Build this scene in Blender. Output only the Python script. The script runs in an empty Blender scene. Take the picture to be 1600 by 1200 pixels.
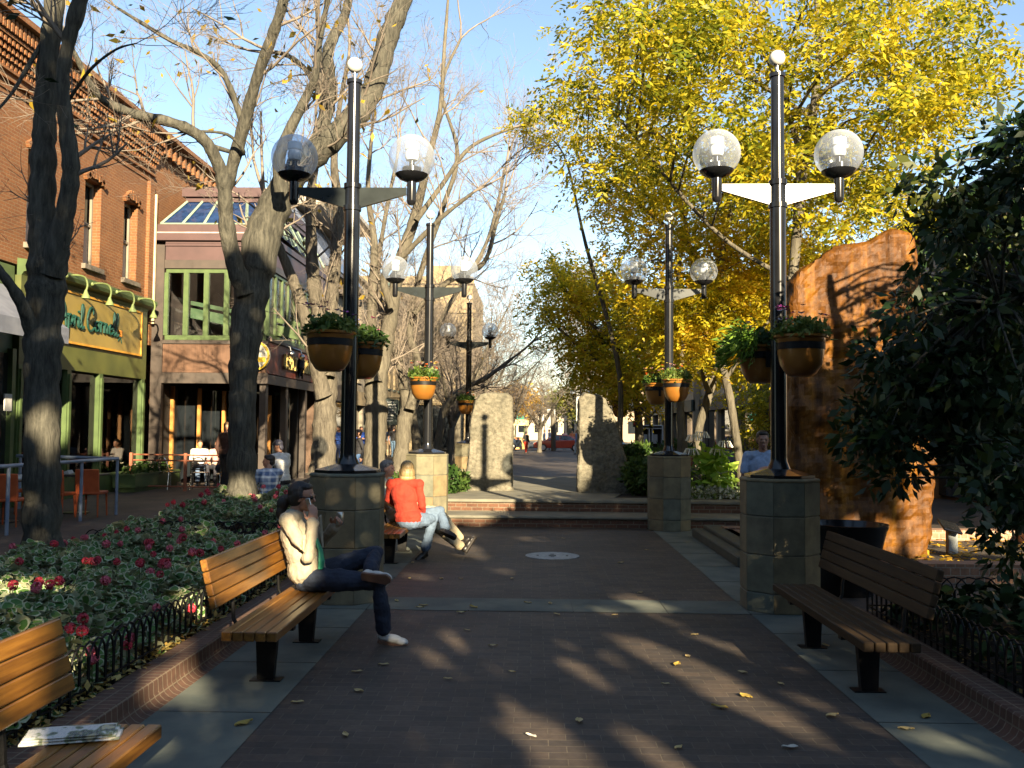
import bpy, math, random
import numpy as np
from mathutils import Vector, Matrix, Euler, noise as mnoise
R = math.radians; PI = math.pi
random.seed(7); rng = np.random.default_rng(11)
sc = bpy.context.scene
COL = sc.collection

# ------------------------------------------------------------------ camera model
F = 1450.0; CH = 1.75
PSI = math.atan(33.0 / F); TH = math.atan(68.0 / F); RHO = R(0.5)
_f = Vector((-math.sin(PSI) * math.cos(TH), math.cos(PSI) * math.cos(TH), math.sin(TH)))
_r0 = Vector((math.cos(PSI), math.sin(PSI), 0)); _u0 = _r0.cross(_f)
_r = _r0 * math.cos(RHO) + _u0 * math.sin(RHO); _u = _u0 * math.cos(RHO) - _r0 * math.sin(RHO)
CAM = Vector((0, 0, CH))
def ray(px, py): return _f * F + _r * (px - 800) - _u * (py - 600)
def at(px, py, Y):
    d = ray(px, py); return CAM + d * (Y / d.y)
def gnd(px, py, h=0.0):
    d = ray(px, py); return CAM + d * ((h - CH) / d.z)
def pxm(Y): return F / Y      # pixels per metre at depth Y

cam = bpy.data.cameras.new('camera'); co = bpy.data.objects.new('camera', cam); COL.objects.link(co)
co.matrix_world = Matrix(((_r.x, _u.x, -_f.x, 0), (_r.y, _u.y, -_f.y, 0), (_r.z, _u.z, -_f.z, CH), (0, 0, 0, 1)))
cam.sensor_width = 36; cam.lens = 36 * F / 1600; cam.clip_end = 3000; cam.clip_start = 0.05
sc.camera = co

# ------------------------------------------------------------------ mesh builder
def wloc(o):
    v = Vector((0, 0, 0))
    while o is not None: v = v + Vector(o.location); o = o.parent
    return v
def tag(o, label=None, cat=None, group=None, kind=None):
    if label: o['label'] = label
    if cat: o['category'] = cat
    if group: o['group'] = group
    if kind: o['kind'] = kind
    return o
def thing(name, label=None, cat=None, loc=(0, 0, 0), group=None, rz=0):
    o = bpy.data.objects.new(name, None); COL.objects.link(o); o.location = loc; o.rotation_euler = (0, 0, rz)
    o.empty_display_size = .1
    return tag(o, label, cat, group)
def link_mesh(name, me, mat, parent=None, loc=None, smooth=False):
    o = bpy.data.objects.new(name, me); COL.objects.link(o)
    mats = mat if isinstance(mat, (list, tuple)) else [mat]
    for m in mats: me.materials.append(m)
    off = wloc(parent) if parent is not None else Vector((0, 0, 0))
    if parent is not None: o.parent = parent
    if loc is not None:
        o.location = Vector(loc) - off; off = Vector(loc)
    if off.length > 0: me.transform(Matrix.Translation(-off))
    if smooth: me.polygons.foreach_set('use_smooth', [True] * len(me.polygons))
    return o
class MB:
    def __init__(s): s.v = []; s.f = []; s.m = []; s.T = None
    def add(s, vs, fs, mi=0):
        b = len(s.v)
        if s.T is not None: vs = [s.T @ Vector(v) for v in vs]
        s.v += [tuple(v) for v in vs]; s.f += [tuple(i + b for i in f) for f in fs]; s.m += [mi] * len(fs)
        return s
    def box(s, c, d, rz=0, rx=0, ry=0, mi=0, taper=1.0):
        hx, hy, hz = d[0] / 2, d[1] / 2, d[2] / 2
        M = Matrix.Translation(c) @ Euler((rx, ry, rz)).to_matrix().to_4x4()
        vs = []
        for z, t in ((-hz, 1), (hz, taper)):
            for x, y in ((-hx, -hy), (hx, -hy), (hx, hy), (-hx, hy)): vs.append(M @ Vector((x * t, y * t, z)))
        s.add(vs, [(3, 2, 1, 0), (4, 5, 6, 7), (0, 1, 5, 4), (1, 2, 6, 5), (2, 3, 7, 6), (3, 0, 4, 7)], mi); return s
    def bb(s, x0, x1, y0, y1, z0, z1, mi=0):
        return s.box(((x0 + x1) / 2, (y0 + y1) / 2, (z0 + z1) / 2), (abs(x1 - x0), abs(y1 - y0), abs(z1 - z0)), mi=mi)
    def rbox(s, c, d, b=.01, rz=0, rx=0, ry=0, mi=0):
        # box with chamfered edges
        hx, hy, hz = d[0] / 2, d[1] / 2, d[2] / 2; b = min(b, hx * .45, hy * .45, hz * .45)
        M = Matrix.Translation(c) @ Euler((rx, ry, rz)).to_matrix().to_4x4(); vs = []
        for (z, i) in ((-hz, b), (-hz + b, 0), (hz - b, 0), (hz, b)):
            X, Y = hx - i, hy - i; k = b if i == 0 else b * .4
            for x, y in ((-X + k, -Y), (X - k, -Y), (X, -Y + k), (X, Y - k), (X - k, Y), (-X + k, Y), (-X, Y - k), (-X, -Y + k)):
                vs.append(M @ Vector((x, y, z)))
        fs = [tuple(range(7, -1, -1)), tuple(range(24, 32))]
        for l in range(3):
            for i in range(8): j = (i + 1) % 8; fs.append((l * 8 + i, l * 8 + j, l * 8 + 8 + j, l * 8 + 8 + i))
        s.add(vs, fs, mi); return s
    def tube(s, pts, rad, n=8, cap=True, mi=0, ec=None, up=None):
        pts = [Vector(p) for p in pts]; k = len(pts)
        if not isinstance(rad, (list, tuple)): rad = [rad] * k
        vs = []; pv = None
        for i, p in enumerate(pts):
            a = pts[max(0, i - 1)]; b = pts[min(k - 1, i + 1)]; t = (b - a)
            t = t.normalized() if t.length > 1e-9 else Vector((0, 0, 1))
            if pv is None:
                ref = Vector(up) if up else (Vector((0, 0, 1)) if abs(t.z) < .9 else Vector((1, 0, 0)))
                x = ref.cross(t).normalized()
            else:
                x = (pv - t * pv.dot(t)); x = x.normalized() if x.length > 1e-6 else t.orthogonal().normalized()
            pv = x; y = t.cross(x); r = rad[i]
            rx, ry = (r if isinstance(r, (list, tuple)) else (r, r))
            for j in range(n):
                a_ = 2 * PI * j / n; vs.append(p + x * (math.cos(a_) * rx) + y * (math.sin(a_) * ry))
        fs = []
        for i in range(k - 1):
            for j in range(n): q = (j + 1) % n; fs.append((i * n + j, i * n + q, (i + 1) * n + q, (i + 1) * n + j))
        if cap: fs.append(tuple(range(n - 1, -1, -1))); fs.append(tuple((k - 1) * n + j for j in range(n)))
        s.add(vs, fs, mi); return s
    def lathe(s, prof, n=16, c=(0, 0, 0), mi=0, rot=0.0, cap=True):
        # prof: (r, z) from bottom to top
        vs = []
        for r, z in prof:
            for j in range(n): a = 2 * PI * j / n + rot; vs.append((c[0] + r * math.cos(a), c[1] + r * math.sin(a), c[2] + z))
        k = len(prof); fs = []
        for i in range(k - 1):
            for j in range(n): q = (j + 1) % n; fs.append((i * n + j, i * n + q, (i + 1) * n + q, (i + 1) * n + j))
        if cap:
            if prof[0][0] > 1e-5: fs.append(tuple(range(n - 1, -1, -1)))
            if prof[-1][0] > 1e-5: fs.append(tuple((k - 1) * n + j for j in range(n)))
        s.add(vs, fs, mi); return s
    def ball(s, c, r, n=12, m=8, mi=0, M=None):
        rx, ry, rz = (r if isinstance(r, (list, tuple)) else (r, r, r)); vs = []
        for i in range(m + 1):
            a = PI * i / m - PI / 2
            for j in range(n):
                b = 2 * PI * j / n; v = Vector((rx * math.cos(a) * math.cos(b), ry * math.cos(a) * math.sin(b), rz * math.sin(a)))
                if M is not None: v = M @ v
                vs.append(Vector(c) + v)
        fs = []
        for i in range(m):
            for j in range(n): q = (j + 1) % n; fs.append((i * n + j, i * n + q, (i + 1) * n + q, (i + 1) * n + j))
        s.add(vs, fs, mi); return s
    def prism(s, poly, a, b, axis='y', mi=0):
        # poly: list of 2d points; extruded from a to b along axis. axis y: (x,z); x: (y,z); z: (x,y)
        n = len(poly); vs = []
        for t in (a, b):
            for p in poly:
                vs.append({'y': (p[0], t, p[1]), 'x': (t, p[0], p[1]), 'z': (p[0], p[1], t)}[axis])
        fs = [tuple(range(n)), tuple(range(2 * n - 1, n - 1, -1))]
        for i in range(n): j = (i + 1) % n; fs.append((i, i + n, j + n, j))
        s.add(vs, fs, mi); return s
    def quad(s, a, b, c, d, mi=0): return s.add([a, b, c, d], [(0, 1, 2, 3)], mi)
    def mesh(s, name):
        me = bpy.data.meshes.new(name); me.from_pydata(s.v, [], s.f)
        if any(s.m): me.polygons.foreach_set('material_index', s.m)
        me.validate(); me.update(); return me
    def build(s, name, mat, parent=None, smooth=False, loc=None, fix=True, auto=None):
        me = s.mesh(name)
        if fix:
            import bmesh
            bm = bmesh.new(); bm.from_mesh(me)
            bmesh.ops.remove_doubles(bm, verts=bm.verts, dist=1e-5)
            bmesh.ops.recalc_face_normals(bm, faces=bm.faces); bm.to_mesh(me); bm.free()
        o = link_mesh(name, me, mat, parent, loc, smooth)
        if smooth:
            try: me.set_sharp_from_angle(angle=R(40 if auto is None else auto))
            except Exception: pass
        return o
def np_mesh(name, V, Fc, mat, parent=None, loc=None, smooth=False, mi=None):
    me = bpy.data.meshes.new(name); V = np.asarray(V, dtype=np.float32); Fc = np.asarray(Fc, dtype=np.int32)
    k = Fc.shape[1]
    me.vertices.add(len(V)); me.vertices.foreach_set('co', V.ravel())
    me.loops.add(Fc.size); me.loops.foreach_set('vertex_index', Fc.ravel())
    me.polygons.add(len(Fc)); me.polygons.foreach_set('loop_start', np.arange(0, Fc.size, k, dtype=np.int32))
    me.polygons.foreach_set('loop_total', np.full(len(Fc), k, dtype=np.int32))
    if mi is not None: me.polygons.foreach_set('material_index', np.asarray(mi, dtype=np.int32))
    me.update(calc_edges=True)
    return link_mesh(name, me, mat, parent, loc, smooth)
CH_ = {}
def dup(root, loc=None, rz=None, label=None, group=None):
    def rec(o, par):
        c = o.copy(); COL.objects.link(c)
        if par is not None: c.parent = par
        for ch in [x for x in bpy.data.objects if x.parent == o]: rec(ch, c)
        return c
    r = rec(root, None)
    if loc is not None: r.location = loc
    if rz is not None: r.rotation_euler = (0, 0, rz)
    if label: r['label'] = label
    if group: r['group'] = group
    return r

# ------------------------------------------------------------------ materials
MATS = {}
def nmat(name):
    m = bpy.data.materials.new(name); m.use_nodes = True; nt = m.node_tree; b = nt.nodes['Principled BSDF']
    return m, nt, b
def c4(c): return (c[0], c[1], c[2], 1)
def texco(nt, sx=1, sy=1, sz=1, world=False):
    if world:
        g = nt.nodes.new('ShaderNodeNewGeometry'); out = g.outputs['Position']
    else:
        g = nt.nodes.new('ShaderNodeTexCoord'); out = g.outputs['Object']
    mp = nt.nodes.new('ShaderNodeMapping'); mp.inputs['Scale'].default_value = (sx, sy, sz)
    nt.links.new(out, mp.inputs['Vector']); return mp.outputs['Vector']
def noise_(nt, vec, scale, detail=4, rough=.55):
    n = nt.nodes.new('ShaderNodeTexNoise'); n.inputs['Scale'].default_value = scale; n.inputs['Detail'].default_value = detail
    n.inputs['Roughness'].default_value = rough; nt.links.new(vec, n.inputs['Vector']); return n.outputs['Fac']
def ramp_(nt, fac, stops):
    r = nt.nodes.new('ShaderNodeValToRGB'); e = r.color_ramp.elements
    while len(e) > 1: e.remove(e[-1])
    e[0].position = stops[0][0]; e[0].color = c4(stops[0][1])
    for p, c in stops[1:]: x = e.new(p); x.color = c4(c)
    nt.links.new(fac, r.inputs['Fac']); return r.outputs['Color']
def mix_(nt, fac, a, b, mode='MIX'):
    m = nt.nodes.new('ShaderNodeMix'); m.data_type = 'RGBA'; m.blend_type = mode
    for sck, v in ((m.inputs[0], fac), (m.inputs[6], a), (m.inputs[7], b)):
        if hasattr(v, 'links'): nt.links.new(v, sck)
        else: sck.default_value = v if not isinstance(v, (tuple, list)) else c4(v)
    return m.outputs[2]
def bump_(nt, b, h, strength=.3, dist=.02):
    n = nt.nodes.new('ShaderNodeBump'); n.inputs['Strength'].default_value = strength; n.inputs['Distance'].default_value = dist
    nt.links.new(h, n.inputs['Height']); nt.links.new(n.outputs['Normal'], b.inputs['Normal'])
def pm(name, col, col2=None, scale=6, rough=.6, metal=0, bump=.15, bdist=.01, stretch=(1, 1, 1), world=False, detail=5, spec=None, coat=0, trans=0, lo=.35, hi=.65, alpha=None):
    if name in MATS: return MATS[name]
    m, nt, b = nmat(name); col2 = col2 or tuple(c * .72 for c in col)
    v = texco(nt, *stretch, world=world); n = noise_(nt, v, scale, detail)
    nt.links.new(ramp_(nt, n, [(lo, col2), (hi, col)]), b.inputs['Base Color'])
    b.inputs['Roughness'].default_value = rough; b.inputs['Metallic'].default_value = metal
    if spec is not None: b.inputs['Specular IOR Level'].default_value = spec
    if coat: b.inputs['Coat Weight'].default_value = coat
    if bump: bump_(nt, b, n, bump, bdist)
    MATS[name] = m; return m
def flat(name, col, rough=.5, metal=0, **k): return pm(name, col, tuple(c * .88 for c in col), scale=9, rough=rough, metal=metal, bump=.04, **k)
def emis(name, col, s):
    if name in MATS: return MATS[name]
    m, nt, b = nmat(name); b.inputs['Base Color'].default_value = c4(col); b.inputs['Emission Color'].default_value = c4(col); b.inputs['Emission Strength'].default_value = s
    MATS[name] = m; return m
def brickmat(name, c1, c2, mort, bw=.2, bh=.067, ms=.006, wall=True, bump=.4, rough=.85, patch=.35, dark=(.03, .028, .025)):
    if name in MATS: return MATS[name]
    m, nt, b = nmat(name)
    tc = nt.nodes.new('ShaderNodeTexCoord'); sp = nt.nodes.new('ShaderNodeSeparateXYZ'); nt.links.new(tc.outputs['Object'], sp.inputs[0])
    cb = nt.nodes.new('ShaderNodeCombineXYZ')
    if wall == 'kerb':
        nt.links.new(sp.outputs[1], cb.inputs[0])
        ad = nt.nodes.new('ShaderNodeMath'); ad.operation = 'SUBTRACT'; nt.links.new(sp.outputs[2], ad.inputs[0]); nt.links.new(sp.outputs[0], ad.inputs[1]); nt.links.new(ad.outputs[0], cb.inputs[1])
    elif wall:
        ad = nt.nodes.new('ShaderNodeMath'); ad.operation = 'ADD'; nt.links.new(sp.outputs[0], ad.inputs[0]); nt.links.new(sp.outputs[1], ad.inputs[1])
        nt.links.new(ad.outputs[0], cb.inputs[0]); nt.links.new(sp.outputs[2], cb.inputs[1])
    else:
        nt.links.new(sp.outputs[0], cb.inputs[0]); nt.links.new(sp.outputs[1], cb.inputs[1])
    br = nt.nodes.new('ShaderNodeTexBrick'); nt.links.new(cb.outputs[0], br.inputs['Vector'])
    br.inputs['Color1'].default_value = c4(c1); br.inputs['Color2'].default_value = c4(c2); br.inputs['Mortar'].default_value = c4(mort)
    br.inputs['Scale'].default_value = 1; br.inputs['Brick Width'].default_value = bw; br.inputs['Row Height'].default_value = bh
    br.inputs['Mortar Size'].default_value = ms; br.inputs['Mortar Smooth'].default_value = .3; br.inputs['Bias'].default_value = 0
    if wall == 'kerb': br.offset = 0.0
    n = noise_(nt, tc.outputs['Object'], .9, 6, .65); n2 = noise_(nt, tc.outputs['Object'], 22, 3)
    f = ramp_(nt, n, [(.38, (1 - patch,) * 3), (.62, (1.0,) * 3)])
    c = mix_(nt, 1.0, br.outputs['Color'], f, 'MULTIPLY')
    f2 = ramp_(nt, n2, [(.3, (.75,) * 3), (.7, (1.08,) * 3)])
    c = mix_(nt, 1.0, c, f2, 'MULTIPLY')
    nt.links.new(c, b.inputs['Base Color']); b.inputs['Roughness'].default_value = rough
    mm = nt.nodes.new('ShaderNodeMath'); mm.operation = 'SUBTRACT'; mm.inputs[0].default_value = 1; nt.links.new(br.outputs['Fac'], mm.inputs[1])
    m2 = nt.nodes.new('ShaderNodeMath'); m2.operation = 'MULTIPLY_ADD'; nt.links.new(n2, m2.inputs[0]); m2.inputs[1].default_value = .35; nt.links.new(mm.outputs[0], m2.inputs[2])
    bump_(nt, b, m2.outputs[0], bump, .008)
    MATS[name] = m; return m
def leafmat(name, cols, rough=.5, trans=.35, spec=.3):
    # colour varies leaf by leaf and clump by clump
    if name in MATS: return MATS[name]
    m, nt, b = nmat(name)
    g = nt.nodes.new('ShaderNodeNewGeometry')
    n = noise_(nt, g.outputs['Position'], 1.1, 2); 
    ad = nt.nodes.new('ShaderNodeMath'); ad.operation = 'MULTIPLY_ADD'; nt.links.new(g.outputs['Random Per Island'], ad.inputs[0]); ad.inputs[1].default_value = .55
    sb = nt.nodes.new('ShaderNodeMath'); sb.operation = 'MULTIPLY_ADD'; nt.links.new(n, sb.inputs[0]); sb.inputs[1].default_value = 1.5; sb.inputs[2].default_value = -.52
    nt.links.new(sb.outputs[0], ad.inputs[2])
    k = len(cols); col = ramp_(nt, ad.outputs[0], [((i + .5) / k, c) for i, c in enumerate(cols)])
    nt.links.new(col, b.inputs['Base Color']); b.inputs['Roughness'].default_value = rough; b.inputs['Specular IOR Level'].default_value = spec
    tr = nt.nodes.new('ShaderNodeBsdfTranslucent'); nt.links.new(col, tr.inputs['Color'])
    mx = nt.nodes.new('ShaderNodeMixShader'); mx.inputs[0].default_value = trans
    nt.links.new(b.outputs[0], mx.inputs[1]); nt.links.new(tr.outputs[0], mx.inputs[2]); nt.links.new(mx.outputs[0], nt.nodes['Material Output'].inputs['Surface'])
    MATS[name] = m; return m
def barkmat(name, c1, c2, scale=9):
    if name in MATS: return MATS[name]
    m, nt, b = nmat(name); v = texco(nt, 1, 1, .16); n = noise_(nt, v, scale * 2.2, 6, .7); v2 = texco(nt, 1, 1, 1); n2 = noise_(nt, v2, 1.3, 3)
    c = ramp_(nt, n, [(.34, c2), (.52, tuple((a + b_) / 2 for a, b_ in zip(c1, c2))), (.68, c1)])
    c = mix_(nt, 1.0, c, ramp_(nt, n2, [(.3, (.7, .7, .7)), (.7, (1.1, 1.1, 1.1))]), 'MULTIPLY')
    nt.links.new(c, b.inputs['Base Color']); b.inputs['Roughness'].default_value = .92; b.inputs['Specular IOR Level'].default_value = .2
    bump_(nt, b, n, 1.0, .035); MATS[name] = m; return m
def glassmat(name, tint=(.02, .03, .04), rough=.04, alpha=None):
    if name in MATS: return MATS[name]
    m, nt, b = nmat(name); b.inputs['Base Color'].default_value = c4(tint); b.inputs['Roughness'].default_value = rough; b.inputs['Specular IOR Level'].default_value = .8
    MATS[name] = m; return m
def clearglass(name, a=.75, tint=(.9, .95, 1), rough=.03):
    # thin pane: mostly see-through, with reflections
    if name in MATS: return MATS[name]
    m, nt, b = nmat(name); out = nt.nodes['Material Output']
    gl = nt.nodes.new('ShaderNodeBsdfGlossy'); gl.inputs['Roughness'].default_value = rough
    tp = nt.nodes.new('ShaderNodeBsdfTransparent'); tp.inputs['Color'].default_value = c4(tint)
    fr = nt.nodes.new('ShaderNodeFresnel'); fr.inputs['IOR'].default_value = 1.5
    mx = nt.nodes.new('ShaderNodeMixShader')
    nt.links.new(fr.outputs[0], mx.inputs[0]); nt.links.new(tp.outputs[0], mx.inputs[1]); nt.links.new(gl.outputs[0], mx.inputs[2])
    nt.links.new(mx.outputs[0], out.inputs['Surface']); nt.nodes.remove(b); MATS[name] = m; return m
BLACK = pm('black_enamel', (.012, .013, .015), (.007, .007, .008), rough=.2, bump=.02, coat=.15, spec=.4, scale=3)
IRON = pm('black_iron', (.008, .008, .008), rough=.5, scale=30, bump=.2, spec=.2)
def woodmat(name, c1, c2, rough=.35, axis=1):
    if name in MATS: return MATS[name]
    m, nt, b = nmat(name); st = [8, 8, 8]; st[axis] = .5
    v = texco(nt, *st); n = noise_(nt, v, 5, 6, .6); v1 = texco(nt, 1, 1, 1); n2 = noise_(nt, v1, 3, 3)
    g = nt.nodes.new('ShaderNodeNewGeometry'); rp = ramp_(nt, g.outputs['Random Per Island'], [(0, (.72, .7, .66)), (1, (1.1, 1.08, 1.02))])
    c = ramp_(nt, n, [(.3, c2), (.62, c1)]); c = mix_(nt, 1, c, rp, 'MULTIPLY')
    c = mix_(nt, 1, c, ramp_(nt, n2, [(.3, (.75, .72, .68)), (.65, (1, 1, 1))]), 'MULTIPLY')
    nt.links.new(c, b.inputs['Base Color']); b.inputs['Roughness'].default_value = rough; bump_(nt, b, n, .25, .004)
    b.inputs['Coat Weight'].default_value = .3; b.inputs['Coat Roughness'].default_value = .25
    MATS[name] = m; return m
# ------------------------------------------------------------------ light
SAZ = R(18.5); SEL = R(18)
SUN = Vector((math.sin(SAZ) * math.cos(SEL), -math.cos(SAZ) * math.cos(SEL), math.sin(SEL)))
KU = math.tan(SAZ); KV = math.tan(SEL) / math.cos(SAZ)
def uv(p): return (p[0] + p[1] * KU, p[2] + p[1] * KV)
w = bpy.data.worlds.new('World'); sc.world = w; w.use_nodes = True; nt = w.node_tree
sky = nt.nodes.new('ShaderNodeTexSky'); sky.sky_type = 'NISHITA'; sky.sun_disc = False
sky.sun_elevation = SEL; sky.sun_rotation = math.atan2(SUN.x, SUN.y); sky.altitude = 1600; sky.air_density = 1.15; sky.dust_density = 1.1; sky.ozone_density = .75
nt.links.new(sky.outputs[0], nt.nodes['Background'].inputs['Color']); nt.nodes['Background'].inputs['Strength'].default_value = .062
sl = bpy.data.lights.new('sun', 'SUN'); sl.energy = 5.0; sl.angle = R(.42); sl.color = (1, .82, .55)
so = bpy.data.objects.new('sun', sl); COL.objects.link(so); so.rotation_euler = SUN.to_track_quat('Z', 'Y').to_euler(); so.location = (0, -30, 30)
sc.view_settings.view_transform = 'Standard'; sc.view_settings.look = 'None'; sc.view_settings.exposure = 2.12; sc.view_settings.gamma = 1
sc.render.engine = 'CYCLES'; cy = sc.cycles
cy.use_denoising = True; cy.max_bounces = 6; cy.diffuse_bounces = 3; cy.glossy_bounces = 3; cy.transmission_bounces = 4; cy.transparent_max_bounces = 10
cy.sample_clamp_indirect = 4; cy.caustics_reflective = False; cy.caustics_refractive = False

# ------------------------------------------------------------------ ground
PAVE = brickmat('brick_paving', (.092, .066, .048), (.048, .038, .032), (.13, .105, .075), bw=.2, bh=.1, ms=.0035, wall=False, bump=.6, rough=.72, patch=.45)
CONC = pm('concrete', (.13, .14, .11), (.065, .08, .07), scale=2.2, rough=.85, bump=.25, bdist=.004, detail=10)
CONCL = pm('concrete_tread', (.24, .225, .17), (.15, .145, .115), scale=3, rough=.85, bump=.3, bdist=.004, detail=10)
SOIL = pm('soil', (.05, .035, .022), (.02, .015, .01), scale=20, rough=1, bump=.9, bdist=.02)
RBRICK = brickmat('red_brick_riser', (.16, .07, .035), (.12, .05, .026), (.2, .15, .1), bw=.2, bh=.067, ms=.009, bump=.6, patch=.3)
KBRICK = brickmat('kerb_brick', (.13, .065, .04), (.1, .05, .032), (.2, .15, .1), bw=.072, bh=.115, ms=.006, wall='kerb', bump=.6, patch=.25)
ASPH = pm('asphalt', (.07, .07, .075), (.045, .045, .05), scale=40, rough=.9)
def gz(y): return 0.0 if y < 50 else (-.25 * min(1, (y - 50) / 35))
mb = MB()
ys = [-60, 50, 85, 1500]
for a, b in zip(ys[:-1], ys[1:]): mb.quad((-900, a, gz(a) - .02), (900, a, gz(a) - .02), (900, b, gz(b) - .02), (-900, b, gz(b) - .02))
tag(mb.build('ground', pm('dirt_ground', (.12, .1, .075), scale=2, rough=1)), kind='structure')
mb = MB(); ys = [-25, 50, 74]
for a, b in zip(ys[:-1], ys[1:]): mb.quad((-16, a, gz(a)), (22, a, gz(a)), (22, b, gz(b)), (-16, b, gz(b)))
tag(mb.build('brick_pavement', PAVE), kind='structure')
mb = MB(); mb.quad((-120, 74.02, gz(74)), (140, 74.02, gz(74)), (140, 85, gz(85)), (-120, 85, gz(85))); mb.quad((-120, 85, gz(85)), (140, 85, gz(85)), (140, 92, gz(85)), (-120, 92, gz(85)))
tag(mb.build('road', ASPH), kind='structure')
mb = MB(); mb.bb(-60, 60, 92, 92.2, gz(90) - .2, gz(90) + .12); mb.bb(-60, 60, 92.2, 130, gz(90) - .2, gz(90) + .11)
tag(mb.build('far_pavement', CONCL), kind='structure')
for nm, x0, x1, y0, y1 in (('concrete_strip', -2.28, -1.58, -6, 8.93), ('concrete_strip', -2.28, -1.58, 9.58, 16.4), ('concrete_strip', 2.08, 2.68, -6, 8.93), ('concrete_strip', 2.08, 2.9, 9.58, 16.4), ('concrete_crossband', -2.28, 2.9, 8.93, 9.58)):
    mb = MB(); n = max(1, int((y1 - y0) / .9))
    mb.quad((x0, y0, .004), (x1, y0, .004), (x1, y1, .004), (x0, y1, .004))
    tag(mb.build(nm, CONC), kind='structure')
# joints between the concrete slabs
mb = MB()
for x0, x1 in ((-2.28, -1.58), (2.08, 2.68)):
    for y in [2.1, 3.3, 4.5, 5.7, 6.9, 8.1, 8.93, 9.58, 10.8, 12, 13.2, 14.4]: mb.bb(x0, x1, y - .004, y + .004, -.01, .0065)
for x in (-1.58, -.6, .4, 1.3, 2.08): mb.bb(x - .004, x + .004, 8.93, 9.58, -.01, .0065)
tag(mb.build('slab_joints', pm('joint', (.05, .05, .042))), kind='structure')
# steps up to the raised platform
mb = MB(); cap = MB()
mb.bb(-3.2, 4.6, 16.42, 17.3, 0, .15); mb.bb(-3.2, 4.6, 17.32, 17.9, 0, .36)
def treadcap(m, x0, x1, y0, y1, z0, z1):
    m.prism([(y0 + .012, z0), (y0, z0 + .012), (y0, z1 - .015), (y0 + .018, z1), (y1, z1), (y1, z0)], x0, x1, 'x')
treadcap(cap, -3.25, 4.65, 16.38, 17.31, .15, .2); treadcap(cap, -3.25, 4.65, 17.28, 17.95, .36, .42)
tag(mb.build('step_risers', RBRICK), kind='structure'); tag(cap.build('step_treads', CONCL), kind='structure')
mb = MB(); pts = [(-1.75, 17.955), (1.55, 17.955), (1.8, 19), (1.7, 22), (1.9, 25.5), (-2.0, 25.5), (-1.6, 22)]
mb.prism(pts, .1, .417, 'z'); tag(mb.build('platform', CONCL), kind='structure')
mb = MB(); mb.quad((-1.95, 25.45, .41), (1.95, 25.45, .41), (3, 36, .01), (-3, 36, .01)); tag(mb.build('ramp', PAVE), kind='structure')
mb = MB(); mb.prism([(-5.2, 17.95), (-1.76, 17.955), (-1.62, 22), (-2.05, 25.6), (-6, 26.2)], .02, .4, 'z'); mb.prism([(1.56, 17.955), (5.6, 17.955), (6.3, 26), (1.92, 25.6), (1.72, 22), (1.82, 19)], .02, .4, 'z')
tag(mb.build('platform_planter_soil', SOIL), kind='structure')
# low plinth of dark stone right of the court
mb = MB(); mb.rbox((2.86, 13.6, .07), (.5, 3.4, .14), .015); mb.rbox((2.95, 13.6, .17), (.34, 3.3, .06), .012)
tag(mb.build('stone_ledge', pm('dark_ledge', (.07, .07, .05), scale=4, rough=.7), loc=(2.86, 13.6, 0)), 'low dark stone ledge beside the path behind the right front lamp', 'ledge')
# left kerb with its coved face
def kerb(name, sx, x, y0, y1, h, label):
    prof = [(0, 0), (.035, .012), (.06, .035), (.075, .065), (.08, h - .012), (.092, h), (.29, h), (.3, h - .012), (.3, 0)]
    m = MB(); m.prism([(x + sx * a, b) for a, b in prof], y0, y1, 'y')
    return tag(m.build(name, KBRICK, loc=(x, (y0 + y1) / 2, 0)), label, 'kerb')
kerb('brick_kerb', -1, -2.28, -2, 16.4, .15, 'curved brick kerb in front of the geranium beds behind the left benches')
kerb('brick_kerb', 1, 2.68, -2, 8.6, .15, 'dark brick kerb in front of the planting behind the right bench')
for x0, x1, y0, y1, z in ((-5.6, -2.585, -2, 11.4, .12), (-5.6, -2.585, 11.9, 16.3, .12), (2.985, 8.5, -2, 8.5, .12)):
    m = MB(); m.bb(x0, x1, y0, y1, -.01, z); tag(m.build('bed_soil', SOIL), kind='structure')

# ------------------------------------------------------------------ leaf helpers
def unit(v): return v / np.maximum(1e-9, np.linalg.norm(v, axis=1, keepdims=True))
def leafcards(P, size, elong=1.7, flat_=.0, D=None, jit=.35, fold=.15):
    # rhombic folded leaves (N,3)->verts, faces
    n = len(P); sz = size * (1 + jit * rng.standard_normal(n).clip(-1.5, 1.5))[:, None]
    if D is None: D = rng.standard_normal((n, 3)); D[:, 2] *= (1 - flat_)
    D = unit(D); N = rng.standard_normal((n, 3)) * (1 - flat_) + np.array([0, 0, flat_ * 1.6]); S = unit(np.cross(D, N)); U = np.cross(S, D)
    a = P; b = P + D * sz * .45 * elong + S * sz * .42 + U * sz * fold; c = P + D * sz * elong; d = P + D * sz * .45 * elong - S * sz * .42 + U * sz * fold
    V = np.stack([a, b, c, d], 1).reshape(-1, 3); Fc = np.arange(4 * n).reshape(n, 4)
    return V, Fc
def roundleaf(P, size, k=6, tilt=.6, jit=.3):
    n = len(P); sz = size * (1 + jit * rng.standard_normal(n).clip(-1.5, 1.5)); N = unit(rng.standard_normal((n, 3)) * tilt + np.array([0, 0, 1.0]))
    S = unit(np.cross(N, rng.standard_normal((n, 3)))); U = np.cross(N, S); V = []
    for i in range(k):
        a = 2 * PI * i / k; rr = sz * (1 + .12 * math.cos(3 * a))
        V.append(P + S * (math.cos(a) * rr)[:, None] + U * (math.sin(a) * rr)[:, None] + N * (sz * .18 * math.cos(2 * a))[:, None])
    V = np.stack(V, 1).reshape(-1, 3); return V, np.arange(k * n).reshape(n, k)
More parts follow.
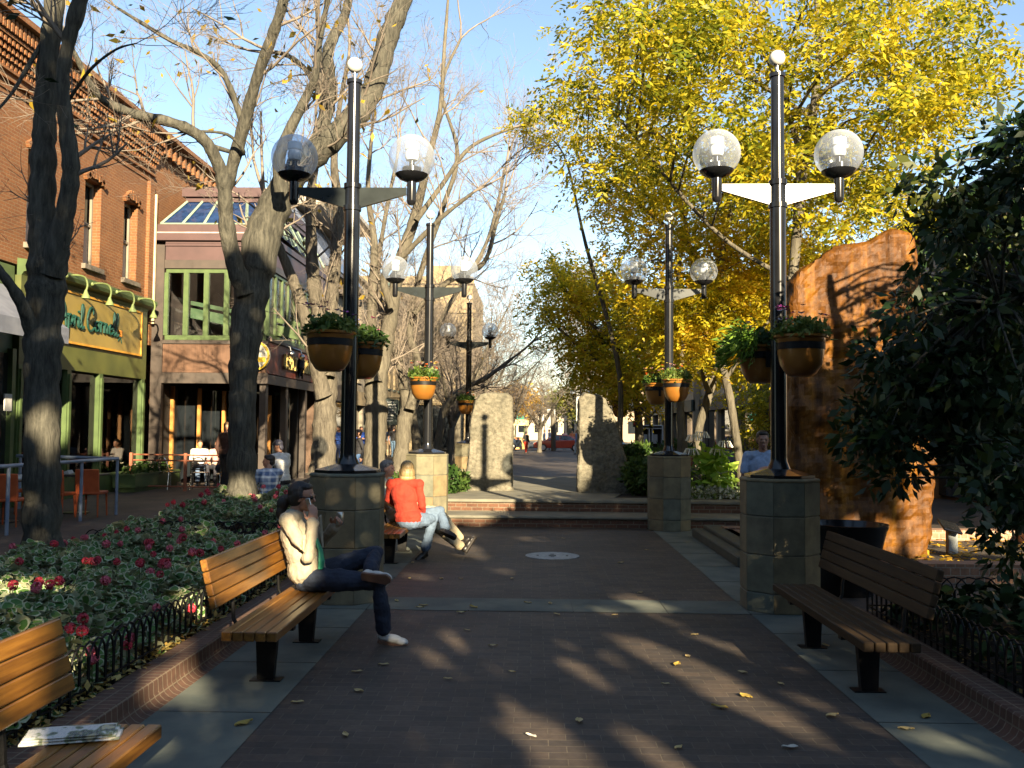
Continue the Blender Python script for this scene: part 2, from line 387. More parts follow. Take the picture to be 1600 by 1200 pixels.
def fronds(P, D, L, leaflet, pairs=6, droop=.35, spread=.9):
    # pinnate leaves: a row of leaflet pairs along a drooping rachis
    n = len(P); D = unit(D); side = unit(np.cross(D, np.tile([0, 0, 1.0], (n, 1)) + .35 * rng.standard_normal((n, 3)))); up = np.cross(side, D)
    L = L * (1 + .25 * rng.standard_normal(n).clip(-1.5, 1.5))[:, None]; VV = []; 
    for i in range(pairs):
        t = (i + .6) / pairs; base = P + D * L * t + np.array([0, 0, -1.0]) * L * droop * t * t
        for s in (-1, 1):
            d = unit(side * s * spread + D * .55 + .28 * rng.standard_normal((n, 3)) - np.array([0, 0, .25])); wv = unit(np.cross(d, up + .5 * rng.standard_normal((n, 3))))
            l = leaflet * (1.15 - .5 * abs(t - .45)) * (1 + .2 * rng.standard_normal((n, 1)).clip(-1.5, 1.5))
            VV.append(np.stack([base, base + d * l * .5 + wv * l * .2, base + d * l, base + d * l * .5 - wv * l * .2], 1))
    d = D; base = P + D * L - np.array([0, 0, 1.0]) * L * droop; wv = side
    V = np.concatenate([x.reshape(-1, 3) for x in VV]); return V, np.arange(len(V)).reshape(-1, 4)
def cat(*vf):
    V = []; Fc = []; b = 0
    for v, f in vf: V.append(v); Fc.append(f + b); b += len(v)
    return np.concatenate(V), np.concatenate(Fc)
def in_ball(n, c, r, shell=0.0):
    d = unit(rng.standard_normal((n, 3))); t = rng.random(n) ** (1 / 3.0); t = shell + (1 - shell) * t
    return np.asarray(c) + d * t[:, None] * np.asarray(r)

# ------------------------------------------------------------------ street lamps
STONE = None
def stonemat():
    m, nt, b = nmat('sandstone_pedestal'); tc = nt.nodes.new('ShaderNodeTexCoord'); v = tc.outputs['Object']
    g = nt.nodes.new('ShaderNodeNewGeometry'); oi = nt.nodes.new('ShaderNodeObjectInfo')
    ad = nt.nodes.new('ShaderNodeMath'); ad.operation = 'ADD'; nt.links.new(g.outputs['Random Per Island'], ad.inputs[0]); nt.links.new(oi.outputs['Random'], ad.inputs[1])
    fr = nt.nodes.new('ShaderNodeMath'); fr.operation = 'FRACT'; nt.links.new(ad.outputs[0], fr.inputs[0])
    base = ramp_(nt, fr.outputs[0], [(0, (.12, .125, .09)), (.4, (.16, .14, .085)), (.7, (.18, .135, .07)), (1, (.11, .125, .1))])
    n = noise_(nt, v, 5, 8, .65); n2 = noise_(nt, v, 60, 3)
    c = mix_(nt, 1, base, ramp_(nt, n, [(.3, (.62, .62, .6)), (.65, (1.25, 1.2, 1.1))]), 'MULTIPLY')
    nt.links.new(c, b.inputs['Base Color']); b.inputs['Roughness'].default_value = .8; bump_(nt, b, n2, .3, .004)
    MATS['sandstone_pedestal'] = m; return m
STONE = stonemat(); MORTAR = pm('mortar', (.14, .135, .11), rough=.95, scale=30)
def globemat():
    m, nt, b = nmat('globe_glass'); out = nt.nodes['Material Output']
    tp = nt.nodes.new('ShaderNodeBsdfTransparent'); tp.inputs['Color'].default_value = (.84, .89, .96, 1)
    tl = nt.nodes.new('ShaderNodeBsdfTranslucent'); tl.inputs['Color'].default_value = (.85, .88, .92, 1)
    df = nt.nodes.new('ShaderNodeBsdfDiffuse'); df.inputs['Color'].default_value = (.7, .75, .82, 1)
    gl = nt.nodes.new('ShaderNodeBsdfGlossy'); gl.inputs['Roughness'].default_value = .12
    fr = nt.nodes.new('ShaderNodeLayerWeight'); fr.inputs['Blend'].default_value = .35
    m1 = nt.nodes.new('ShaderNodeMixShader'); m1.inputs[0].default_value = .5; nt.links.new(tl.outputs[0], m1.inputs[1]); nt.links.new(df.outputs[0], m1.inputs[2])
    mr = nt.nodes.new('ShaderNodeMapRange'); nt.links.new(fr.outputs['Facing'], mr.inputs[0]); mr.inputs[3].default_value = .17; mr.inputs[4].default_value = .55
    m2 = nt.nodes.new('ShaderNodeMixShader'); nt.links.new(mr.outputs[0], m2.inputs[0]); nt.links.new(tp.outputs[0], m2.inputs[1]); nt.links.new(m1.outputs[0], m2.inputs[2])
    m3 = nt.nodes.new('ShaderNodeMixShader'); m3.inputs[0].default_value = .07; nt.links.new(m2.outputs[0], m3.inputs[1]); nt.links.new(gl.outputs[0], m3.inputs[2])
    nt.links.new(m3.outputs[0], out.inputs['Surface']); nt.nodes.remove(b); MATS['globe_glass'] = m; return m
GLOBE = globemat(); MILK = pm('milk_glass', (.85, .84, .78), (.8, .79, .72), rough=.25, bump=0); CHROME = pm('brushed_steel', (.55, .55, .52), rough=.28, metal=1, bump=0)
FROST = pm('frosted_lamp', (.85, .84, .8), (.75, .75, .7), rough=.3, bump=0)
ARMM = pm('arm_paint', (.03, .036, .036), (.018, .022, .022), rough=.2, bump=0, coat=.5, scale=4)
PH = 1.28
def make_lamp():
    t = thing('street_lamp')
    p = MB(); RO = .385
    # octagonal pedestal of stone tiles
    ang = [PI / 8 + k * PI / 4 for k in range(8)]
    zs = [0, .19, .55, .92, 1.25]
    for k in range(8):
        a0 = ang[k]; a1 = ang[(k + 1) % 8] if k < 7 else ang[0] + 2 * PI
        for zi in range(4):
            z0, z1 = zs[zi] + .004, zs[zi + 1] - .004
            halves = [(0, 1)]
            for h0, h1 in halves:
                A = Vector((math.cos(a0), math.sin(a0), 0)) * RO; B = Vector((math.cos(a1), math.sin(a1), 0)) * RO
                P0 = A.lerp(B, h0 + .012); P1 = A.lerp(B, h1 - .012); n = ((A + B) / 2).normalized() * .05
                vs = []
                for z, e in ((z0, .006), (z0 + .006, 0), (z1 - .006, 0), (z1, .006)):
                    d = (P1 - P0).normalized() * e
                    q0 = P0 + d - n.normalized() * e; q1 = P1 - d - n.normalized() * e
                    vs += [q0 + Vector((0, 0, z)), q1 + Vector((0, 0, z)), q1 - n + Vector((0, 0, z)), q0 - n + Vector((0, 0, z))]
                fs = [(3, 2, 1, 0), (12, 13, 14, 15)]
                for l in range(3):
                    for i in range(4): j = (i + 1) % 4; fs.append((l * 4 + i, l * 4 + j, l * 4 + 4 + j, l * 4 + 4 + i))
                p.add(vs, fs)
    ped = p.build('pedestal', STONE, t)
    c = MB(); c.lathe([(RO - .012, 0), (RO - .012, 1.249)], 8, rot=PI / 8); c.build('grout', MORTAR, ped)
    c = MB(); c.lathe([(RO + .004, 1.25), (RO + .006, 1.258), (RO + .004, PH - .012), (RO - .012, PH), (0, PH)], 8, rot=PI / 8); c.build('cap_stone', STONE, ped)
    b = MB(); b.lathe([(.335, PH + .001), (.34, PH + .004), (.34, PH + .03), (.325, PH + .034), (.13, PH + .085), (0, PH + .09)], 8, rot=PI / 8); b.build('base_plate', BLACK, t)
    m = MB(); m.lathe([(.12, PH + .07), (.082, PH + .16), (.08, PH + .2), (.079, 3.98)], 24); 
    m.lathe([(.092, 3.97), (.092, 4.02), (.077, 4.022), (.075, 4.2), (.09, 4.202), (.09, 4.25), (.066, 4.26), (.064, 5.3), (.08, 5.302), (.08, 5.34), (.05, 5.35), (0, 5.352)], 24)
    m.build('pole', BLACK, t, smooth=True)
    for s in (-1, 1):
        a = MB(); a.prism([(s * .074, 4.21), (s * .56, 4.21), (s * .56, 4.14), (s * .074, 4.0)], -.022, .022, 'y'); a.build('arm', ARMM, t)
        h = MB(); h.lathe([(0, 4.03), (.03, 4.035), (.045, 4.055), (.048, 4.08), (.048, 4.27), (.055, 4.275), (.085, 4.285), (.13, 4.305), (.165, 4.34), (.172, 4.352), (.165, 4.356), (0, 4.356)], 20, (s * .61, 0, 0)); hd = h.build('lamp_holder', BLACK, t, smooth=True)
        r = MB(); r.lathe([(.1, 4.357), (.1, 4.42), (.04, 4.425), (.03, 4.43), (.03, 4.5)], 16, (s * .61, 0, 0)); r.build('socket', BLACK, hd, smooth=True)
        f = MB(); f.lathe([(.03, 4.49), (.06, 4.5), (.072, 4.53), (.07, 4.57), (.06, 4.6), (.075, 4.61), (.075, 4.68), (.05, 4.69), (0, 4.69)], 16, (s * .61, 0, 0)); f.build('lamp_bulb', FROST, hd, smooth=True)
        g = MB(); pr = []
        for i in range(19):
            an = -math.acos(.165 / .238) + (PI / 2 + math.acos(.165 / .238)) * i / 18; pr.append((max(0, .238 * math.cos(an)), 4.525 + .238 * math.sin(an)))
        g.lathe(pr, 32, (s * .61, 0, 0), cap=False); g.build('globe', GLOBE, t, smooth=True)
    f = MB(); f.lathe([(.016, 5.35), (.016, 5.43)], 10); f.build('finial_stem', CHROME, t, smooth=True)
    f = MB(); f.ball((0, 0, 5.5), .08, 18, 12); f.build('finial_ball', MILK, t, smooth=True)
    return t
lamp0 = make_lamp()
LP = [(-1.88, 9.45, 0, 'tall black twin-globe lamp on stone pedestal behind the woman phoning on the bench'),
      (2.44, 9.27, 0, 'tall black twin-globe lamp on stone pedestal beside the empty dark bench, its arms glinting white'),
      (-1.84, 16.25, 0, 'twin-globe lamp on stone pedestal at the steps behind the couple on the bench'),
      (2.38, 16.3, 0, 'twin-globe lamp on stone pedestal at the right end of the brick steps'),
      (-1.86, 26.7, 0, 'small distant twin-globe lamp standing just left of the left standing stone'),
      (2.5, 26.7, 0, 'distant twin-globe lamp half hidden in yellow leaves behind the right standing stone'),
      (3.6, 69, -.2, 'far twin-globe lamp peeping over the left edge of the right standing stone'),
      (2.2, 99, -.25, 'farthest twin-globe lamp above the red car between the two standing stones')]
for i, (x, y, z, l) in enumerate(LP):
    o = lamp0 if i == 0 else dup(lamp0)
    o.location = (x, y, z); tag(o, l, 'street lamp', 'twin-globe lamps along the mall')

# ------------------------------------------------------------------ flower pots hung on the lamps
TERRA = pm('glazed_terracotta', (.26, .11, .018), (.2, .08, .013), scale=3, rough=.3, bump=.03, coat=.3)
GREENL = leafmat('basket_leaves', [(.03, .07, .012), (.06, .12, .02), (.12, .17, .03), (.2, .22, .05)])
DKGREEN = leafmat('dark_basket_leaves', [(.02, .05, .012), (.035, .075, .015), (.06, .1, .02)])
PETAL = {}
def petal(c):
    if c not in PETAL: PETAL[c] = pm('petal_%d' % len(PETAL), c, tuple(x * .7 for x in c), scale=40, rough=.5, bump=0)
    return PETAL[c]
def bloom(m, c, r, mi=0, k=6):
    for i in range(k):
        a = 2 * PI * i / k + random.random() * .5; d = Vector((math.cos(a), math.sin(a), random.uniform(.1, .7))); s = Vector((-math.sin(a), math.cos(a), 0))
        c = Vector(c); m.add([c, c + d * r * .6 + s * r * .38, c + d * r, c + d * r * .6 - s * r * .38], [(0, 1, 2, 3)], mi)
def make_pot(kind=0):
    t = thing('hanging_flower_pot')
    b = MB(); b.lathe([(0, -.385), (.1, -.385), (.14, -.36), (.19, -.28), (.212, -.18), (.215, -.135)], 28); b.lathe([(.216, -.07), (.222, -.06), (.225, -.03), (.25, -.022), (.252, 0), (.235, .002), (.225, -.03), (0, -.031)], 28)
    b.build('bowl', TERRA, t, smooth=True)
    b = MB(); b.lathe([(.214, -.136), (.223, -.134), (.223, -.071), (.214, -.069)], 28, cap=False); b.build('band', IRON, t, smooth=True)
    b = MB(); b.box((0, .26, -.1), (.05, .12, .04)); b.box((0, .31, -.16), (.04, .03, .16)); b.build('bracket', IRON, t)
    P = in_ball(700, (0, 0, .05), (.27, .27, .13)); P[:, 2] = np.abs(P[:, 2] - .0); V = leafcards(P, .04, 1.4)
    P2 = in_ball(160, (0, 0, .0), (.29, .29, .12)); V2 = leafcards(P2, .035, 2.2)
    np_mesh('foliage', *cat(V, V2), GREENL if kind != 2 else DKGREEN, t)
    cols = [[(.55, .05, .3), (.75, .7, .75), (.5, .1, .45)], [(.8, .15, .02), (.8, .45, .5), (.8, .6, .1)], [(.5, .03, .2), (.5, .5, .7)]][kind]
    for ci, c in enumerate(cols):
        for i in range(7):
            m = MB(); a = random.random() * 2 * PI; rr = .26 * math.sqrt(random.random()); bloom(m, (rr * math.cos(a), rr * math.sin(a), random.uniform(.14, .27)), random.uniform(.03, .042))
            m.build('flower', petal(c), t, fix=False)
    if kind == 2:   # trailing fern
        n = 900; a = rng.random(n) * 1.7 - .5; rr = .2 + .2 * rng.random(n); P = np.stack([rr * np.cos(a), rr * np.sin(a), .12 - (rr - .2) * 1.1 + .08 * rng.standard_normal(n)], 1)
        D = np.stack([np.cos(a), np.sin(a), -.5 + .4 * rng.standard_normal(n)], 1) + .3 * rng.standard_normal((n, 3)); np_mesh('fern', *leafcards(P, .02, 5, D=D), leafmat('fern', [(.04, .1, .01), (.1, .2, .02), (.16, .26, .03)]), t)
    return t
pots = [make_pot(0), make_pot(1), make_pot(2)]
PP = [(-1.97, 8.93, 2.66, 0, 0, 'brown bowl pot of pink flowers on the near side of the left front lamp', 0),
      (-1.84, 9.9, 2.64, 2, PI, 'shaded bowl pot with trailing green fern behind the left front lamp pole', 0),
      (2.52, 8.78, 2.64, 0, 0, 'brown bowl pot of purple flowers hung on the near side of the right front lamp', 0),
      (2.37, 9.72, 2.62, 2, PI, 'very dark bowl pot behind the right front lamp pole', 0),
      (-1.87, 15.75, 2.59, 1, 0, 'sunlit orange bowl pot with pink and yellow flowers on the lamp behind the couple', 0),
      (2.43, 15.8, 2.59, 1, 0, 'sunlit orange bowl pot on the lamp at the right end of the steps', 0),
      (2.25, 16.85, 2.57, 1, PI, 'dark bowl pot behind the pole of the lamp at the right end of the steps', 0),
      (-1.9, 26.2, 2.5, 1, 0, 'small orange bowl pot on the distant lamp left of the left standing stone', 0),
      (2.45, 26.2, 2.45, 1, 0, 'small orange bowl pot beside the right shoulder of the right standing stone', 0)]
used = set()
for x, y, z, k, rz, l, _ in PP:
    o = pots[k] if k not in used else dup(pots[k]); used.add(k)
    o.location = (x, y, z); o.rotation_euler = (0, 0, rz); tag(o, l, 'flower pot', 'flower pots hung on the lamp poles')

# ------------------------------------------------------------------ benches
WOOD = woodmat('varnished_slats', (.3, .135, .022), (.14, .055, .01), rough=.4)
DWOOD = woodmat('shaded_slats', (.055, .034, .016), (.025, .016, .009), rough=.65)  # bench wood coloured darker to carry the shade on this side
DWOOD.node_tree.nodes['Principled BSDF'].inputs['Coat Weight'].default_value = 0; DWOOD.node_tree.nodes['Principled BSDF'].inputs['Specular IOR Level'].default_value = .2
def make_bench(L=2.1, wood=WOOD):
    t = thing('park_bench')
    m = MB(); w_ = .0655; x = -.18
    for i in range(5):
        m.rbox((x + w_ / 2, 0, .4), (w_, L, .062), .006); x += w_ + .0075
    m.build('seat', wood, t)
    m = MB(); a = R(14)
    for i in range(4):
        h = .075; s = .03 + i * .0815 + h / 2; m.rbox((-.225 - s * math.sin(a), 0, .545 + s * math.cos(a)), (.045, L, h), .006, ry=-a)
    m.build('backrest', wood, t)
    for s in (-1, 1):
        y = s * (L / 2 - .48); m = MB()
        m.prism([(-.075, 0), (.035, 0), (.06, .33), (-.09, .33)], y - .03, y + .03, 'y'); m.bb(-.12, .09, y - .055, y + .055, 0, .012)
        m.prism([(-.2, .345), (.17, .345), (.17, .368), (-.2, .368)], y - .03, y + .03, 'y'); m.prism([(-.09, .33), (.06, .33), (.1, .346), (-.15, .346)], y - .028, y + .028, 'y')
        m.build('leg', IRON, t)
        m = MB(); m.tube([(-.17, y, .355), (-.225, y, .36), (-.255, y, .42), (-.262, y, .52), (-.285, y, .62), (-.35, y, .875)], [(.02, .012)] * 6, 6); m.build('back_support', IRON, t)
    return t
bench0 = make_bench(); 
tag(bench0, 'varnished slatted bench with the seated woman on the phone', 'bench', 'slatted benches of the court'); bench0.location = (-1.8, 7.0, 0)
o = dup(bench0, (-1.8, 3.07, 0), 0, 'varnished slatted bench in the near corner with a folded newspaper on it')
o = dup(bench0, (-1.8, 12.5, 0), 0, 'varnished slatted bench the couple sits on')
bench1 = make_bench(2.2, DWOOD); tag(bench1, 'empty slatted bench with wood coloured darker for shade on the shaded side of the court', 'bench', 'slatted benches of the court'); bench1.location = (2.25, 7.0, 0); bench1.rotation_euler = (0, 0, PI)
# newspaper folded on the near bench
mp_, nt, b = nmat('newsprint'); tc = nt.nodes.new('ShaderNodeTexCoord'); n = noise_(nt, tc.outputs['Object'], 14, 2); n2 = noise_(nt, texco(nt, 90, 18, 1), 3, 2)
c = ramp_(nt, n, [(.5, (.72, .7, .64)), (.54, (.25, .3, .16)), (.62, (.12, .12, .1)), (.68, (.55, .5, .3))]); c = mix_(nt, ramp_(nt, n2, [(.52, (0, 0, 0)), (.6, (.5, .5, .5))]), c, (.4, .42, .45)); nt.links.new(c, b.inputs['Base Color']); b.inputs['Roughness'].default_value = .8
t = thing('newspaper', 'folded newspaper lying on the near left bench', 'newspaper', (-1.92, 3.92, .432))
m = MB()
for k, (dz, wdt) in enumerate(((0, .15), (.012, .145), (.022, .14))):
    prof = [(-wdt / 2, dz), (-wdt / 2 - .012, dz + .006), (-wdt / 2, dz + .012), (0, dz + .016 + .004 * k), (wdt / 2, dz + .010), (wdt / 2 + .002, dz)]
    m.T = Matrix.Translation((-1.92, 3.92, .432)) @ Matrix.Rotation(R(16), 4, 'Z'); m.prism([(p[1 - 1], p[1]) for p in prof], -.19 + .012 * k, .19 - .01 * k, 'x') if False else m.add([( -.19 + .01 * k, p[0], p[1]) for p in prof] + [(.19 - .012 * k, p[0] * .95, p[1]) for p in prof], [(0, 1, 2, 3, 4, 5), (11, 10, 9, 8, 7, 6)] + [(i, i + 6, (i + 1) % 6 + 6, (i + 1) % 6) for i in range(6)])
m.build('pages', mp_, t)

# manhole cover
t = thing('manhole_cover', 'round pale metal cover set in the brick paving', 'manhole cover', gnd(863, 869))
cx, cy_ = t.location.x, t.location.y
PALE = pm('cast_cover', (.26, .29, .3), (.15, .17, .18), scale=18, rough=.55, bump=.4)
m = MB(); m.lathe([(.37, .002), (.37, .009), (.355, .012), (.35, .009), (0, .009)], 40, (cx, cy_, 0)); m.build('plate', PALE, t)
m = MB()
for dx, dy, w1, w2 in ((-.2, 0, .03, .03), (.2, 0, .03, .03), (0, .0, .1, .05), (0, .13, .05, .02), (0, -.13, .05, .02)):
    m.bb(cx + dx - w1 / 2, cx + dx + w1 / 2, cy_ + dy - w2, cy_ + dy + w2, .0092, .012)
m.build('markings', IRON, t)
# ------------------------------------------------------------------ trees
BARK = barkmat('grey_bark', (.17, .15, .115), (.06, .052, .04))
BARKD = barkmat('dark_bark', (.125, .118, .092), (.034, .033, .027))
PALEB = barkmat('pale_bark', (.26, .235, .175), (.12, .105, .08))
TWIG = pm('twig_bark', (.27, .225, .18), (.17, .14, .11), scale=2, rough=.9, bump=0)
class Tubes:
    # fast collector of open tubes; every ring is n vertices
    def __init__(s): s.V = {}; s.F = {}; s.c = {}
    def add(s, pts, rad, n):
        P = np.asarray(pts, float); k = len(P); T = np.gradient(P, axis=0); T /= np.maximum(1e-9, np.linalg.norm(T, axis=1, keepdims=True))
        ref = np.array([.31, .22, .93]) if abs(T[0][2]) < .85 else np.array([.9, .3, .1])
        X = np.cross(T, ref); X /= np.maximum(1e-9, np.linalg.norm(X, axis=1, keepdims=True)); Y = np.cross(T, X)
        a = 2 * PI * np.arange(n) / n; r = np.asarray(rad, float)[:, None, None]
        V = P[:, None, :] + r * (np.cos(a)[None, :, None] * X[:, None, :] + np.sin(a)[None, :, None] * Y[:, None, :])
        b = s.c.get(4, 0); i = np.arange(k - 1)[:, None] * n; j = np.arange(n)[None, :]; q = (j + 1) % n
        Fc = np.stack([i + j, i + q, i + n + q, i + n + j], -1).reshape(-1, 4) + b
        s.V.setdefault(4, []).append(V.reshape(-1, 3)); s.F.setdefault(4, []).append(Fc); s.c[4] = b + k * n
    def build(s, name, mat, parent, smooth=True):
        if not s.V: return None
        return np_mesh(name, np.concatenate(s.V[4]), np.concatenate(s.F[4]), mat, parent, smooth=smooth)
def smooth_path(P, r, sub=4):
    P = [np.asarray(p, float) for p in P]; out = []; rr = []
    n = len(P)
    for i in range(n - 1):
        p0 = P[max(0, i - 1)]; p1 = P[i]; p2 = P[i + 1]; p3 = P[min(n - 1, i + 2)]
        for k in range(sub):
            t = k / sub; out.append(.5 * ((2 * p1) + (-p0 + p2) * t + (2 * p0 - 5 * p1 + 4 * p2 - p3) * t * t + (-p0 + 3 * p1 - 3 * p2 + p3) * t ** 3)); rr.append(r[i] * (1 - t) + r[i + 1] * t)
    out.append(P[-1]); rr.append(r[-1]); return np.array(out), np.array(rr)
def limb_px(pts, Y, dY=0.0):
    # pts: (px, py, width px) read off the photograph, at distance Y running to Y+dY
    n = len(pts); P = []; r = []
    for i, (x, y, w_) in enumerate(pts):
        yy = Y + dY * i / max(1, n - 1); P.append(np.array(at(x, y, yy))); r.append(w_ / 2 / pxm(yy))
    return P, r
def rdir(): v = rng.standard_normal(3); return v / np.linalg.norm(v)
def sprout(tw, p, d, L, r, depth, rs, up=.25, minr=.0022, ends=None, wig=.35, kids=(3, 5)):
    k = 6 if depth >= 2 else 4; P = [p]; q = p.copy(); dd = d / np.linalg.norm(d)
    for i in range(k - 1):
        dd = dd + wig * rdir() * .55 + np.array([0, 0, up * .22]); dd /= np.linalg.norm(dd); q = q + dd * L / (k - 1); P.append(q)
    P = np.array(P); rad = np.linspace(r, max(minr, r * .35), k)
    tw.add(P, rad, 5 if r > .02 else (4 if r > .008 else 3))
    if ends is not None and depth <= 1: ends.append((P[-1], dd)); ends.append((P[k // 2], dd))
    if depth <= 0: return
    for c in range(rs.randint(*kids)):
        t = .25 + .75 * rs.random(); i = min(k - 2, int(t * (k - 1))); f = t * (k - 1) - i; b = P[i] * (1 - f) + P[i + 1] * f
        ax = P[i + 1] - P[i]; ax /= np.linalg.norm(ax); n_ = rdir(); n_ -= ax * n_.dot(ax); n_ /= np.linalg.norm(n_) + 1e-9
        nd = ax * .75 + n_ * .75 + np.array([0, 0, up * .5]); sprout(tw, b, nd, L * rs.uniform(.45, .72), max(minr, rad[i] * .6), depth - 1, rs, up, minr, ends, wig, kids)
def flare(P, r):
    # root flare on the first limb
    return P, r
def make_tree(name, label, cat, base, limbs, seed, twigs=(10, 1.6, 3), bark=BARK, group=None, up=.25, minr=.0022, twmat=TWIG, startz=2.6, leaves=None, rough=.06, skip=0):
    rs = random.Random(seed); global rng; rng = np.random.default_rng(seed)
    t = thing(name, label, cat, base, group); tk = Tubes(); tw = Tubes(); ends = []
    for li, (P, r) in enumerate(limbs):
        S, rr = smooth_path(P, r, 6)
        rr = rr * (1 + .05 * np.sin(np.arange(len(rr)) * 1.7 + li) + rough * rng.standard_normal(len(rr)).clip(-1, 1)); 
        S = S + rough * .35 * rr[:, None] * rng.standard_normal(S.shape)
        if li == 0: rr[:5] *= np.array([1.28, 1.14, 1.06, 1.02, 1.0])
        tk.add(S, rr, 14 if rr.max() > .1 else 9)
        if li < skip: continue
        nb, L, dep = twigs; tot = np.linalg.norm(np.diff(S, axis=0), axis=1).sum(); n = max(2, int(nb * tot / 3.0))
        for k in range(n):
            t_ = rs.random() ** .8; i = min(len(S) - 2, int(t_ * (len(S) - 1))); 
            if S[i][2] < startz: continue
            ax = S[i + 1] - S[i]; ax /= np.linalg.norm(ax); n_ = rdir(); n_ -= ax * n_.dot(ax); n_ /= np.linalg.norm(n_)
            r0 = min(.028, rr[i] * .42); sprout(tw, S[i], ax * .55 + n_ * .9 + np.array([0, 0, .25]), L * rs.uniform(.6, 1.2), r0, dep, rs, up, minr, ends)
        # leading shoots at the tip
        for k in range(2):
            ax = S[-1] - S[-2]; ax /= np.linalg.norm(ax); sprout(tw, S[-1], ax + .3 * rdir(), L * 1.2, rr[-1] * .8, dep, rs, up, minr, ends)
    tk.build('trunk', bark, t); tw.build('twigs', twmat, t)
    if leaves and ends:
        mat_, num, size, el = leaves; E = np.array([e[0] for e in ends]); D = np.array([e[1] for e in ends]); idx = rng.integers(0, len(E), num)
        if size > 0:
            P = E[idx] + .06 * rng.standard_normal((num, 3)); np_mesh('crown', *leafcards(P, size, el, D=D[idx] * .3 + .8 * rng.standard_normal((num, 3)) - np.array([0, 0, .5])), mat_, t)
    return t, ends
YEL = leafmat('yellow_leaves', [(.16, .2, .015), (.34, .33, .02), (.54, .46, .025), (.64, .52, .025), (.66, .47, .025), (.55, .32, .02)], trans=.62)
YELG = leafmat('yellow_green_leaves', [(.08, .12, .012), (.2, .22, .015), (.38, .34, .018), (.5, .4, .018), (.56, .42, .02)], trans=.52)
ORN = leafmat('orange_leaves', [(.3, .18, .03), (.55, .32, .03), (.7, .45, .04)], trans=.4)
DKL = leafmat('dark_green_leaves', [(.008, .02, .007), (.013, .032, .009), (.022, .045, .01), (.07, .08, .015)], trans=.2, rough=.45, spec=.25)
BLF = leafmat('last_bronze_leaves', [(.1, .09, .02), (.3, .2, .02), (.5, .35, .04)], trans=.4)

# A: near left, twin stems
YA = 9.5
LA = [limb_px([(65, 870, 58), (66, 780, 54), (66, 690, 53), (66, 600, 54), (68, 520, 55), (72, 450, 58), (74, 400, 56), (66, 330, 42), (68, 260, 38), (70, 190, 34), (74, 110, 32), (84, 20, 30), (90, -80, 26), (100, -200, 20), (120, -330, 12)], YA),
      limb_px([(80, 430, 40), (94, 370, 34), (106, 310, 28), (111, 260, 27), (104, 200, 25), (98, 130, 20), (106, 70, 20), (121, 15, 25), (150, -80, 20), (190, -200, 12)], YA - .06, -.4),
      limb_px([(60, 560, 30), (48, 510, 26), (34, 475, 20), (12, 440, 16), (-20, 400, 13), (-70, 340, 10), (-110, 240, 8)], YA, -.8),
      limb_px([(102, 165, 6), (140, 110, 5), (180, 78, 4), (212, 68, 2)], YA, -.5),
      limb_px([(70, 60, 9), (40, 110, 7), (15, 150, 5), (-30, 200, 3)], YA, -.6)]
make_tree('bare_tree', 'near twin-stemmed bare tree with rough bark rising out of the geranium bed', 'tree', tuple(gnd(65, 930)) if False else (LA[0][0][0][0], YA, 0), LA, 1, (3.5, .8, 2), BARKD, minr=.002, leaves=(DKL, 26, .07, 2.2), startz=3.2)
# B: dark leaning tree with the long limbs
YB = 14.8
LB = [limb_px([(378, 782, 46), (378, 700, 42), (379, 620, 43), (382, 550, 47), (390, 480, 52), (401, 420, 56), (412, 365, 58), (432, 315, 50), (462, 270, 44), (500, 232, 42), (540, 198, 40), (572, 160, 36), (592, 110, 34), (606, 60, 33), (624, 15, 30), (650, -50, 24), (690, -160, 14)], YB, .8),
      limb_px([(384, 460, 30), (366, 410, 28), (354, 350, 25), (350, 290, 22), (338, 250, 20), (315, 215, 19), (270, 192, 17), (210, 178, 15), (165, 158, 13), (140, 130, 11), (120, 90, 8), (95, 40, 6), (70, -30, 4)], YB, -2.5),
      limb_px([(352, 300, 20), (366, 250, 20), (385, 180, 19), (402, 120, 18), (424, 60, 17), (442, 5, 15), (460, -80, 10)], YB, -1.2),
      limb_px([(350, 285, 10), (378, 215, 11), (368, 160, 10), (345, 110, 9), (310, 82, 8), (270, 65, 7), (220, 35, 6), (180, 10, 4)], YB, -1.0),
      limb_px([(440, 300, 24), (436, 250, 20), (452, 205, 18), (482, 145, 14), (492, 120, 12), (500, 60, 10), (512, 0, 8), (520, -60, 5)], YB - .3, -.8),
      limb_px([(488, 240, 26), (505, 195, 24), (516, 140, 21), (512, 90, 18), (520, 60, 18), (540, 20, 14), (552, -40, 10)], YB + .4, .6),
      limb_px([(512, 220, 12), (500, 150, 10), (478, 110, 9), (452, 88, 8), (430, 82, 7)], YB + .5, .3),
      limb_px([(330, 228, 8), (380, 240, 7), (355, 210, 5), (300, 205, 4)], YB, -1)]
make_tree('bare_tree', 'dark leaning bare tree with a huge limb curving behind the left front lamp', 'tree', tuple(LB[0][0][0]), LB, 2, (5, 1.3, 3), BARKD, leaves=(BLF, 330, .075, 1.8), startz=3.6, skip=0)
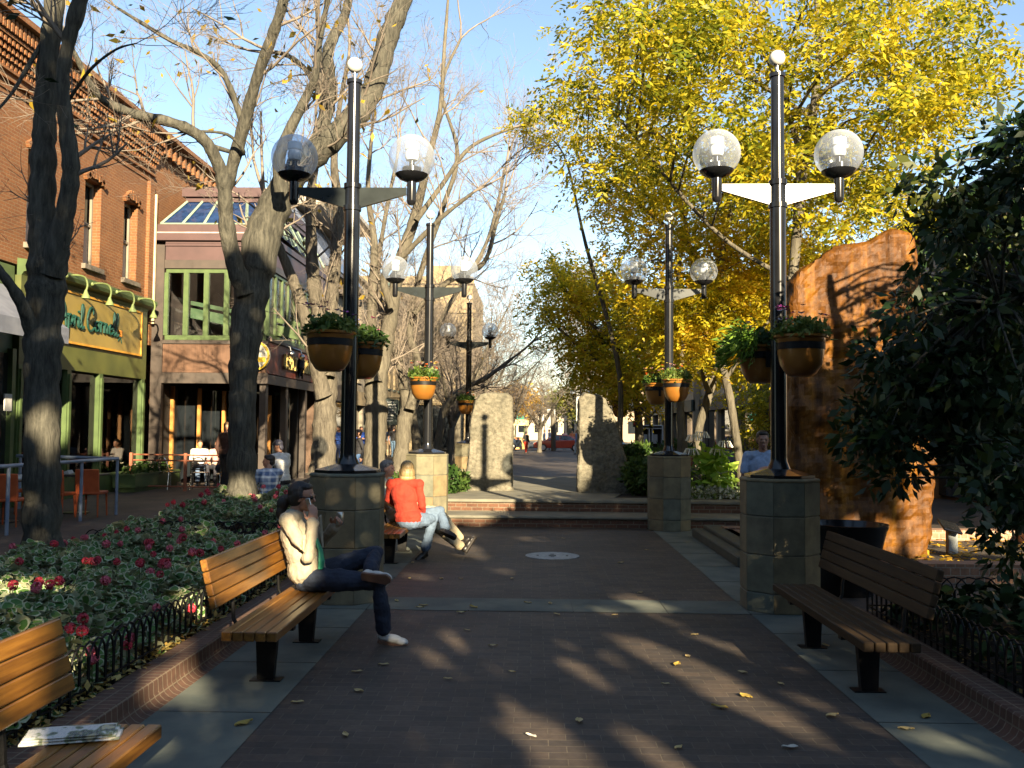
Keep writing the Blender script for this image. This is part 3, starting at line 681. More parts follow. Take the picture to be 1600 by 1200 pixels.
# C, D, E, F: the row behind the left lamp
LC = [limb_px([(504, 745, 42), (506, 690, 38), (508, 640, 36), (509, 600, 36), (504, 550, 28), (498, 490, 24), (489, 430, 21), (486, 370, 18), (486, 310, 16), (492, 250, 14), (505, 180, 11), (500, 100, 9), (495, 10, 6)], 19, 1),
      limb_px([(506, 620, 26), (492, 560, 23), (478, 500, 20), (462, 450, 18), (442, 400, 15), (425, 360, 12), (412, 300, 8)], 19, -1),
      limb_px([(510, 590, 26), (515, 520, 21), (520, 450, 19), (526, 380, 18), (528, 320, 15), (522, 250, 12), (530, 170, 8), (545, 90, 6)], 19, 1.4)]
make_tree('bare_tree', 'three-stemmed bare tree just behind and left of the left front lamp', 'tree', tuple(LC[0][0][0]), LC, 3, (3.8, 1.4, 3), BARK, leaves=(BLF, 60, .08, 1.8))
LD = [limb_px([(584, 745, 36), (586, 690, 34), (588, 640, 34), (587, 600, 36), (596, 560, 30), (608, 510, 24), (616, 460, 20), (628, 400, 19), (645, 350, 17), (658, 300, 14), (672, 240, 10), (688, 170, 8), (694, 80, 6), (700, 0, 4)], 22, 1),
      limb_px([(584, 600, 26), (577, 560, 22), (580, 500, 16), (584, 430, 14), (584, 370, 11), (575, 300, 8), (580, 220, 6)], 22, 1),
      limb_px([(612, 480, 12), (600, 430, 11), (640, 390, 9), (690, 340, 7), (740, 300, 5)], 22, -.6),
      limb_px([(650, 345, 10), (690, 290, 8), (735, 230, 6), (800, 200, 4)], 22, .8)]
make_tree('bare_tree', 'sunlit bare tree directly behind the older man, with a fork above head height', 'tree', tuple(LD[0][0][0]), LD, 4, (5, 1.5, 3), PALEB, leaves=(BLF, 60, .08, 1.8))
LE = [limb_px([(622, 745, 26), (628, 700, 23), (632, 660, 24), (638, 635, 24), (630, 600, 15), (622, 560, 13), (600, 500, 11), (590, 430, 9), (600, 350, 7), (620, 250, 5)], 24.5, 1),
      limb_px([(640, 640, 16), (650, 600, 13), (652, 560, 12), (640, 520, 11), (650, 450, 10), (690, 330, 8), (715, 240, 6), (690, 140, 5), (720, 60, 4)], 24.5, 1),
      limb_px([(646, 490, 9), (700, 440, 9), (755, 412, 8), (775, 350, 6), (790, 300, 4)], 24.5, 1.5)]
make_tree('bare_tree', 'slim pale forked bare tree between the older man and the second left lamp', 'tree', tuple(LE[0][0][0]), LE, 5, (6, 1.7, 3), PALEB)
LF = [limb_px([(652, 720, 14), (650, 680, 13), (645, 645, 13), (655, 610, 10), (665, 560, 8), (700, 480, 7), (760, 380, 6), (790, 260, 4)], 31, 1),
      limb_px([(680, 715, 14), (688, 670, 12), (694, 640, 12), (720, 610, 9), (760, 590, 7), (800, 560, 5)], 30, 1),]
for i, (L_, lab) in enumerate(((LF[0], 'thin bare tree standing behind the second left lamp pole'), (LF[1], 'bent bare tree with a long low branch reaching toward the left standing stone'))):
    make_tree('bare_tree', lab, 'tree', tuple(L_[0][0]), [L_], 6 + i, (10, 2.2, 3), PALEB, minr=.004)
# background bare trees closing the view
bx = [(715, 46, 12, 430), (758, 56, 11, 470), (792, 60, 9, 540), (843, 72, 7, 590), (730, 75, 9, 540), (925, 92, 8, 540), (940, 48, 10, 440), (650, 60, 11, 470), (1010, 62, 10, 480), (780, 98, 7, 560), (868, 110, 6, 560), (822, 100, 6, 600), (700, 38, 12, 480)]
blab = ['bare tree with broad twiggy crown left of the left standing stone', 'tall twiggy bare tree rising above the left standing stone', 'bare tree showing over the gap between the standing stones', 'pale-trunked bare tree standing in front of the red car', 'far bare tree behind the lamp left of the standing stones', 'bare tree just left of the right standing stone', 'bare tree rising over the right standing stone', 'far bare tree behind the sign board', 'far bare tree behind the right lamp at the steps', 'most distant bare tree beyond the road, left', 'most distant bare tree beyond the road, right', 'small bare tree close to the food kiosk', 'bare tree with low twigs beside the distant left lamp']
for i, ((x, Y, w_, top), lab) in enumerate(zip(bx, blab)):
    rs = random.Random(50 + i); b = at(x, 668, Y); b.z = gz(Y); s = 1.0; H = (668 - top) / pxm(Y) + 1.75; tr = w_ / 2 / pxm(Y); lean = rs.uniform(-.4, .4)
    fh = H * rs.uniform(.28, .36); base = np.array(b); P0 = [base, base + [lean * .3, 0, fh * .5], base + [lean * .5, 0, fh]]; lim = [(P0, [tr, tr * .85, tr * .8])]
    for k in range(6):
        a = 2 * PI * (k + rs.random() * .7) / 6; sp = H * rs.uniform(.22, .42); hh = H * rs.uniform(.62, .95); st = P0[2] if k % 2 else P0[2] - np.array([0, 0, fh * .15])
        lim.append(([st, st + np.array([math.cos(a) * sp * .35, math.sin(a) * sp * .35, (hh - fh) * .35]), st + np.array([math.cos(a) * sp * .7, math.sin(a) * sp * .7, (hh - fh) * .7]), st + np.array([math.cos(a) * sp, math.sin(a) * sp, hh - fh])], [tr * .5, tr * .36, tr * .25, tr * .12]))
    make_tree('distant_tree', lab, 'tree', tuple(base), lim, 60 + i, (4.5, H * .2, 3), PALEB, minr=.006, startz=fh * .6, up=.15)

# ------------------------------------------------------------------ leafy trees on the right
def poly_in(P, poly):
    x, y = P[:, 0], P[:, 1]; ins = np.zeros(len(P), bool); n = len(poly)
    for i in range(n):
        x1, y1 = poly[i]; x2, y2 = poly[(i + 1) % n]
        c = ((y1 > y) != (y2 > y)) & (x < (x2 - x1) * (y - y1) / (y2 - y1 + 1e-9) + x1); ins ^= c
    return ins
def poly_pts(poly, n, Y0, Y1):
    p = np.array(poly); out = []
    while len(out) < n:
        q = np.stack([rng.uniform(p[:, 0].min(), p[:, 0].max(), 400), rng.uniform(p[:, 1].min(), p[:, 1].max(), 400)], 1); out += list(q[poly_in(q, poly)])
    out = out[:n]; return np.array([np.array(at(a, b, rng.uniform(Y0, Y1))) for a, b in out])
def crown_fronds(C, per, rad, L, leaflet, pairs=6, flatz=.45):
    k = len(C) * per; idx = np.repeat(np.arange(len(C)), per); o = unit(rng.standard_normal((k, 3))); t = rng.random((k, 1)) ** .5
    P = C[idx] + o * t * rad * np.array([1, 1, flatz]); D = o * np.array([1, 1, .4]) + .4 * rng.standard_normal((k, 3)) - np.array([0, 0, .15]); return fronds(P, D, L, leaflet, pairs)
def branches_to(tk, start_pts, C, frac, rs):
    # fine branches running from the limbs out to the leaf clusters
    S = np.array(start_pts)
    for c in C:
        if rs.random() > frac: continue
        d = np.linalg.norm(S - c, axis=1); s = S[d.argmin()]; 
        if d.min() > 4.5: continue
        m = (s + c) / 2 + np.array([0, 0, .15]) * d.min() + .1 * rdir(); P, r = smooth_path([s, m, c], [.012 + .006 * d.min(), .01 + .003 * d.min(), .005], 3); tk.add(P, r, 4)
def leafy(name, label, base, limbs, clusters, mat_, seed, per, rad, L, leaflet, bark=PALEB, frac=.35, pairs=6):
    global rng; rng = np.random.default_rng(seed); rs = random.Random(seed)
    C = np.concatenate([poly_pts(*c) for c in clusters]); t = thing(name, label, 'tree', base); tk = Tubes(); S = []
    for li, (P, r) in enumerate(limbs):
        q, rr = smooth_path(P, r, 6); rr = rr * (1 + .06 * rng.standard_normal(len(rr)).clip(-1, 1)); tk.add(q, rr, 10); S += list(q[len(q) // 3:])
    tk.build('trunk', bark, t); tk = Tubes(); branches_to(tk, S, C, frac, rs); tk.build('branches', BARK, t)
    np_mesh('crown', *crown_fronds(C, per, rad, L, leaflet, pairs), mat_, t); return t
S_l = [limb_px([(1232, 850, 22), (1232, 735, 17), (1233, 600, 17), (1238, 450, 17), (1250, 310, 17), (1254, 250, 20), (1262, 205, 15), (1274, 150, 13), (1280, 60, 10), (1270, -60, 6)], 14.5, 1),
       limb_px([(1253, 245, 10), (1240, 205, 9), (1228, 160, 8), (1215, 100, 6), (1190, 20, 4)], 14.8, .5),
       limb_px([(1270, 210, 8), (1282, 150, 8), (1330, 120, 7), (1390, 115, 6), (1460, 90, 3)], 15, 1.5),
       limb_px([(1240, 440, 8), (1140, 380, 7), (1060, 300, 6), (980, 200, 4), (900, 120, 2)], 14.7, 1.0),
       limb_px([(1262, 240, 9), (1340, 260, 7), (1400, 300, 5), (1440, 320, 3)], 14.8, 1.2),
       limb_px([(1262, 180, 8), (1150, 110, 7), (1080, 90, 5), (1000, 60, 4), (930, 40, 2)], 15.2, .6)]
polyA = [(910, 5), (885, 60), (915, 90), (878, 120), (872, 150), (905, 175), (885, 215), (882, 270), (905, 300), (945, 300), (950, 290), (1010, 275), (1110, 285), (1235, 350), (1330, 350), (1400, 340), (1430, 280), (1370, 235), (1400, 230), (1450, 280), (1500, 235), (1530, 160), (1575, 140), (1560, 80), (1530, 40), (1545, 5), (1500, -60), (900, -60)]
leafy('yellow_leafed_tree', 'tall tree with a huge bright yellow crown above the rusty boulder', tuple(S_l[0][0][0]), S_l, [(polyA, 205, 12.5, 18)], YELG, 21, 20, .5, .42, .11)
Q_l = [limb_px([(1090, 760, 15), (1089, 720, 14), (1092, 670, 13), (1104, 630, 13), (1112, 600, 14), (1118, 560, 11), (1122, 480, 10), (1125, 400, 9), (1140, 300, 7)], 19.5, .6),
       limb_px([(1108, 615, 10), (1099, 580, 9), (1100, 520, 8), (1085, 430, 7), (1070, 340, 6)], 19.5, .6),
       limb_px([(1120, 500, 8), (1090, 400, 7), (1010, 330, 6), (950, 280, 4), (900, 240, 2)], 20, 1)]
polyB = [(930, 310), (925, 350), (965, 365), (945, 400), (960, 430), (1000, 480), (990, 520), (1000, 570), (1080, 590), (1140, 560), (1200, 600), (1235, 560), (1235, 330), (1100, 280), (930, 290)]
leafy('yellow_leafed_tree', 'golden tree with forked pale trunk behind the lamp at the right end of the steps', tuple(Q_l[0][0][0]), Q_l, [(polyB, 115, 18, 23), ([(940, 300), (1240, 300), (1440, 360), (1240, 200), (900, 180)], 55, 18, 23)], YEL, 22, 22, .65, .4, .115)
T_l = [limb_px([(1159, 760, 15), (1155, 720, 14), (1148, 670, 13), (1140, 620, 13), (1128, 560, 12), (1128, 480, 11), (1128, 400, 9), (1150, 300, 6)], 19, -.4), limb_px([(1136, 590, 6), (1170, 540, 6), (1220, 480, 4), (1270, 430, 3)], 19, -.5)]
leafy('yellow_leafed_tree', 'leaning pale-trunked yellow tree between the right lamps, behind the white-flowered plant', tuple(T_l[0][0][0]), T_l, [([(1100, 330), (1240, 330), (1330, 380), (1240, 520), (1240, 600), (1160, 560), (1110, 480)], 60, 18, 21)], YEL, 23, 22, .6, .36, .1)
O_l = [limb_px([(1072, 752, 15), (1068, 700, 14), (1063, 640, 12), (1066, 560, 11), (1062, 470, 10), (1060, 400, 8)], 18.5, .5)]
leafy('yellow_leafed_tree', 'straight pale-trunked yellow tree right behind the pole of the right steps lamp', tuple(O_l[0][0][0]), O_l, [([(1010, 420), (1110, 420), (1110, 560), (1000, 560)], 26, 18, 21)], YEL, 24, 20, .6, .36, .1)
W_l = [limb_px([(1000, 760, 16), (1000, 700, 13), (996, 640, 12), (985, 580, 11), (975, 520, 9), (960, 470, 6)], 26, 0), limb_px([(988, 600, 8), (930, 560, 7), (880, 520, 5), (845, 480, 3)], 26, .5), limb_px([(980, 540, 6), (940, 520, 6), (900, 480, 5), (870, 430, 3)], 26, .5)]
polyC = [(842, 440), (868, 400), (900, 408), (945, 440), (985, 420), (1030, 470), (1040, 600), (960, 590), (905, 620), (885, 580), (905, 560), (870, 520), (835, 500)]
leafy('yellow_leafed_tree', 'low golden tree spreading over the right standing stone', tuple(W_l[0][0][0]), W_l, [(polyC, 120, 25, 29), ([(940, 560), (1030, 560), (1020, 640), (985, 655), (950, 620)], 22, 24, 26)], YEL, 25, 22, .7, .42, .13, pairs=5)
V_l = [limb_px([(865, 712, 8), (864, 660, 7), (862, 640, 6)], 78, 0)]
leafy('yellow_leafed_tree', 'far orange-yellow tree between the food kiosk and the pale banners', (V_l[0][0][0][0], 78, -.25), V_l, [([(800, 600), (830, 608), (840, 640), (815, 650), (795, 635)], 30, 76, 80), ], ORN, 26, 14, .8, .6, .3, pairs=3)
leafy('green_leafed_tree', 'far olive green tree behind the red car', (at(890, 668, 95)[0], 95, -.25), [limb_px([(890, 705, 8), (890, 660, 7), (888, 630, 6)], 95, 0)], [([(860, 620), (895, 590), (925, 600), (925, 660), (870, 660)], 50, 93, 98)], leafmat('olive_leaves', [(.06, .08, .02), (.14, .15, .03), (.3, .25, .05)]), 27, 14, 1.2, .7, .35, pairs=3)
for i, (poly, Y, lab) in enumerate((([(1000, 640), (1060, 600), (1120, 640), (1110, 500), (1020, 500)], 36, 'yellow tree against the dark shop fronts on the right'), ([(1130, 500), (1240, 480), (1240, 600), (1180, 640), (1130, 590)], 34, 'thin bronze-leafed tree left of the right front lamp, by the shop fronts'), ([(1180, 600), (1230, 600), (1235, 680), (1160, 690)], 30, 'low green-yellow shrubby tree beside the man in the blue shirt'))):
    cx = sum(p[0] for p in poly) / len(poly); b = at(cx, 668, Y + 1); b.z = 0
    leafy('yellow_leafed_tree', lab, tuple(b), [([np.array(b), np.array(at(cx + 3, 600, Y + 1)), np.array(at(cx, 520, Y + 1))], [.14, .11, .05])], [(poly, 40, Y, Y + 3)], YEL if i < 2 else YELG, 30 + i, 20, .7, .4, .14, pairs=4)
# scattered last leaves on one bare tree: a small yellow spray by the sky gap
leafy('yellow_leafed_tree', 'slender tree whose last yellow spray hangs alone in the sky left of the big crown', (1.6, 21.5, 0), [([np.array((1.9, 21.5, .4)), np.array((2.0, 21.5, 3)), np.array((1.2, 21.4, 6)), np.array(at(880, 240, 21)), np.array(at(830, 200, 21))], [.07, .06, .04, .02, .008])], [([(790, 185), (830, 178), (858, 205), (850, 225), (800, 215)], 7, 20.6, 21.3)], YEL, 34, 16, .3, .34, .1)
# ------------------------------------------------------------------ buildings on the left
OBR = brickmat('orange_brick', (.27, .105, .032), (.22, .082, .027), (.27, .16, .08), bw=.22, bh=.075, ms=.009, patch=.22, bump=.5)
GRN = pm('sage_green_paint', (.09, .14, .045), (.065, .1, .035), scale=3, rough=.5, bump=.05)
GRNL = pm('light_green_trim', (.11, .17, .055), (.08, .13, .042), scale=5, rough=.45, bump=.05)
OLV = pm('olive_fascia', (.12, .13, .03), (.08, .095, .024), scale=1.5, rough=.5, bump=.05)
GOLD = pm('yellow_sign_panel', (.28, .2, .05), (.22, .16, .045), scale=1.2, rough=.45, bump=.03)
TEAL = pm('teal_lettering', (.008, .055, .04), rough=.5)
MAUV = pm('mauve_metal', (.17, .09, .088), (.13, .07, .07), scale=2, rough=.5, bump=.04)
UMB = pm('umber_metal', (.1, .075, .06), (.07, .055, .045), scale=3, rough=.5)
GLS = glassmat('dark_window_glass', (.012, .015, .018), .03); PANE = clearglass('shop_pane')
STN = pm('stone_sill', (.2, .17, .13), (.12, .1, .08), scale=8, rough=.8)
BLIND = pm('pale_blind', (.5, .46, .38), (.38, .34, .28), scale=2, rough=.8)
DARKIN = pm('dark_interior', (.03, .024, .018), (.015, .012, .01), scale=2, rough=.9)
TANW = pm('tan_stucco', (.42, .33, .19), (.34, .26, .15), scale=1.5, rough=.85, bump=.2)
CREAM = pm('cream_stucco', (.36, .32, .24), (.3, .26, .2), scale=2, rough=.85)
XF = -10.9
def wall_holes(m, y0, y1, z0, z1, holes, x0, x1, mi=0):
    # wall slab in the X range x0..x1 with rectangular openings (ya, yb, za, zb)
    ys = sorted({y0, y1} | {h[0] for h in holes} | {h[1] for h in holes})
    for a, b in zip(ys[:-1], ys[1:]):
        hs = sorted([(h[2], h[3]) for h in holes if h[0] <= a + 1e-6 and h[1] >= b - 1e-6]); z = z0
        for (p, q) in hs:
            if p > z: m.bb(x0, x1, a, b, z, p, mi)
            z = q
        if z < z1: m.bb(x0, x1, a, b, z, z1, mi)
bt = thing('brick_building', 'two-storey orange brick building with corbelled cornice and yellow shop sign', 'building', (XF, 22, 0))
wins = [(y - .42, y + .42, 5.62, 7.75) for y in (12.6, 14.8, 17.2, 19.9, 22.45, 24.6)]
m = MB(); wall_holes(m, 10, 25.97, 5.1, 8.62, wins, XF - .4, XF); m.bb(XF - .4, XF, 10, 25.97, 8.72, 10.0); m.bb(XF - .4, XF, 25.98, 38, 4, 10.0); m.bb(XF - .4, XF + .03, 10, 25.97, 8.62, 8.72)
m.bb(XF - 12, XF - .41, 10, 38, 0, 9.9)
for y in (10.2, 25.75): m.bb(XF, XF + .1, y - .16, y + .16, 5.1, 8.6)
m.build('wall', OBR, bt)
m = MB()
m.bb(XF - .1, XF + .42, 10, 38.2, 9.98, 10.08); m.bb(XF - .1, XF + .36, 10, 38.2, 10.08, 10.16); m.bb(XF, XF + .09, 10, 26, 8.80, 8.86)
cor = m.build('cornice', OBR, bt)
m = MB(); y = 10.1
while y < 26:
    for k in range(4):
        z = 9.08 + k * .13; d = .05 + k * .055; o_ = .06 if k % 2 else 0; m.bb(XF, XF + d, y + o_, y + o_ + .07, z, z + .1)
    m.bb(XF, XF + .3, y, y + .08, 9.68, 9.96); y += .15
m.bb(XF, XF + .07, 10, 25.97, 9.0, 9.06); m.bb(XF, XF + .24, 10, 25.97, 9.6, 9.66); 
while y < 38: m.bb(XF, XF + .26, y, y + .12, 9.55, 9.97); y += .38
m.build('corbels', OBR, cor)
for (a, b, c, d) in wins:
    m = MB(); cy0 = (a + b) / 2
    m.bb(XF - .26, XF - .2, a, a + .06, c, d); m.bb(XF - .26, XF - .2, b - .06, b, c, d); m.bb(XF - .26, XF - .2, a + .06, b - .06, d - .08, d); m.bb(XF - .26, XF - .2, a + .06, b - .06, c, c + .07); m.bb(XF - .27, XF - .21, a + .06, b - .06, (c + d) / 2 - .03, (c + d) / 2 + .03)
    w_ = m.build('window', CREAM, bt)
    m = MB(); m.bb(XF - .3, XF - .29, a + .06, b - .06, c + .07, d - .08); m.build('glass', GLS, w_)
    m = MB(); m.bb(XF - .288, XF - .275, a + .06, b - .06, c + .07, c + 1.15); m.build('blind', BLIND, w_)
    m = MB(); m.bb(XF - .24, XF + .1, a - .08, b + .08, c - .12, c); m.build('sill', STN, w_)
    m = MB(); n = 7
    for k in range(n):
        aa = PI * (.18 + .64 * k / (n - 1)); m.box((XF + .03, cy0 - math.cos(aa) * .5, d - .12 + math.sin(aa) * .28), (.12, .12, .24), rx=aa - PI / 2)
    m.build('arch_hood', OBR, w_)
m = MB(); m.tube([(XF + .1, 25.97, 8.3), (XF + .1, 25.97, 4.6)], .045, 8); m.build('downpipe', pm('pale_pipe', (.55, .4, .25)), bt)
# shop front under the brick: cornice, fascia, posts
YE = 25.6; YS = 19.2
m = MB(); m.prism([(XF, 4.88), (XF + .1, 4.88), (XF + .14, 4.95), (XF + .34, 5.0), (XF + .38, 5.08), (XF + .38, 5.16), (XF + .3, 5.2), (XF, 5.24)], 0, 1, 'y')
m = MB(); pr = [(XF, 4.88), (XF + .1, 4.88), (XF + .14, 4.95), (XF + .34, 5.0), (XF + .38, 5.08), (XF + .38, 5.16), (XF + .3, 5.2), (XF, 5.24)]; m.prism(pr, YS, YE, 'y')
y = YS + .1
m.build('shop_cornice', GRN, bt)
m = MB(); m.bb(XF - .2, XF + .1, YS, YE, 3.0, 4.88); m.build('fascia', OLV, bt)
sg = MB(); sg.bb(XF + .1, XF + .14, 19.9, 25.1, 3.66, 4.78); sp_ = sg.build('sign_panel', GOLD, bt)
m = MB(); 
for a, b, c, d in ((19.86, 25.14, 4.78, 4.83), (19.86, 25.14, 3.61, 3.66), (19.86, 19.9, 3.66, 4.78), (25.1, 25.14, 3.66, 4.78)): m.bb(XF + .1, XF + .17, a, b, c, d)
m.build('sign_frame', pm('ochre_frame', (.6, .3, .04)), sp_)
# hand-lettered shop name: strokes in a (s, z) plane, s runs along the sign
ST = {
 'A': [[(0, 0), (.18, .5), (.34, .95), (.44, .55), (.5, 0)], [(.1, .3), (.5, .36)]],
 'p': [[(0, .42), (.08, .5), (.06, .1), (.02, -.4)], [(.06, .38), (.2, .52), (.34, .34), (.22, .08), (.08, .14)]],
 'r': [[(0, .42), (.07, .48), (.07, .03)], [(.07, .3), (.16, .48), (.28, .42)]],
 'i': [[(0, .35), (.06, .46), (.06, .1), (.14, .02), (.2, .1)], [(.07, .68), (.1, .72)]],
 'l': [[(0, .2), (.14, .7), (.16, 1.0), (.08, .98), (.05, .5), (.08, .08), (.16, .02), (.24, .12)]],
 'C': [[(.46, .74), (.42, .95), (.22, .98), (.04, .6), (.06, .18), (.26, -.02), (.5, .14)]],
 'o': [[(.2, .46), (.06, .4), (.02, .18), (.14, .02), (.28, .14), (.28, .38), (.18, .47), (.36, .42)]],
 'n': [[(0, .4), (.06, .46), (.06, .03)], [(.06, .3), (.2, .47), (.28, .36), (.28, .08), (.38, .04)]],
 'e': [[(.03, .22), (.28, .32), (.2, .48), (.06, .36), (.05, .12), (.18, .01), (.34, .14)]]}
WD = {'A': .56, 'p': .38, 'r': .3, 'i': .22, 'l': .22, 'C': .52, 'o': .36, 'n': .4, 'e': .34, ' ': .22}
def script_text(m, text, y0, z0, h, x, rad=.022, sc_=.95):
    s = y0
    for ch in text:
        for st in ST.get(ch, []):
            P, r = smooth_path([(x + .01, s + p[0] * h * sc_, z0 + p[1] * h) for p in st], [rad] * len(st), 4); m.tube([tuple(q) for q in P], [(rad, rad * .7)] * len(P), 6)
        s += WD[ch] * h * sc_
    return s
m = MB(); e = script_text(m, 'April Cornell', 20.62, 4.0, .56, XF + .16, .034, 1.28); m.build('lettering', TEAL, sp_)
m = MB()
for k in range(9): m.ball((XF + .16, e + .1 + .05 * (k % 3), 4.05 + .05 * (k // 3)), (.02, .04, .04), 6, 4)
m.build('painted_fruit', pm('fruit_orange', (.6, .22, .03)), sp_)
m = MB(); m.tube([(XF + .16, e + .02, 3.9), (XF + .16, e + .12, 4.02), (XF + .16, e + .22, 4.2)], .014, 5); m.tube([(XF + .16, e + .22, 3.86), (XF + .16, e + .16, 4.0)], .014, 5); m.build('painted_stem', TEAL, sp_)
for yy in (20.9, 22.1, 23.4, 24.7):
    m = MB(); P, r = smooth_path([(XF + .36, yy - .35, 5.08), (XF + .5, yy - .2, 5.12), (XF + .62, yy - .02, 5.1), (XF + .66, yy + .04, 4.95), (XF + .64, yy + .04, 4.82)], [.022] * 5, 5)
    m.tube([tuple(q) for q in P], .022, 8); m.ball((XF + .38, yy - .35, 5.08), .05, 8, 6); m.lathe([(.1, 0), (.085, .06), (.05, .12), (.025, .2), (0, .21)], 12, (XF + .63, yy + .04, 4.62)); m.build('sign_lamp', pm('pale_green_enamel', (.17, .22, .075)), bt, smooth=True)
posts = [19.3, 21.35, 22.95, 25.45]
for y in posts: m = MB(); m.bb(XF - .05, XF + .1, y - .09, y + .09, 0, 2.998); m.bb(XF + .1, XF + .14, y - .05, y + .05, .5, 2.9); m.build('shopfront_post', GRNL, bt)
m = MB(); m.bb(XF - .06, XF + .06, YS, YE, .0, .5); m.build('stall_riser', GRN, bt)
for a, b in zip(posts[:-1], posts[1:]):
    m = MB(); m.bb(XF - .02, XF - .01, a + .09, b - .09, .5, 2.95); m.build('shop_window', PANE, bt)
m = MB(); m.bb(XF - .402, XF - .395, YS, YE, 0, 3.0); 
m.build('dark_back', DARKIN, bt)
CLO = [pm('garment_%d' % i, c, tuple(x * .4 for x in c), scale=9, rough=.8) for i, c in enumerate([(.5, .2, .03), (.45, .14, .04), (.4, .28, .12), (.12, .07, .05)])]
for k, y in enumerate((19.8, 20.9, 21.8, 22.3, 23.4, 24.0)):
    m = MB(); m.lathe([(.12, .7), (.16, .75), (.13, 1.0), (.09, 1.25), (.16, 1.5), (.13, 1.62), (.05, 1.66)], 10, (XF - .22, y, .1)); m.tube([(XF - .22, y, .5), (XF - .22, y, .8)], .02, 6); m.build('window_dress', CLO[k % 4], bt, smooth=True)
# angled display panel beside the entrance
m = MB(); m.prism([(24.3, .55), (25.25, .55), (25.25, 2.9), (24.75, 2.9), (24.3, 2.2)], XF - .2, XF - .17, 'x'); m.build('pale_display_panel', pm('pale_yellow_board', (.5, .46, .24), (.4, .36, .18), scale=2), bt)
m = MB(); m.lathe([(.18, 0), (.22, .3)], 4, (0, 0, 0)); 
pl = thing('window_box', 'long green planter box with small flowers under the green shop window', 'planter', (XF + .45, 24.9, 0))
m = MB(); m.bb(XF + .16, XF + .75, 23.6, 26.6, .12, .42); m.bb(XF + .14, XF + .77, 23.58, 26.62, .42, .47); m.bb(XF + .2, XF + .7, 23.7, 26.5, 0, .12); m.build('box', GRN, pl)
P = in_ball(700, (XF + .45, 25.1, .52), (.3, 1.5, .2)); P = P[P[:, 2] > .45]; np_mesh('foliage', *leafcards(P, .07, 1.4), DKGREEN, pl)
for k in range(14): m = MB(); bloom(m, (XF + .45 + random.uniform(-.2, .3), 23.7 + k * .2, .62 + random.random() * .12), .05); m.build('flower', petal([(.8, .5, .4), (.8, .7, .5)][k % 2]), pl, fix=False)
# neighbouring shop with its grey awning, far left
nb = thing('shop_building', 'plain neighbouring shop with a grey awning at the far left edge', 'building', (XF, 12, 0))
m = MB(); m.bb(XF - .4, XF - .02, 5, 19.15, 0, 5.05); m.build('wall', GRN, nb)
m = MB(); m.prism([(XF, 4.6), (XF + 1.25, 3.72), (XF + 1.25, 3.4), (XF + 1.2, 3.4), (XF + 1.2, 3.7), (XF, 4.5)], 14, 19.0, 'y'); m.build('awning', pm('grey_canvas', (.28, .3, .36), (.2, .22, .28), scale=3, rough=.8), nb)
m = MB()
for y in (15, 16.5, 18, 19.05): m.bb(XF - .02, XF + .1, y - .07, y + .07, 0, 3.3)
m.build('frame', GRNL, nb)
m = MB(); m.bb(XF - .02, XF, 14, 19, .5, 3.2); m.build('shop_window', GLS, nb)
m = MB(); m.bb(XF + .1, XF + .13, 18.7, 18.95, 2.0, 2.35); m.build('notice', pm('pale_notice', (.5, .5, .48)), nb)

# green-framed restaurant stepping forward
XR = -7.6; YR = 26.2
rb = thing('restaurant_building', 'mauve two-storey restaurant with green window frames and sloping glass roof', 'building', ((XF + XR) / 2, YR + 4, 0))
m = MB()
# front (facing the camera), upper storey bands
m.bb(XF + .0, XR, YR, YR + .12, 3.24, 4.05); m.build('copper_panel', pm('ribbed_copper_panel', (.3, .15, .08), (.2, .1, .055), scale=14, rough=.5, stretch=(3, 3, .1)), rb)
m = MB(); m.bb(XR - .12, XR, YR + .12, 33.5, 3.24, 4.15); m.build('red_signboard', pm('rust_red_board', (.16, .035, .018), (.11, .025, .015), scale=2, rough=.5), rb)
m = MB(); m.bb(XF, XR + .05, YR - .06, YR, 2.93, 3.23); m.bb(XR, XR + .06, YR - .06, 33.6, 2.93, 3.2); m.bb(XF, XR + .05, YR - .05, YR + .05, 4.06, 4.16); m.bb(XR, XR + .05, YR + .05, 33.6, 4.16, 4.26); m.bb(XF, XF + .32, YR - .05, YR + .1, 0, 6.9); m.bb(XF + .33, XR + .05, YR - .05, YR + .1, 6.22, 6.46)
m.bb(XR - .1, XR + .06, YR + .1, 33.6, 6.22, 6.4); m.build('umber_trim', UMB, rb)
m = MB(); m.bb(XF + .33, XR + .02, YR, YR + .1, 6.47, 6.86); m.bb(XF + .33, XR + .06, YR - .04, YR + .1, 6.87, 6.93); m.bb(XF + .33, XR + .04, YR - .02, YR + .1, 6.94, 7.0); m.bb(XF, XR + .1, YR - .12, YR + .1, 7.02, 7.22); m.bb(XF, XR + .02, YR, YR + .1, 7.26, 7.5); m.bb(XR - .1, XR + .05, YR + .1, 33.6, 6.41, 7.0); m.bb(XR - .1, XR + .1, YR + .1, 33.7, 7.02, 7.2)
m.build('mauve_bands', MAUV, rb)
m = MB(); m.bb(XF, XR + .12, YR - .13, YR + .1, 7.22, 7.255); m.build('bright_flashing', pm('pale_flashing', (.7, .62, .55), rough=.3), rb)
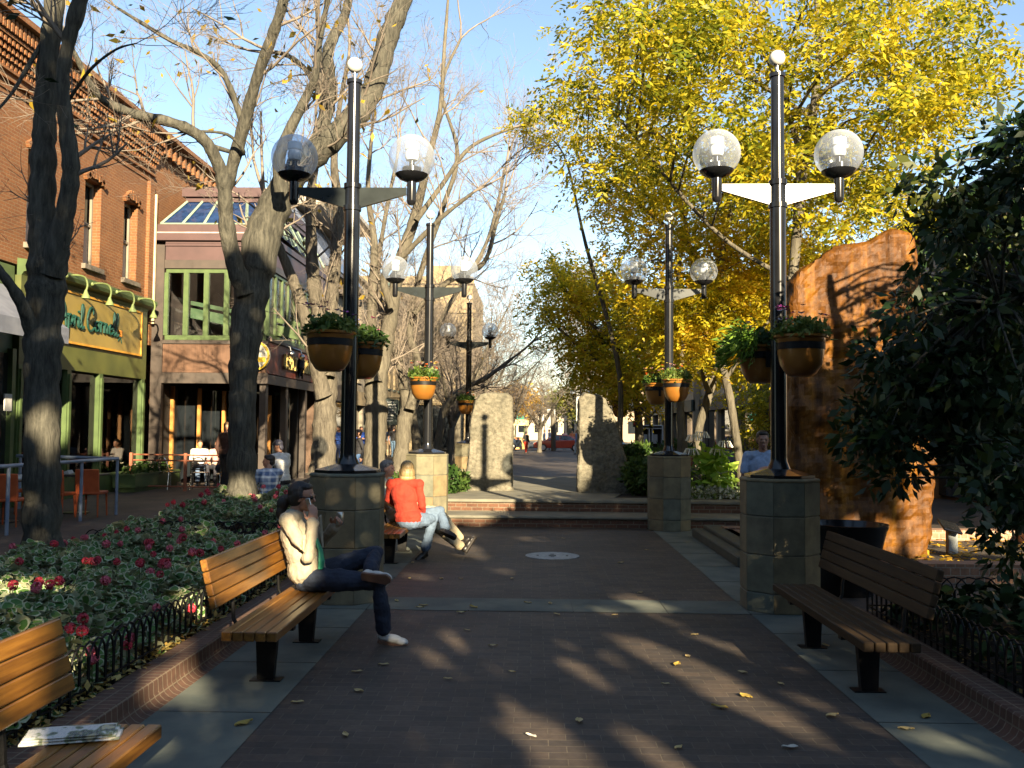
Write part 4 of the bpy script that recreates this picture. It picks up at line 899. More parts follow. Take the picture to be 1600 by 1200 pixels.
# upper windows: frames + dark room with a lit ceiling edge
m = MB(); x0 = XF + .36; x1 = XR - .02; n = 5; wdt = (x1 - x0) / n
m.bb(x0, x1, YR, YR + .08, 6.1, 6.2); m.bb(x0, x1, YR, YR + .08, 4.17, 4.3)
for k in range(n + 1): xx = x0 + k * wdt; m.bb(xx - .07, xx + .07, YR - .01, YR + .09, 4.3, 6.1)
ys = [YR + .15 + k * .72 for k in range(11)]
m.bb(XR - .08, XR + .01, YR + .1, 33.5, 6.12, 6.2); m.bb(XR - .08, XR + .01, YR + .1, 33.5, 4.27, 4.38)
for y in ys: m.bb(XR - .09, XR + .02, y - .06, y + .06, 4.38, 6.12)
m.build('window_frame', GRNL, rb)
m = MB(); m.bb(x0, x1, YR + .05, YR + .055, 4.3, 6.1); m.bb(XR - .05, XR - .045, YR + .1, 33.5, 4.38, 6.12); m.build('window_pane', PANE, rb)
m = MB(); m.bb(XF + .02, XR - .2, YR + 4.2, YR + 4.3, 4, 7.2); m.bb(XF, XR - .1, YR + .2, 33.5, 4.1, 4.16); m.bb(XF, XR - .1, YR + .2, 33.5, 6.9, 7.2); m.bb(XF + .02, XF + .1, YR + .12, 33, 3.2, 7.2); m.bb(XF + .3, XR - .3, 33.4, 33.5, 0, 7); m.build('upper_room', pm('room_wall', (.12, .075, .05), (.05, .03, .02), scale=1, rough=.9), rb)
m = MB(); m.box((XF + 2.4, YR + 1.2, 5.05), (3.6, .06, .12), ry=R(11)); m.box((XF + 2.4, YR + 1.3, 4.75), (3.6, .3, .3), ry=R(11)); m.build('stair_rail', GRNL, rb)
for k in range(6): m = MB(); xx = x0 + .2 + k * .55; m.lathe([(.06, 0), (.08, .1), (.03, .14)], 8, (xx, YR + .25, 4.17)); m.build('table_lamp', pm('cream_shade', (.7, .5, .35)), rb)
# glass roof
m = MB(); t0 = (YR + .05, 7.5); t1 = (YR + 1.15, 8.42); xa, xb = XF + .15, XR - .05
m.add([(xa, t0[0], t0[1]), (xb, t0[0], t0[1]), (xb - .5, t1[0], t1[1]), (xa + .35, t1[0], t1[1])], [(0, 1, 2, 3)]); m.add([(xb, t0[0], t0[1]), (xb, 33.5, 7.3), (xb - .5, 33.5, 8.4), (xb - .5, t1[0], t1[1])], [(0, 1, 2, 3)])
rg = m.build('glass_roof', pm('blue_roof_glass', (.02, .045, .12), (.012, .025, .07), rough=.06, bump=0), rb)
m = MB()
for k in range(6): f_ = k / 5; a = Vector((xa + f_ * (xb - xa), t0[0] - .02, t0[1] + .01)); b = Vector((xa + .35 + f_ * (xb - .5 - xa - .35), t1[0] - .02, t1[1] + .02)); m.tube([a, b], (.045, .04), 4)
for k in range(8): y = YR + 1.2 + k; m.tube([(xb, y, 7.5), (xb - .5, y, 8.42)], .04, 4)
m.tube([(xa, t0[0] - .02, 7.51), (xb, t0[0] - .02, 7.51)], .04, 4); m.build('roof_bars', pm('pale_green_bar', (.25, .33, .24), rough=.4), rg)
m = MB(); m.bb(xa + .3, xb - .45, YR + 1.1, 33.5, 8.42, 8.56); m.bb(xa + .22, xb - .4, YR + 1.0, 33.6, 8.56, 8.84); m.bb(xa + .3, xb - .6, YR + 1.3, 33.4, 7.25, 8.42); m.build('roof_cap', MAUV, rb)
# ground floor recess
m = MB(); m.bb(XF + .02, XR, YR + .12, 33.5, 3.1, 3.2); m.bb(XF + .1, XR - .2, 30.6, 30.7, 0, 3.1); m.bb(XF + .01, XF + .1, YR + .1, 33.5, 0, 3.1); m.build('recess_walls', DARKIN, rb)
AMB = pm('amber_wood_post', (.5, .24, .06), (.36, .16, .04), scale=3, rough=.4)
for k, xx in enumerate((-10.75, -10.1, -9.5, -8.9, -8.35, -7.95)):
    m = MB(); m.bb(xx - .05, xx + .05, 27.4 + k * .45, 27.5 + k * .45, 0, 2.9 - k * .05); m.build('door_post', AMB, rb)
m = MB()
for k in range(5): xx = -10.5 + k * .6; m.bb(xx - .27, xx + .27, 27.9 + k * .45, 27.92 + k * .45, .1, 2.8)
m.build('ground_window', GLS, rb)
for y in (YR + .2, 28.6, 31, 33.4): m = MB(); m.bb(XR - .2, XR - .02, y - .12, y + .12, 0, 3.1); m.build('column', UMB, rb)
m = MB(); m.lathe([(.22, 0), (.22, .05)], 20, (0, 0, 0)); 
# round sign with its spot lamp on the copper panel
m = MB(); cc = Vector((XR - .28, YR - .1, 3.72)); vs = []
m.T = Matrix.Translation(cc) @ Matrix.Rotation(PI / 2, 4, 'X'); m.lathe([(.42, -.04), (.42, .04)], 28); rs_ = m.build('round_sign', pm('white_disc', (.75, .72, .6)), rb)
m = MB(); m.T = Matrix.Translation(cc + Vector((0, -.05, 0))) @ Matrix.Rotation(PI / 2, 4, 'X'); m.lathe([(.36, 0), (.42, .01), (.42, .02), (.36, .03), (.36, 0)], 28, cap=False); m.T = None; m.bb(cc.x - .3, cc.x + .3, cc.y - .06, cc.y - .045, cc.z - .18, cc.z - .04); m.bb(cc.x - .08, cc.x + .02, cc.y - .06, cc.y - .045, cc.z + .0, cc.z + .25); m.build('sign_marks', pm('sign_yellow', (.75, .5, .03)), rs_)
m = MB(); m.tube([(cc.x - .75, YR - .05, 4.0), (cc.x - .6, YR - .3, 3.98), (cc.x - .5, YR - .35, 3.92)], .025, 6); m.tube([(cc.x - .6, YR - .33, 3.98), (cc.x - .42, YR - .3, 3.85)], [.05, .07], 10); m.build('spot_lamp', CHROME, rb)
# gold letters on the red side board
GLD = pm('gold_letter', (.75, .58, .2), (.55, .4, .12), scale=20, rough=.4)
m = MB(); y = 27.9; rs = random.Random(3)
def blockletter(m, y, z, h, w_, x, kind):
    S = {0: [((0, 0), (0, 1)), ((0, 1), (1, 1)), ((1, 1), (1, 0)), ((0, .5), (1, .5))], 1: [((0, 0), (0, 1)), ((0, 0), (1, 0)), ((0, 1), (1, 1)), ((1, 0), (1, 1))], 2: [((.5, 0), (.5, 1)), ((0, 1), (1, 1)), ((0, 0), (1, 0))], 3: [((0, 0), (0, 1)), ((0, 1), (1, 1)), ((0, .5), (.8, .5)), ((0, 0), (1, 0))], 4: [((0, 0), (0, 1)), ((0, 0), (1, 0))]}[kind]
    for (a, b), (c, d) in S: m.bb(x, x + .05, y + min(a, c) * w_ - .035, y + max(a, c) * w_ + .035, z + min(b, d) * h - .04, z + max(b, d) * h + .04)
for k in range(5): blockletter(m, 28.0 + k * .3, 3.52, .36, .17, XR + .03, [1, 3, 0, 4, 2][k])
for k in range(5): blockletter(m, 30.35 + k * .27, 3.52, .36, .15, XR + .03, [2, 0, 1, 3, 0][k])
m.build('gold_lettering', GLD, rb)
m = MB(); m.tube([(XR + .06, 29.75, 3.35), (XR + .1, 29.7, 3.6), (XR + .1, 29.8, 3.85), (XR + .1, 29.9, 3.95)], [.05, .13, .12, .05], 8); m.tube([(XR + .1, 29.7, 3.55), (XR + .1, 29.5, 3.3)], .03, 5); m.tube([(XR + .1, 29.85, 3.55), (XR + .1, 29.95, 3.28)], .03, 5); m.build('sign_figure', IRON, rb)
for y in (27.6, 28.9, 31.0, 32.0):
    m = MB(); m.ball((XR + .35, y, 3.9), .09, 8, 6); m.tube([(XR, y, 4.2), (XR + .3, y, 4.1), (XR + .35, y, 3.9)], .018, 6); m.build('sign_spot', CHROME, rb, smooth=True)

# further buildings up the left side
def facade(name, label, x, y0, y1, h, wm, wz, wfl, cm, base='dark', cd=.5, cat_='building'):
    t = thing(name, label, cat_, (x, (y0 + y1) / 2, 0)); m = MB(); s = 1 if x < 0 else -1; holes = []
    n = int((y1 - y0) / 1.9)
    for fl in wfl:
        for k in range(n): yc = y0 + (k + .5) * (y1 - y0) / n; holes.append((yc - .42, yc + .42, fl, fl + 1.75))
    xa, xb = sorted((x, x - s * .35)); wall_holes(m, y0, y1, 3.0, h, holes, xa, xb); xa, xb = sorted((x - s * .36, x - s * 12)); m.bb(xa, xb, y0, y1, 0, h - .1); 
    k = 0
    yy = y0
    while yy < y1: m.bb(*sorted((x - s * .3, x)), yy, yy + .35, 0, 3.0); yy += (y1 - y0) / max(1, int((y1 - y0) / 4)) - .0001
    m.build('wall', wm, t)
    m = MB(); m.bb(*sorted((x - s * .2, x - s * .19)), y0, y1, .1, 2.9); m.build('shop_glass', GLS, t)
    m = MB(); m.bb(*sorted((x - s * .1, x + s * .12)), y0, y1, 2.75, 3.4); m.build('fascia', wz, t)
    for (a, b, c, d) in holes:
        f = MB(); f.bb(*sorted((x - s * .2, x - s * .14)), a, a + .07, c, d); f.bb(*sorted((x - s * .2, x - s * .14)), b - .07, b, c, d); f.bb(*sorted((x - s * .2, x - s * .14)), a + .07, b - .07, c + .8, c + .88); f.bb(*sorted((x - s * .2, x + s * .08)), a - .06, b + .06, c - .1, c); w_ = f.build('window', cm, t)
        f = MB(); f.bb(*sorted((x - s * .24, x - s * .23)), a, b, c, d); f.build('glass', GLS, w_)
    m = MB(); m.prism([(x - s * .3, h - .5), (x + s * .12, h - .5), (x + s * .2, h - .3), (x + s * cd, h - .12), (x + s * cd, h), (x - s * .3, h + .05)], y0 - .1, y1 + .1, 'y')
    yy = y0
    while yy < y1: m.bb(*sorted((x, x + s * cd * .75)), yy, yy + .12, h - .62, h - .14); yy += .5
    m.build('cornice', cm, t); return t
SLATE = pm('slate_metal', (.1, .12, .17), (.05, .065, .1), scale=3, rough=.35)
DGRN = pm('dark_green_metal', (.035, .06, .05), (.02, .035, .03), scale=4, rough=.5)
t = facade('cream_building', 'cream building with dark slate mansard beyond the restaurant', -7.9, 33.8, 40, 7.6, CREAM, UMB, (4.2,), UMB)
m = MB(); m.prism([(-7.4, 7.66), (-8.9, 9.9), (-9.4, 9.9), (-9.4, 7.66)], 33.8, 40, 'y'); m.build('mansard_roof', SLATE, t)
m = MB(); m.bb(-9.6, -7.9, 33.7, 41.5, 9.92, 10.3); m.bb(-9.9, -7.2, 33.6, 41.6, 10.32, 10.5); m.build('roof_parapet', pm('grey_parapet', (.4, .36, .3), (.3, .27, .22), scale=2), t)
t = facade('stone_building', 'pale stone shop building with white columns, left behind the bare trees', -8.4, 41.2, 50, 8.6, CREAM, TANW, (3.9, 6.1), CREAM)
t = facade('cornice_building', 'shop building with heavy dark green bracketed cornice behind the left lamp', -8.6, 50.3, 66, 9.6, TANW, DGRN, (4.0, 6.4), DGRN, cd=1.1)
# tan building with arched windows across the end
YT = 70
tb = thing('arched_building', 'tan building with tall arched upper windows facing down the mall', 'building', (-11, YT, 0))
m = MB(); X0, X1 = -16, -4.6; ar = [(-11.6, 1.0), (-9.9, 1.0), (-8.15, 1.0), (-6.3, 1.0)]
zt = 13.2; xs = X0
def arch_wall(m, x0, x1, z0, z1, ops, y):
    xs = x0
    for c, w_ in ops:
        a, b = c - w_ / 2, c + w_ / 2; m.bb(xs, a, y, y + .4, z0, z1); zo0, zo1 = 6.1, 9.0; m.bb(a, b, y, y + .4, z0, zo0)
        arc = [(a + w_ * k / 8, zo1 + math.sqrt(max(0, 1 - ((k - 4) / 4) ** 2)) * w_ / 2) for k in range(9)]
        m.prism(arc + [(b, z1), (a, z1)], y, y + .4, 'y'); xs = b
    m.bb(xs, x1, y, y + .4, z0, z1)
arch_wall(m, X0, X1, 3.4, zt, ar, YT); m.bb(X0, X1, YT + .42, YT + 14, 0, zt - .3); m.bb(X0, X0 + .5, YT, YT + .4, 0, 3.4); m.bb(X1 - .6, X1, YT, YT + .4, 0, 3.4)
for k in range(7): m.bb(X0 + 1 + k * 1.6, X0 + 1.35 + k * 1.6, YT - .25, YT, 10.7, 11.0)
m.build('wall', TANW, tb)
m = MB(); m.bb(X0 - .1, X1 + .1, YT - .3, YT - .01, 12.6, 12.9); m.bb(X0 - .1, X1 + .2, YT - .2, YT - .01, 10.4, 10.65); m.bb(X0, X1, YT - .15, YT - .01, 3.5, 3.8); m.build('string_course', TANW, tb)
for c, w_ in ar: m = MB(); m.bb(c - w_ / 2, c + w_ / 2, YT + .3, YT + .32, 6.1, 9.6); f = m.build('arched_window', GLS, tb); m = MB(); m.bb(c - .04, c + .04, YT + .24, YT + .29, 6.1, 9.5); m.bb(c - w_ / 2, c + w_ / 2, YT + .24, YT + .29, 7.8, 7.9); m.build('frame', CREAM, f)
m = MB(); m.bb(X0, X1, YT + .3, YT + .32, 0, 3.4); m.build('shop_glass', GLS, tb)
m = MB(); m.bb(-7.9, -5.2, YT + .5, YT + 3, zt - .3, zt + .9); m.build('parapet_block', TANW, tb)
# shops on the right, in shade behind the trees
PAYW = pm('booth_white', (.6, .62, .62)); 
facade('shop_row', 'dark shop row behind the trees on the right with pale upper wall', 9.4, 34, 52, 8.2, pm('grey_tan_wall', (.34, .29, .22), (.26, .22, .17), scale=2), pm('black_fascia', (.02, .022, .025)), (4.2,), UMB)
t = facade('shop_row', 'further shop row on the right with dark green fascia near the payphones', 9.0, 52.3, 74, 9.0, pm('dull_tan_wall', (.38, .3, .2), (.28, .22, .15), scale=2), DGRN, (4.2, 6.4), UMB)
t = facade('brick_shop', 'shop with maroon awning beyond the man in the blue shirt', 10.4, 20, 33.6, 7.4, pm('brown_wall', (.3, .2, .13), (.22, .14, .09), scale=2), pm('black_fascia2', (.02, .02, .02)), (4.2,), UMB)
m = MB(); m.prism([(10.4, 4.3), (8.9, 3.2), (8.9, 2.95), (8.95, 2.95), (8.95, 3.15), (10.4, 4.2)], 27, 33, 'y'); m.build('awning', pm('maroon_canvas', (.14, .02, .03), rough=.8), t)
# end of the view, far beyond the road
for i, (x0, x1, Y, h, c, lab) in enumerate(((-34, -4.5, 135, 7.2, (.36, .28, .2), 'low brown far building closing the mall behind the kiosk'), (-3.5, 9, 150, 6.5, (.42, .36, .28), 'low pale far building straight behind the red car'), (10, 34, 135, 8.5, (.34, .26, .18), 'tall brown far building at the right end of the road'))):
    t = thing('far_building', lab, 'building', ((x0 + x1) / 2, Y, -.25), 'buildings at the far end'); m = MB(); m.bb(x0, x1, Y, Y + 10, -.25, h); m.bb(x0 - .3, x1 + .3, Y - .3, Y + 10.2, h + .002, h + .5); m.build('wall', pm('far_wall_%d' % i, c, rough=.9), t)
    k = x0 + 1.2
    while k < x1 - 1:
        for z in (1, 4.2): m = MB(); m.bb(k, k + 1.2, Y - .03, Y - .005, z, z + 1.8); m.build('window', GLS, t)
        k += 2.6
# ------------------------------------------------------------------ stones, fountain boulder, fences, beds
def clouds(name, size, depth=3):
    t = bpy.data.textures.new(name, 'CLOUDS'); t.noise_scale = size; t.noise_depth = depth; return t
CL1 = clouds('lumps', .55, 4); CL2 = clouds('grain', .12, 4)
def rockify(o, vox, s1, s2, sm=0):
    md = o.modifiers.new('r', 'REMESH'); md.mode = 'VOXEL'; md.voxel_size = vox
    if sm: md = o.modifiers.new('s', 'SMOOTH'); md.factor = .5; md.iterations = sm
    for tx, s in ((CL1, s1), (CL2, s2)):
        md = o.modifiers.new('d', 'DISPLACE'); md.texture = tx; md.strength = s; md.mid_level = .5; md.texture_coords = 'LOCAL'
    md = o.modifiers.new('r', 'REMESH') if False else None
def stone(name, label, cat_, outline, Y, th, mat_, vox=.035, s1=.12, s2=.05, yoff=(0, 0), sm=3, back=.9):
    pts = [at(x, y, Y) for x, y in outline]; cx = sum(p.x for p in pts) / len(pts); z0 = min(p.z for p in pts)
    m = MB(); n = len(pts); vs = []; fs = []; cz = sum(p.z for p in pts) / n
    ring = [(0, .965), (.05, 1.0), (th * .8, .97), (th, back)]
    for d, s in ring:
        for p in pts: vs.append((cx + (p.x - cx) * s, Y + d, z0 - .1 + (p.z - z0) * (1 - (1 - s) * .5)))
    fs = [tuple(range(n)), tuple(range(4 * n - 1, 3 * n - 1, -1))]
    for l in range(3):
        for i in range(n): j = (i + 1) % n; fs.append((l * n + i, l * n + n + i, l * n + n + j, l * n + j))
    m.add(vs, fs); o = m.build(name, mat_, loc=(cx, Y, z0)); tag(o, label, cat_); rockify(o, vox, s1, s2, sm)
    for p in o.data.polygons: p.use_smooth = True
    return o
m_, nt, b = nmat('grey_standing_stone'); v = texco(nt); n1 = noise_(nt, v, 2.2, 8, .65); n2 = noise_(nt, v, 14, 8, .7)
c = ramp_(nt, n1, [(.3, (.09, .087, .065)), (.5, (.15, .14, .105)), (.7, (.2, .18, .135))]); c = mix_(nt, 1, c, ramp_(nt, n2, [(.35, (.55, .53, .5)), (.6, (1.1, 1.08, 1.05))]), 'MULTIPLY'); nt.links.new(c, b.inputs['Base Color']); b.inputs['Roughness'].default_value = .9; bump_(nt, b, n2, .8, .03); GSTN = m_
stone('standing_stone', 'squared pale standing stone left of the gap above the steps', 'standing stone', [(730, 768), (729, 735), (731, 700), (734, 650), (741, 620), (749, 608), (772, 605), (795, 608), (800, 616), (801, 660), (800, 768)], 19.6, .65, GSTN)
stone('standing_stone', 'sloping-shouldered grey standing stone right of the gap above the steps', 'standing stone', [(902, 770), (903, 700), (904, 650), (905, 615), (914, 607), (938, 609), (947, 616), (955, 634), (964, 655), (972, 680), (981, 712), (986, 740), (988, 770)], 19.3, .7, GSTN)
m_, nt, b = nmat('rusty_wet_rock'); v = texco(nt, 4, 4, .25); n1 = noise_(nt, v, 1.6, 8, .6); v2 = texco(nt); n2 = noise_(nt, v2, 9, 8, .7); n3 = noise_(nt, v2, 30, 4)
c = ramp_(nt, n1, [(.28, (.025, .009, .001)), (.5, (.1, .038, .003)), (.66, (.19, .08, .006)), (.8, (.3, .15, .02))]); c = mix_(nt, 1, c, ramp_(nt, n2, [(.35, (.6, .55, .5)), (.6, (1.15, 1.1, 1))]), 'MULTIPLY'); c = mix_(nt, ramp_(nt, n3, [(.66, (0, 0, 0)), (.74, (.5, .5, .5))]), c, (.22, .15, .06))
nt.links.new(c, b.inputs['Base Color']); b.inputs['Roughness'].default_value = .55; b.inputs['Specular IOR Level'].default_value = .2; bump_(nt, b, n2, .5, .02); RUST = m_
stone('fountain_boulder', 'giant rust-orange boulder fountain with a curved top standing in a brick basin', 'boulder fountain', [(1246, 885), (1242, 800), (1240, 600), (1237, 480), (1239, 430), (1252, 412), (1275, 395), (1305, 376), (1338, 362), (1368, 356), (1398, 350), (1424, 352), (1434, 374), (1443, 415), (1450, 460), (1458, 560), (1464, 640), (1470, 700), (1469, 745), (1461, 800), (1453, 885)], 12.5, 1.5, RUST, vox=.05, s1=.24, s2=.045)
# basin rim, plaque post, bowl
t = thing('fountain_basin', 'low brick basin rim around the boulder fountain', 'basin', (5.6, 10.9, 0))
BB = brickmat('basin_brick', (.38, .2, .12), (.32, .17, .1), (.4, .33, .25), bw=.11, bh=.09, ms=.007)
m = MB(); m.bb(3.0, 7.8, 10.9, 11.2, 0, .22); m.bb(7.5, 7.8, 11.2, 14.6, 0, .22); m.bb(3.0, 7.8, 14.6, 14.9, 0, .22); m.bb(3.0, 3.3, 11.2, 14.6, 0, .2); m.build('rim', BB, t)
m = MB(); m.bb(3.3, 7.5, 11.2, 14.6, 0, .06); m.build('basin_floor', SOIL, t)
P = np.stack([rng.uniform(3.4, 7.4, 900), rng.uniform(11.3, 14.5, 900), rng.uniform(.065, .12, 900)], 1); o = np_mesh('leaf_litter', *leafcards(P, .07, 1.4, flat_=.8), ORN); tag(o, kind='stuff')
t = thing('plaque_post', 'short pale post with a slanted black plaque beside the boulder fountain', 'plaque', (5.78, 13.0, .06))
m = MB(); m.rbox((5.78, 13.0, .24), (.13, .1, .36), .01); m.build('post', pm('pale_blue_grey', (.33, .36, .36)), t); m = MB(); m.rbox((5.74, 12.96, .44), (.26, .3, .035), .008, rx=R(22), ry=R(14)); m.build('plaque', BLACK, t)
m = MB(); m.lathe([(.28, 0), (.3, .05), (.36, .45), (.42, .68), (.44, .72), (.44, .75), (.4, .75), (.37, .66), (0, .64)], 32, (3.38, 10.15, 0))
tag(m.build('round_planter', BLACK, smooth=True, loc=(3.38, 10.15, 0)), 'large round black tub behind the right front lamp pedestal', 'tub')
# hoop fences
def hoops(name, label, p0, p1, z0, h, sp=.11):
    p0 = Vector(p0); p1 = Vector(p1); L = (p1 - p0).length; d = (p1 - p0) / L; n = int(L / sp); m = MB(); w_ = sp * 1.9
    for k in range(n):
        a = p0 + d * (k * sp); pts = []
        for q in ((0, 0), (0, .62)): pts.append(Vector((a.x + d.x * w_ * q[0], a.y + d.y * w_ * q[0], z0 + h * q[1])))
        for j in range(1, 6): an = PI - PI * j / 6; pts.append(Vector((a.x + d.x * w_ * (.5 + .5 * math.cos(an)), a.y + d.y * w_ * (.5 + .5 * math.cos(an)), z0 + h * (.62 + .38 * math.sin(an)))))
        pts += [Vector((a.x + d.x * w_, a.y + d.y * w_, z0 + h * .62)), Vector((a.x + d.x * w_, a.y + d.y * w_, z0))]
        m.tube(pts, .0075, 5)
    m.tube([p0 + Vector((0, 0, z0 + .07)), p1 + Vector((0, 0, z0 + .07))], .009, 5)
    return tag(m.build(name, IRON, loc=(p0.x, p0.y, z0), fix=False), label, 'fence', 'low hooped iron fences round the beds')
hoops('hoop_fence', 'hooped black iron edging of the near geranium bed behind the left benches', (-2.62, 2.0, 0), (-2.62, 11.3, 0), .12, .34)
hoops('hoop_fence', 'hooped iron edging across the far end of the near geranium bed', (-2.62, 11.3, 0), (-5.4, 11.3, 0), .12, .34)
hoops('hoop_fence', 'hooped iron edging across the near end of the rear geranium bed', (-2.62, 12.0, 0), (-5.3, 12.0, 0), .12, .38)
hoops('hoop_fence', 'hooped iron edging along the walk side of the rear geranium bed', (-2.62, 12.0, 0), (-2.62, 16.2, 0), .12, .34)
hoops('hoop_fence', 'hooped black iron fence just behind the dark right bench', (3.0, 2.5, 0), (3.0, 8.4, 0), .12, .34)
hoops('hoop_fence', 'row of black iron hoops crossing behind the dark shrubs near the brick basin', (3.0, 8.45, 0), (7.5, 8.45, 0), .12, .33, .13)
# geranium beds
VPALE = leafmat('pale_leaf_margin', [(.38, .41, .24), (.45, .48, .3), (.5, .5, .32)], trans=.25, rough=.6); VGRN = leafmat('geranium_leaf_green', [(.045, .12, .025), (.075, .17, .035), (.13, .24, .05)], trans=.25, rough=.5)
def mound(x, y, x0, x1, y0, y1, h, seed):
    e = min(1, min(x - x0, x1 - x) / .35) * min(1, min(y - y0, y1 - y) / .35); e = max(0, e) ** .5
    return .14 + h * e * (.72 + .5 * mnoise.noise(Vector((x * 1.6, y * 1.6, seed))))
def bed(name, x0, x1, y0, y1, h, n, size, seed, parts=True, mats=(None, None)):
    global rng; rng = np.random.default_rng(seed); X = rng.uniform(x0, x1, n); Y = rng.uniform(y0, y1, n)
    Z = np.array([mound(a, b, x0, x1, y0, y1, h, seed) for a, b in zip(X, Y)]) - rng.random(n) ** 2 * .16 + rng.random(n) * .035; P = np.stack([X, Y, np.maximum(.13, Z)], 1)
    st = rng.bit_generator.state; V1, F1 = roundleaf(P, size, 8, .55); rng.bit_generator.state = st
    V2, F2 = roundleaf(P, size, 8, .55); C = V2.reshape(n, 8, 3); cen = C.mean(1, keepdims=True); nn = np.cross(C[:, 2] - C[:, 0], C[:, 5] - C[:, 0]); nn = unit(nn); nn[nn[:, 2] < 0] *= -1
    V2 = (cen + (C - cen) * .76 + nn[:, None, :] * .0035).reshape(-1, 3)
    V = np.concatenate([V1, V2]); Fc = np.concatenate([F1, F2 + len(V1)]); mi = np.concatenate([np.zeros(n), np.ones(n)])
    o = np_mesh(name, V, Fc, [mats[0] or VPALE, mats[1] or VGRN], mi=mi); tag(o, kind='stuff'); return o
bed('geranium_foliage', -5.35, -2.62, 2.2, 11.3, .46, 15000, .036, 5)
bed('geranium_foliage', -5.3, -2.62, 12.05, 16.2, .62, 6000, .04, 6)
CRIM = petal((.6, .04, .07)); CRIM2 = petal((.66, .12, .16))
def geranium(mt):
    m = MB()
    for k in range(46):
        d = Vector(rdir()); d.z = d.z * .8 + .12; d.normalize(); c = d * .026; s_ = d.orthogonal().normalized(); q_ = d.cross(s_); r_ = random.uniform(.009, .014)
        for e_ in range(2): o_ = s_ * math.cos(e_ * 2.2) + q_ * math.sin(e_ * 2.2); p_ = d.cross(o_); m.add([c, c + o_ * r_ + p_ * r_ * .7 + d * .004, c + o_ * r_ * 1.9, c + o_ * r_ - p_ * r_ * .7 + d * .004], [(0, 1, 2, 3)])
    o = m.build('geranium_flower', mt, fix=False); return o
g0 = geranium(CRIM); g1 = geranium(CRIM2); stm = MB(); stm.tube([(0, 0, -.13), (.004, 0, 0)], .003, 4); STEM = pm('stem_green', (.08, .13, .03)); first = [True, True]
rs = random.Random(12); fl = []
for px, py in ((70, 1015), (110, 960), (145, 970), (92, 930), (165, 915), (60, 938), (245, 920), (250, 898), (262, 892), (300, 905), (318, 960) , (90, 1015), (147, 972), (163, 914), (235, 880), (262, 875), (300, 878), (312, 876), (150, 880), (152, 892), (265, 865), (235, 850), (280, 850), (285, 858), (265, 835), (312, 832), (333, 848), (345, 860), (100, 842), (115, 828), (130, 825), (163, 840), (188, 856), (197, 845), (232, 860), (255, 885), (335, 880), (356, 905), (200, 950), (205, 945), (130, 948), (20, 850), (30, 880), (215, 835), (205, 818), (350, 870)):
    p = gnd(px, py, .55)
    if p.x > -2.62: continue
    if p.y > 11.2 or p.x < -5.6: p = gnd(px, py, .5)
    p.x = max(p.x, -5.2); bedn = 'near' if p.y < 11.5 else 'rear'; fl.append((p.x, p.y, mound(p.x, p.y, -5.35, -2.62, 2.2, 11.3, .46, 5) + .11 if p.y < 11.3 else .6, 'near'))
for k in range(84):
    x = rs.uniform(-5.2, -2.7); y = rs.uniform(12.1, 16) if k < 40 else rs.uniform(3, 11)
    if k >= 40: fl.append((x, y, mound(x, y, -5.35, -2.62, 2.2, 11.3, .46, 5) + .1, 'near')); continue
    y = y; fl.append((x, y, mound(x, y, -5.3, -2.62, 12.05, 16.2, .62, 6) + rs.uniform(.09, .17), 'rear'))
st0 = stm.build('stem', STEM, g0, fix=False); stm2 = stm.build('stem', STEM, g1, fix=False)
for k, (x, y, z, bn) in enumerate(fl):
    j = k % 2; src = (g0, g1)[j]; o = src if first[j] else dup(src); first[j] = False; s = rs.uniform(.8, 1.2); o.scale = (s, s, s); o.location = (x, y, z); o.rotation_euler = (0, 0, rs.random() * 6)
    tag(o, 'crimson-pink geranium bloom above the variegated leaves of the %s bed' % bn, 'flower', 'geranium blooms in the %s bed' % bn)
# leaf litter under the fence and fallen leaves on the walk
rng = np.random.default_rng(9)
P = np.stack([rng.uniform(-2.85, -2.56, 2600), rng.uniform(2, 11, 2600), rng.uniform(.125, .19, 2600)], 1); tag(np_mesh('leaf_litter', *leafcards(P, .035, 1.6, flat_=.7), leafmat('litter', [(.2, .11, .03), (.38, .25, .06), (.5, .38, .12)], trans=.2)), kind='stuff')
P = np.stack([rng.uniform(3.0, 4.6, 900), rng.uniform(3, 8.5, 900), rng.uniform(.125, .16, 900)], 1); tag(np_mesh('leaf_litter', *leafcards(P, .035, 1.6, flat_=.8), MATS['litter']), kind='stuff')
LFM = [leafmat('fallen_tan', [(.4, .3, .14), (.5, .38, .16)], trans=.1), leafmat('fallen_gold', [(.34, .24, .05), (.4, .28, .06)], trans=.1), leafmat('fallen_pale', [(.5, .48, .42), (.55, .5, .4)], trans=.1)]
protoL = []
for j in range(3):
    m = MB(); vs = []; k = 7; n_ = []
    for i in range(k): a = i / (k - 1); wv = .02 * math.sin(PI * min(1, a * 1.05 + .03)) + .002; z = .003 + .004 * a * a * (1 if j else .5); vs += [(a * .085 - .04, -wv, z + .004 + .004 * math.sin(a * 9)), (a * .085 - .04, 0, z * .6), (a * .085 - .04, wv, z + .005)]
    fs = []
    for i in range(k - 1): b_ = i * 3; fs += [(b_, b_ + 3, b_ + 4, b_ + 1), (b_ + 1, b_ + 4, b_ + 5, b_ + 2)]
    m.add(vs, fs); protoL.append(m.build('fallen_leaf', LFM[j], fix=False))
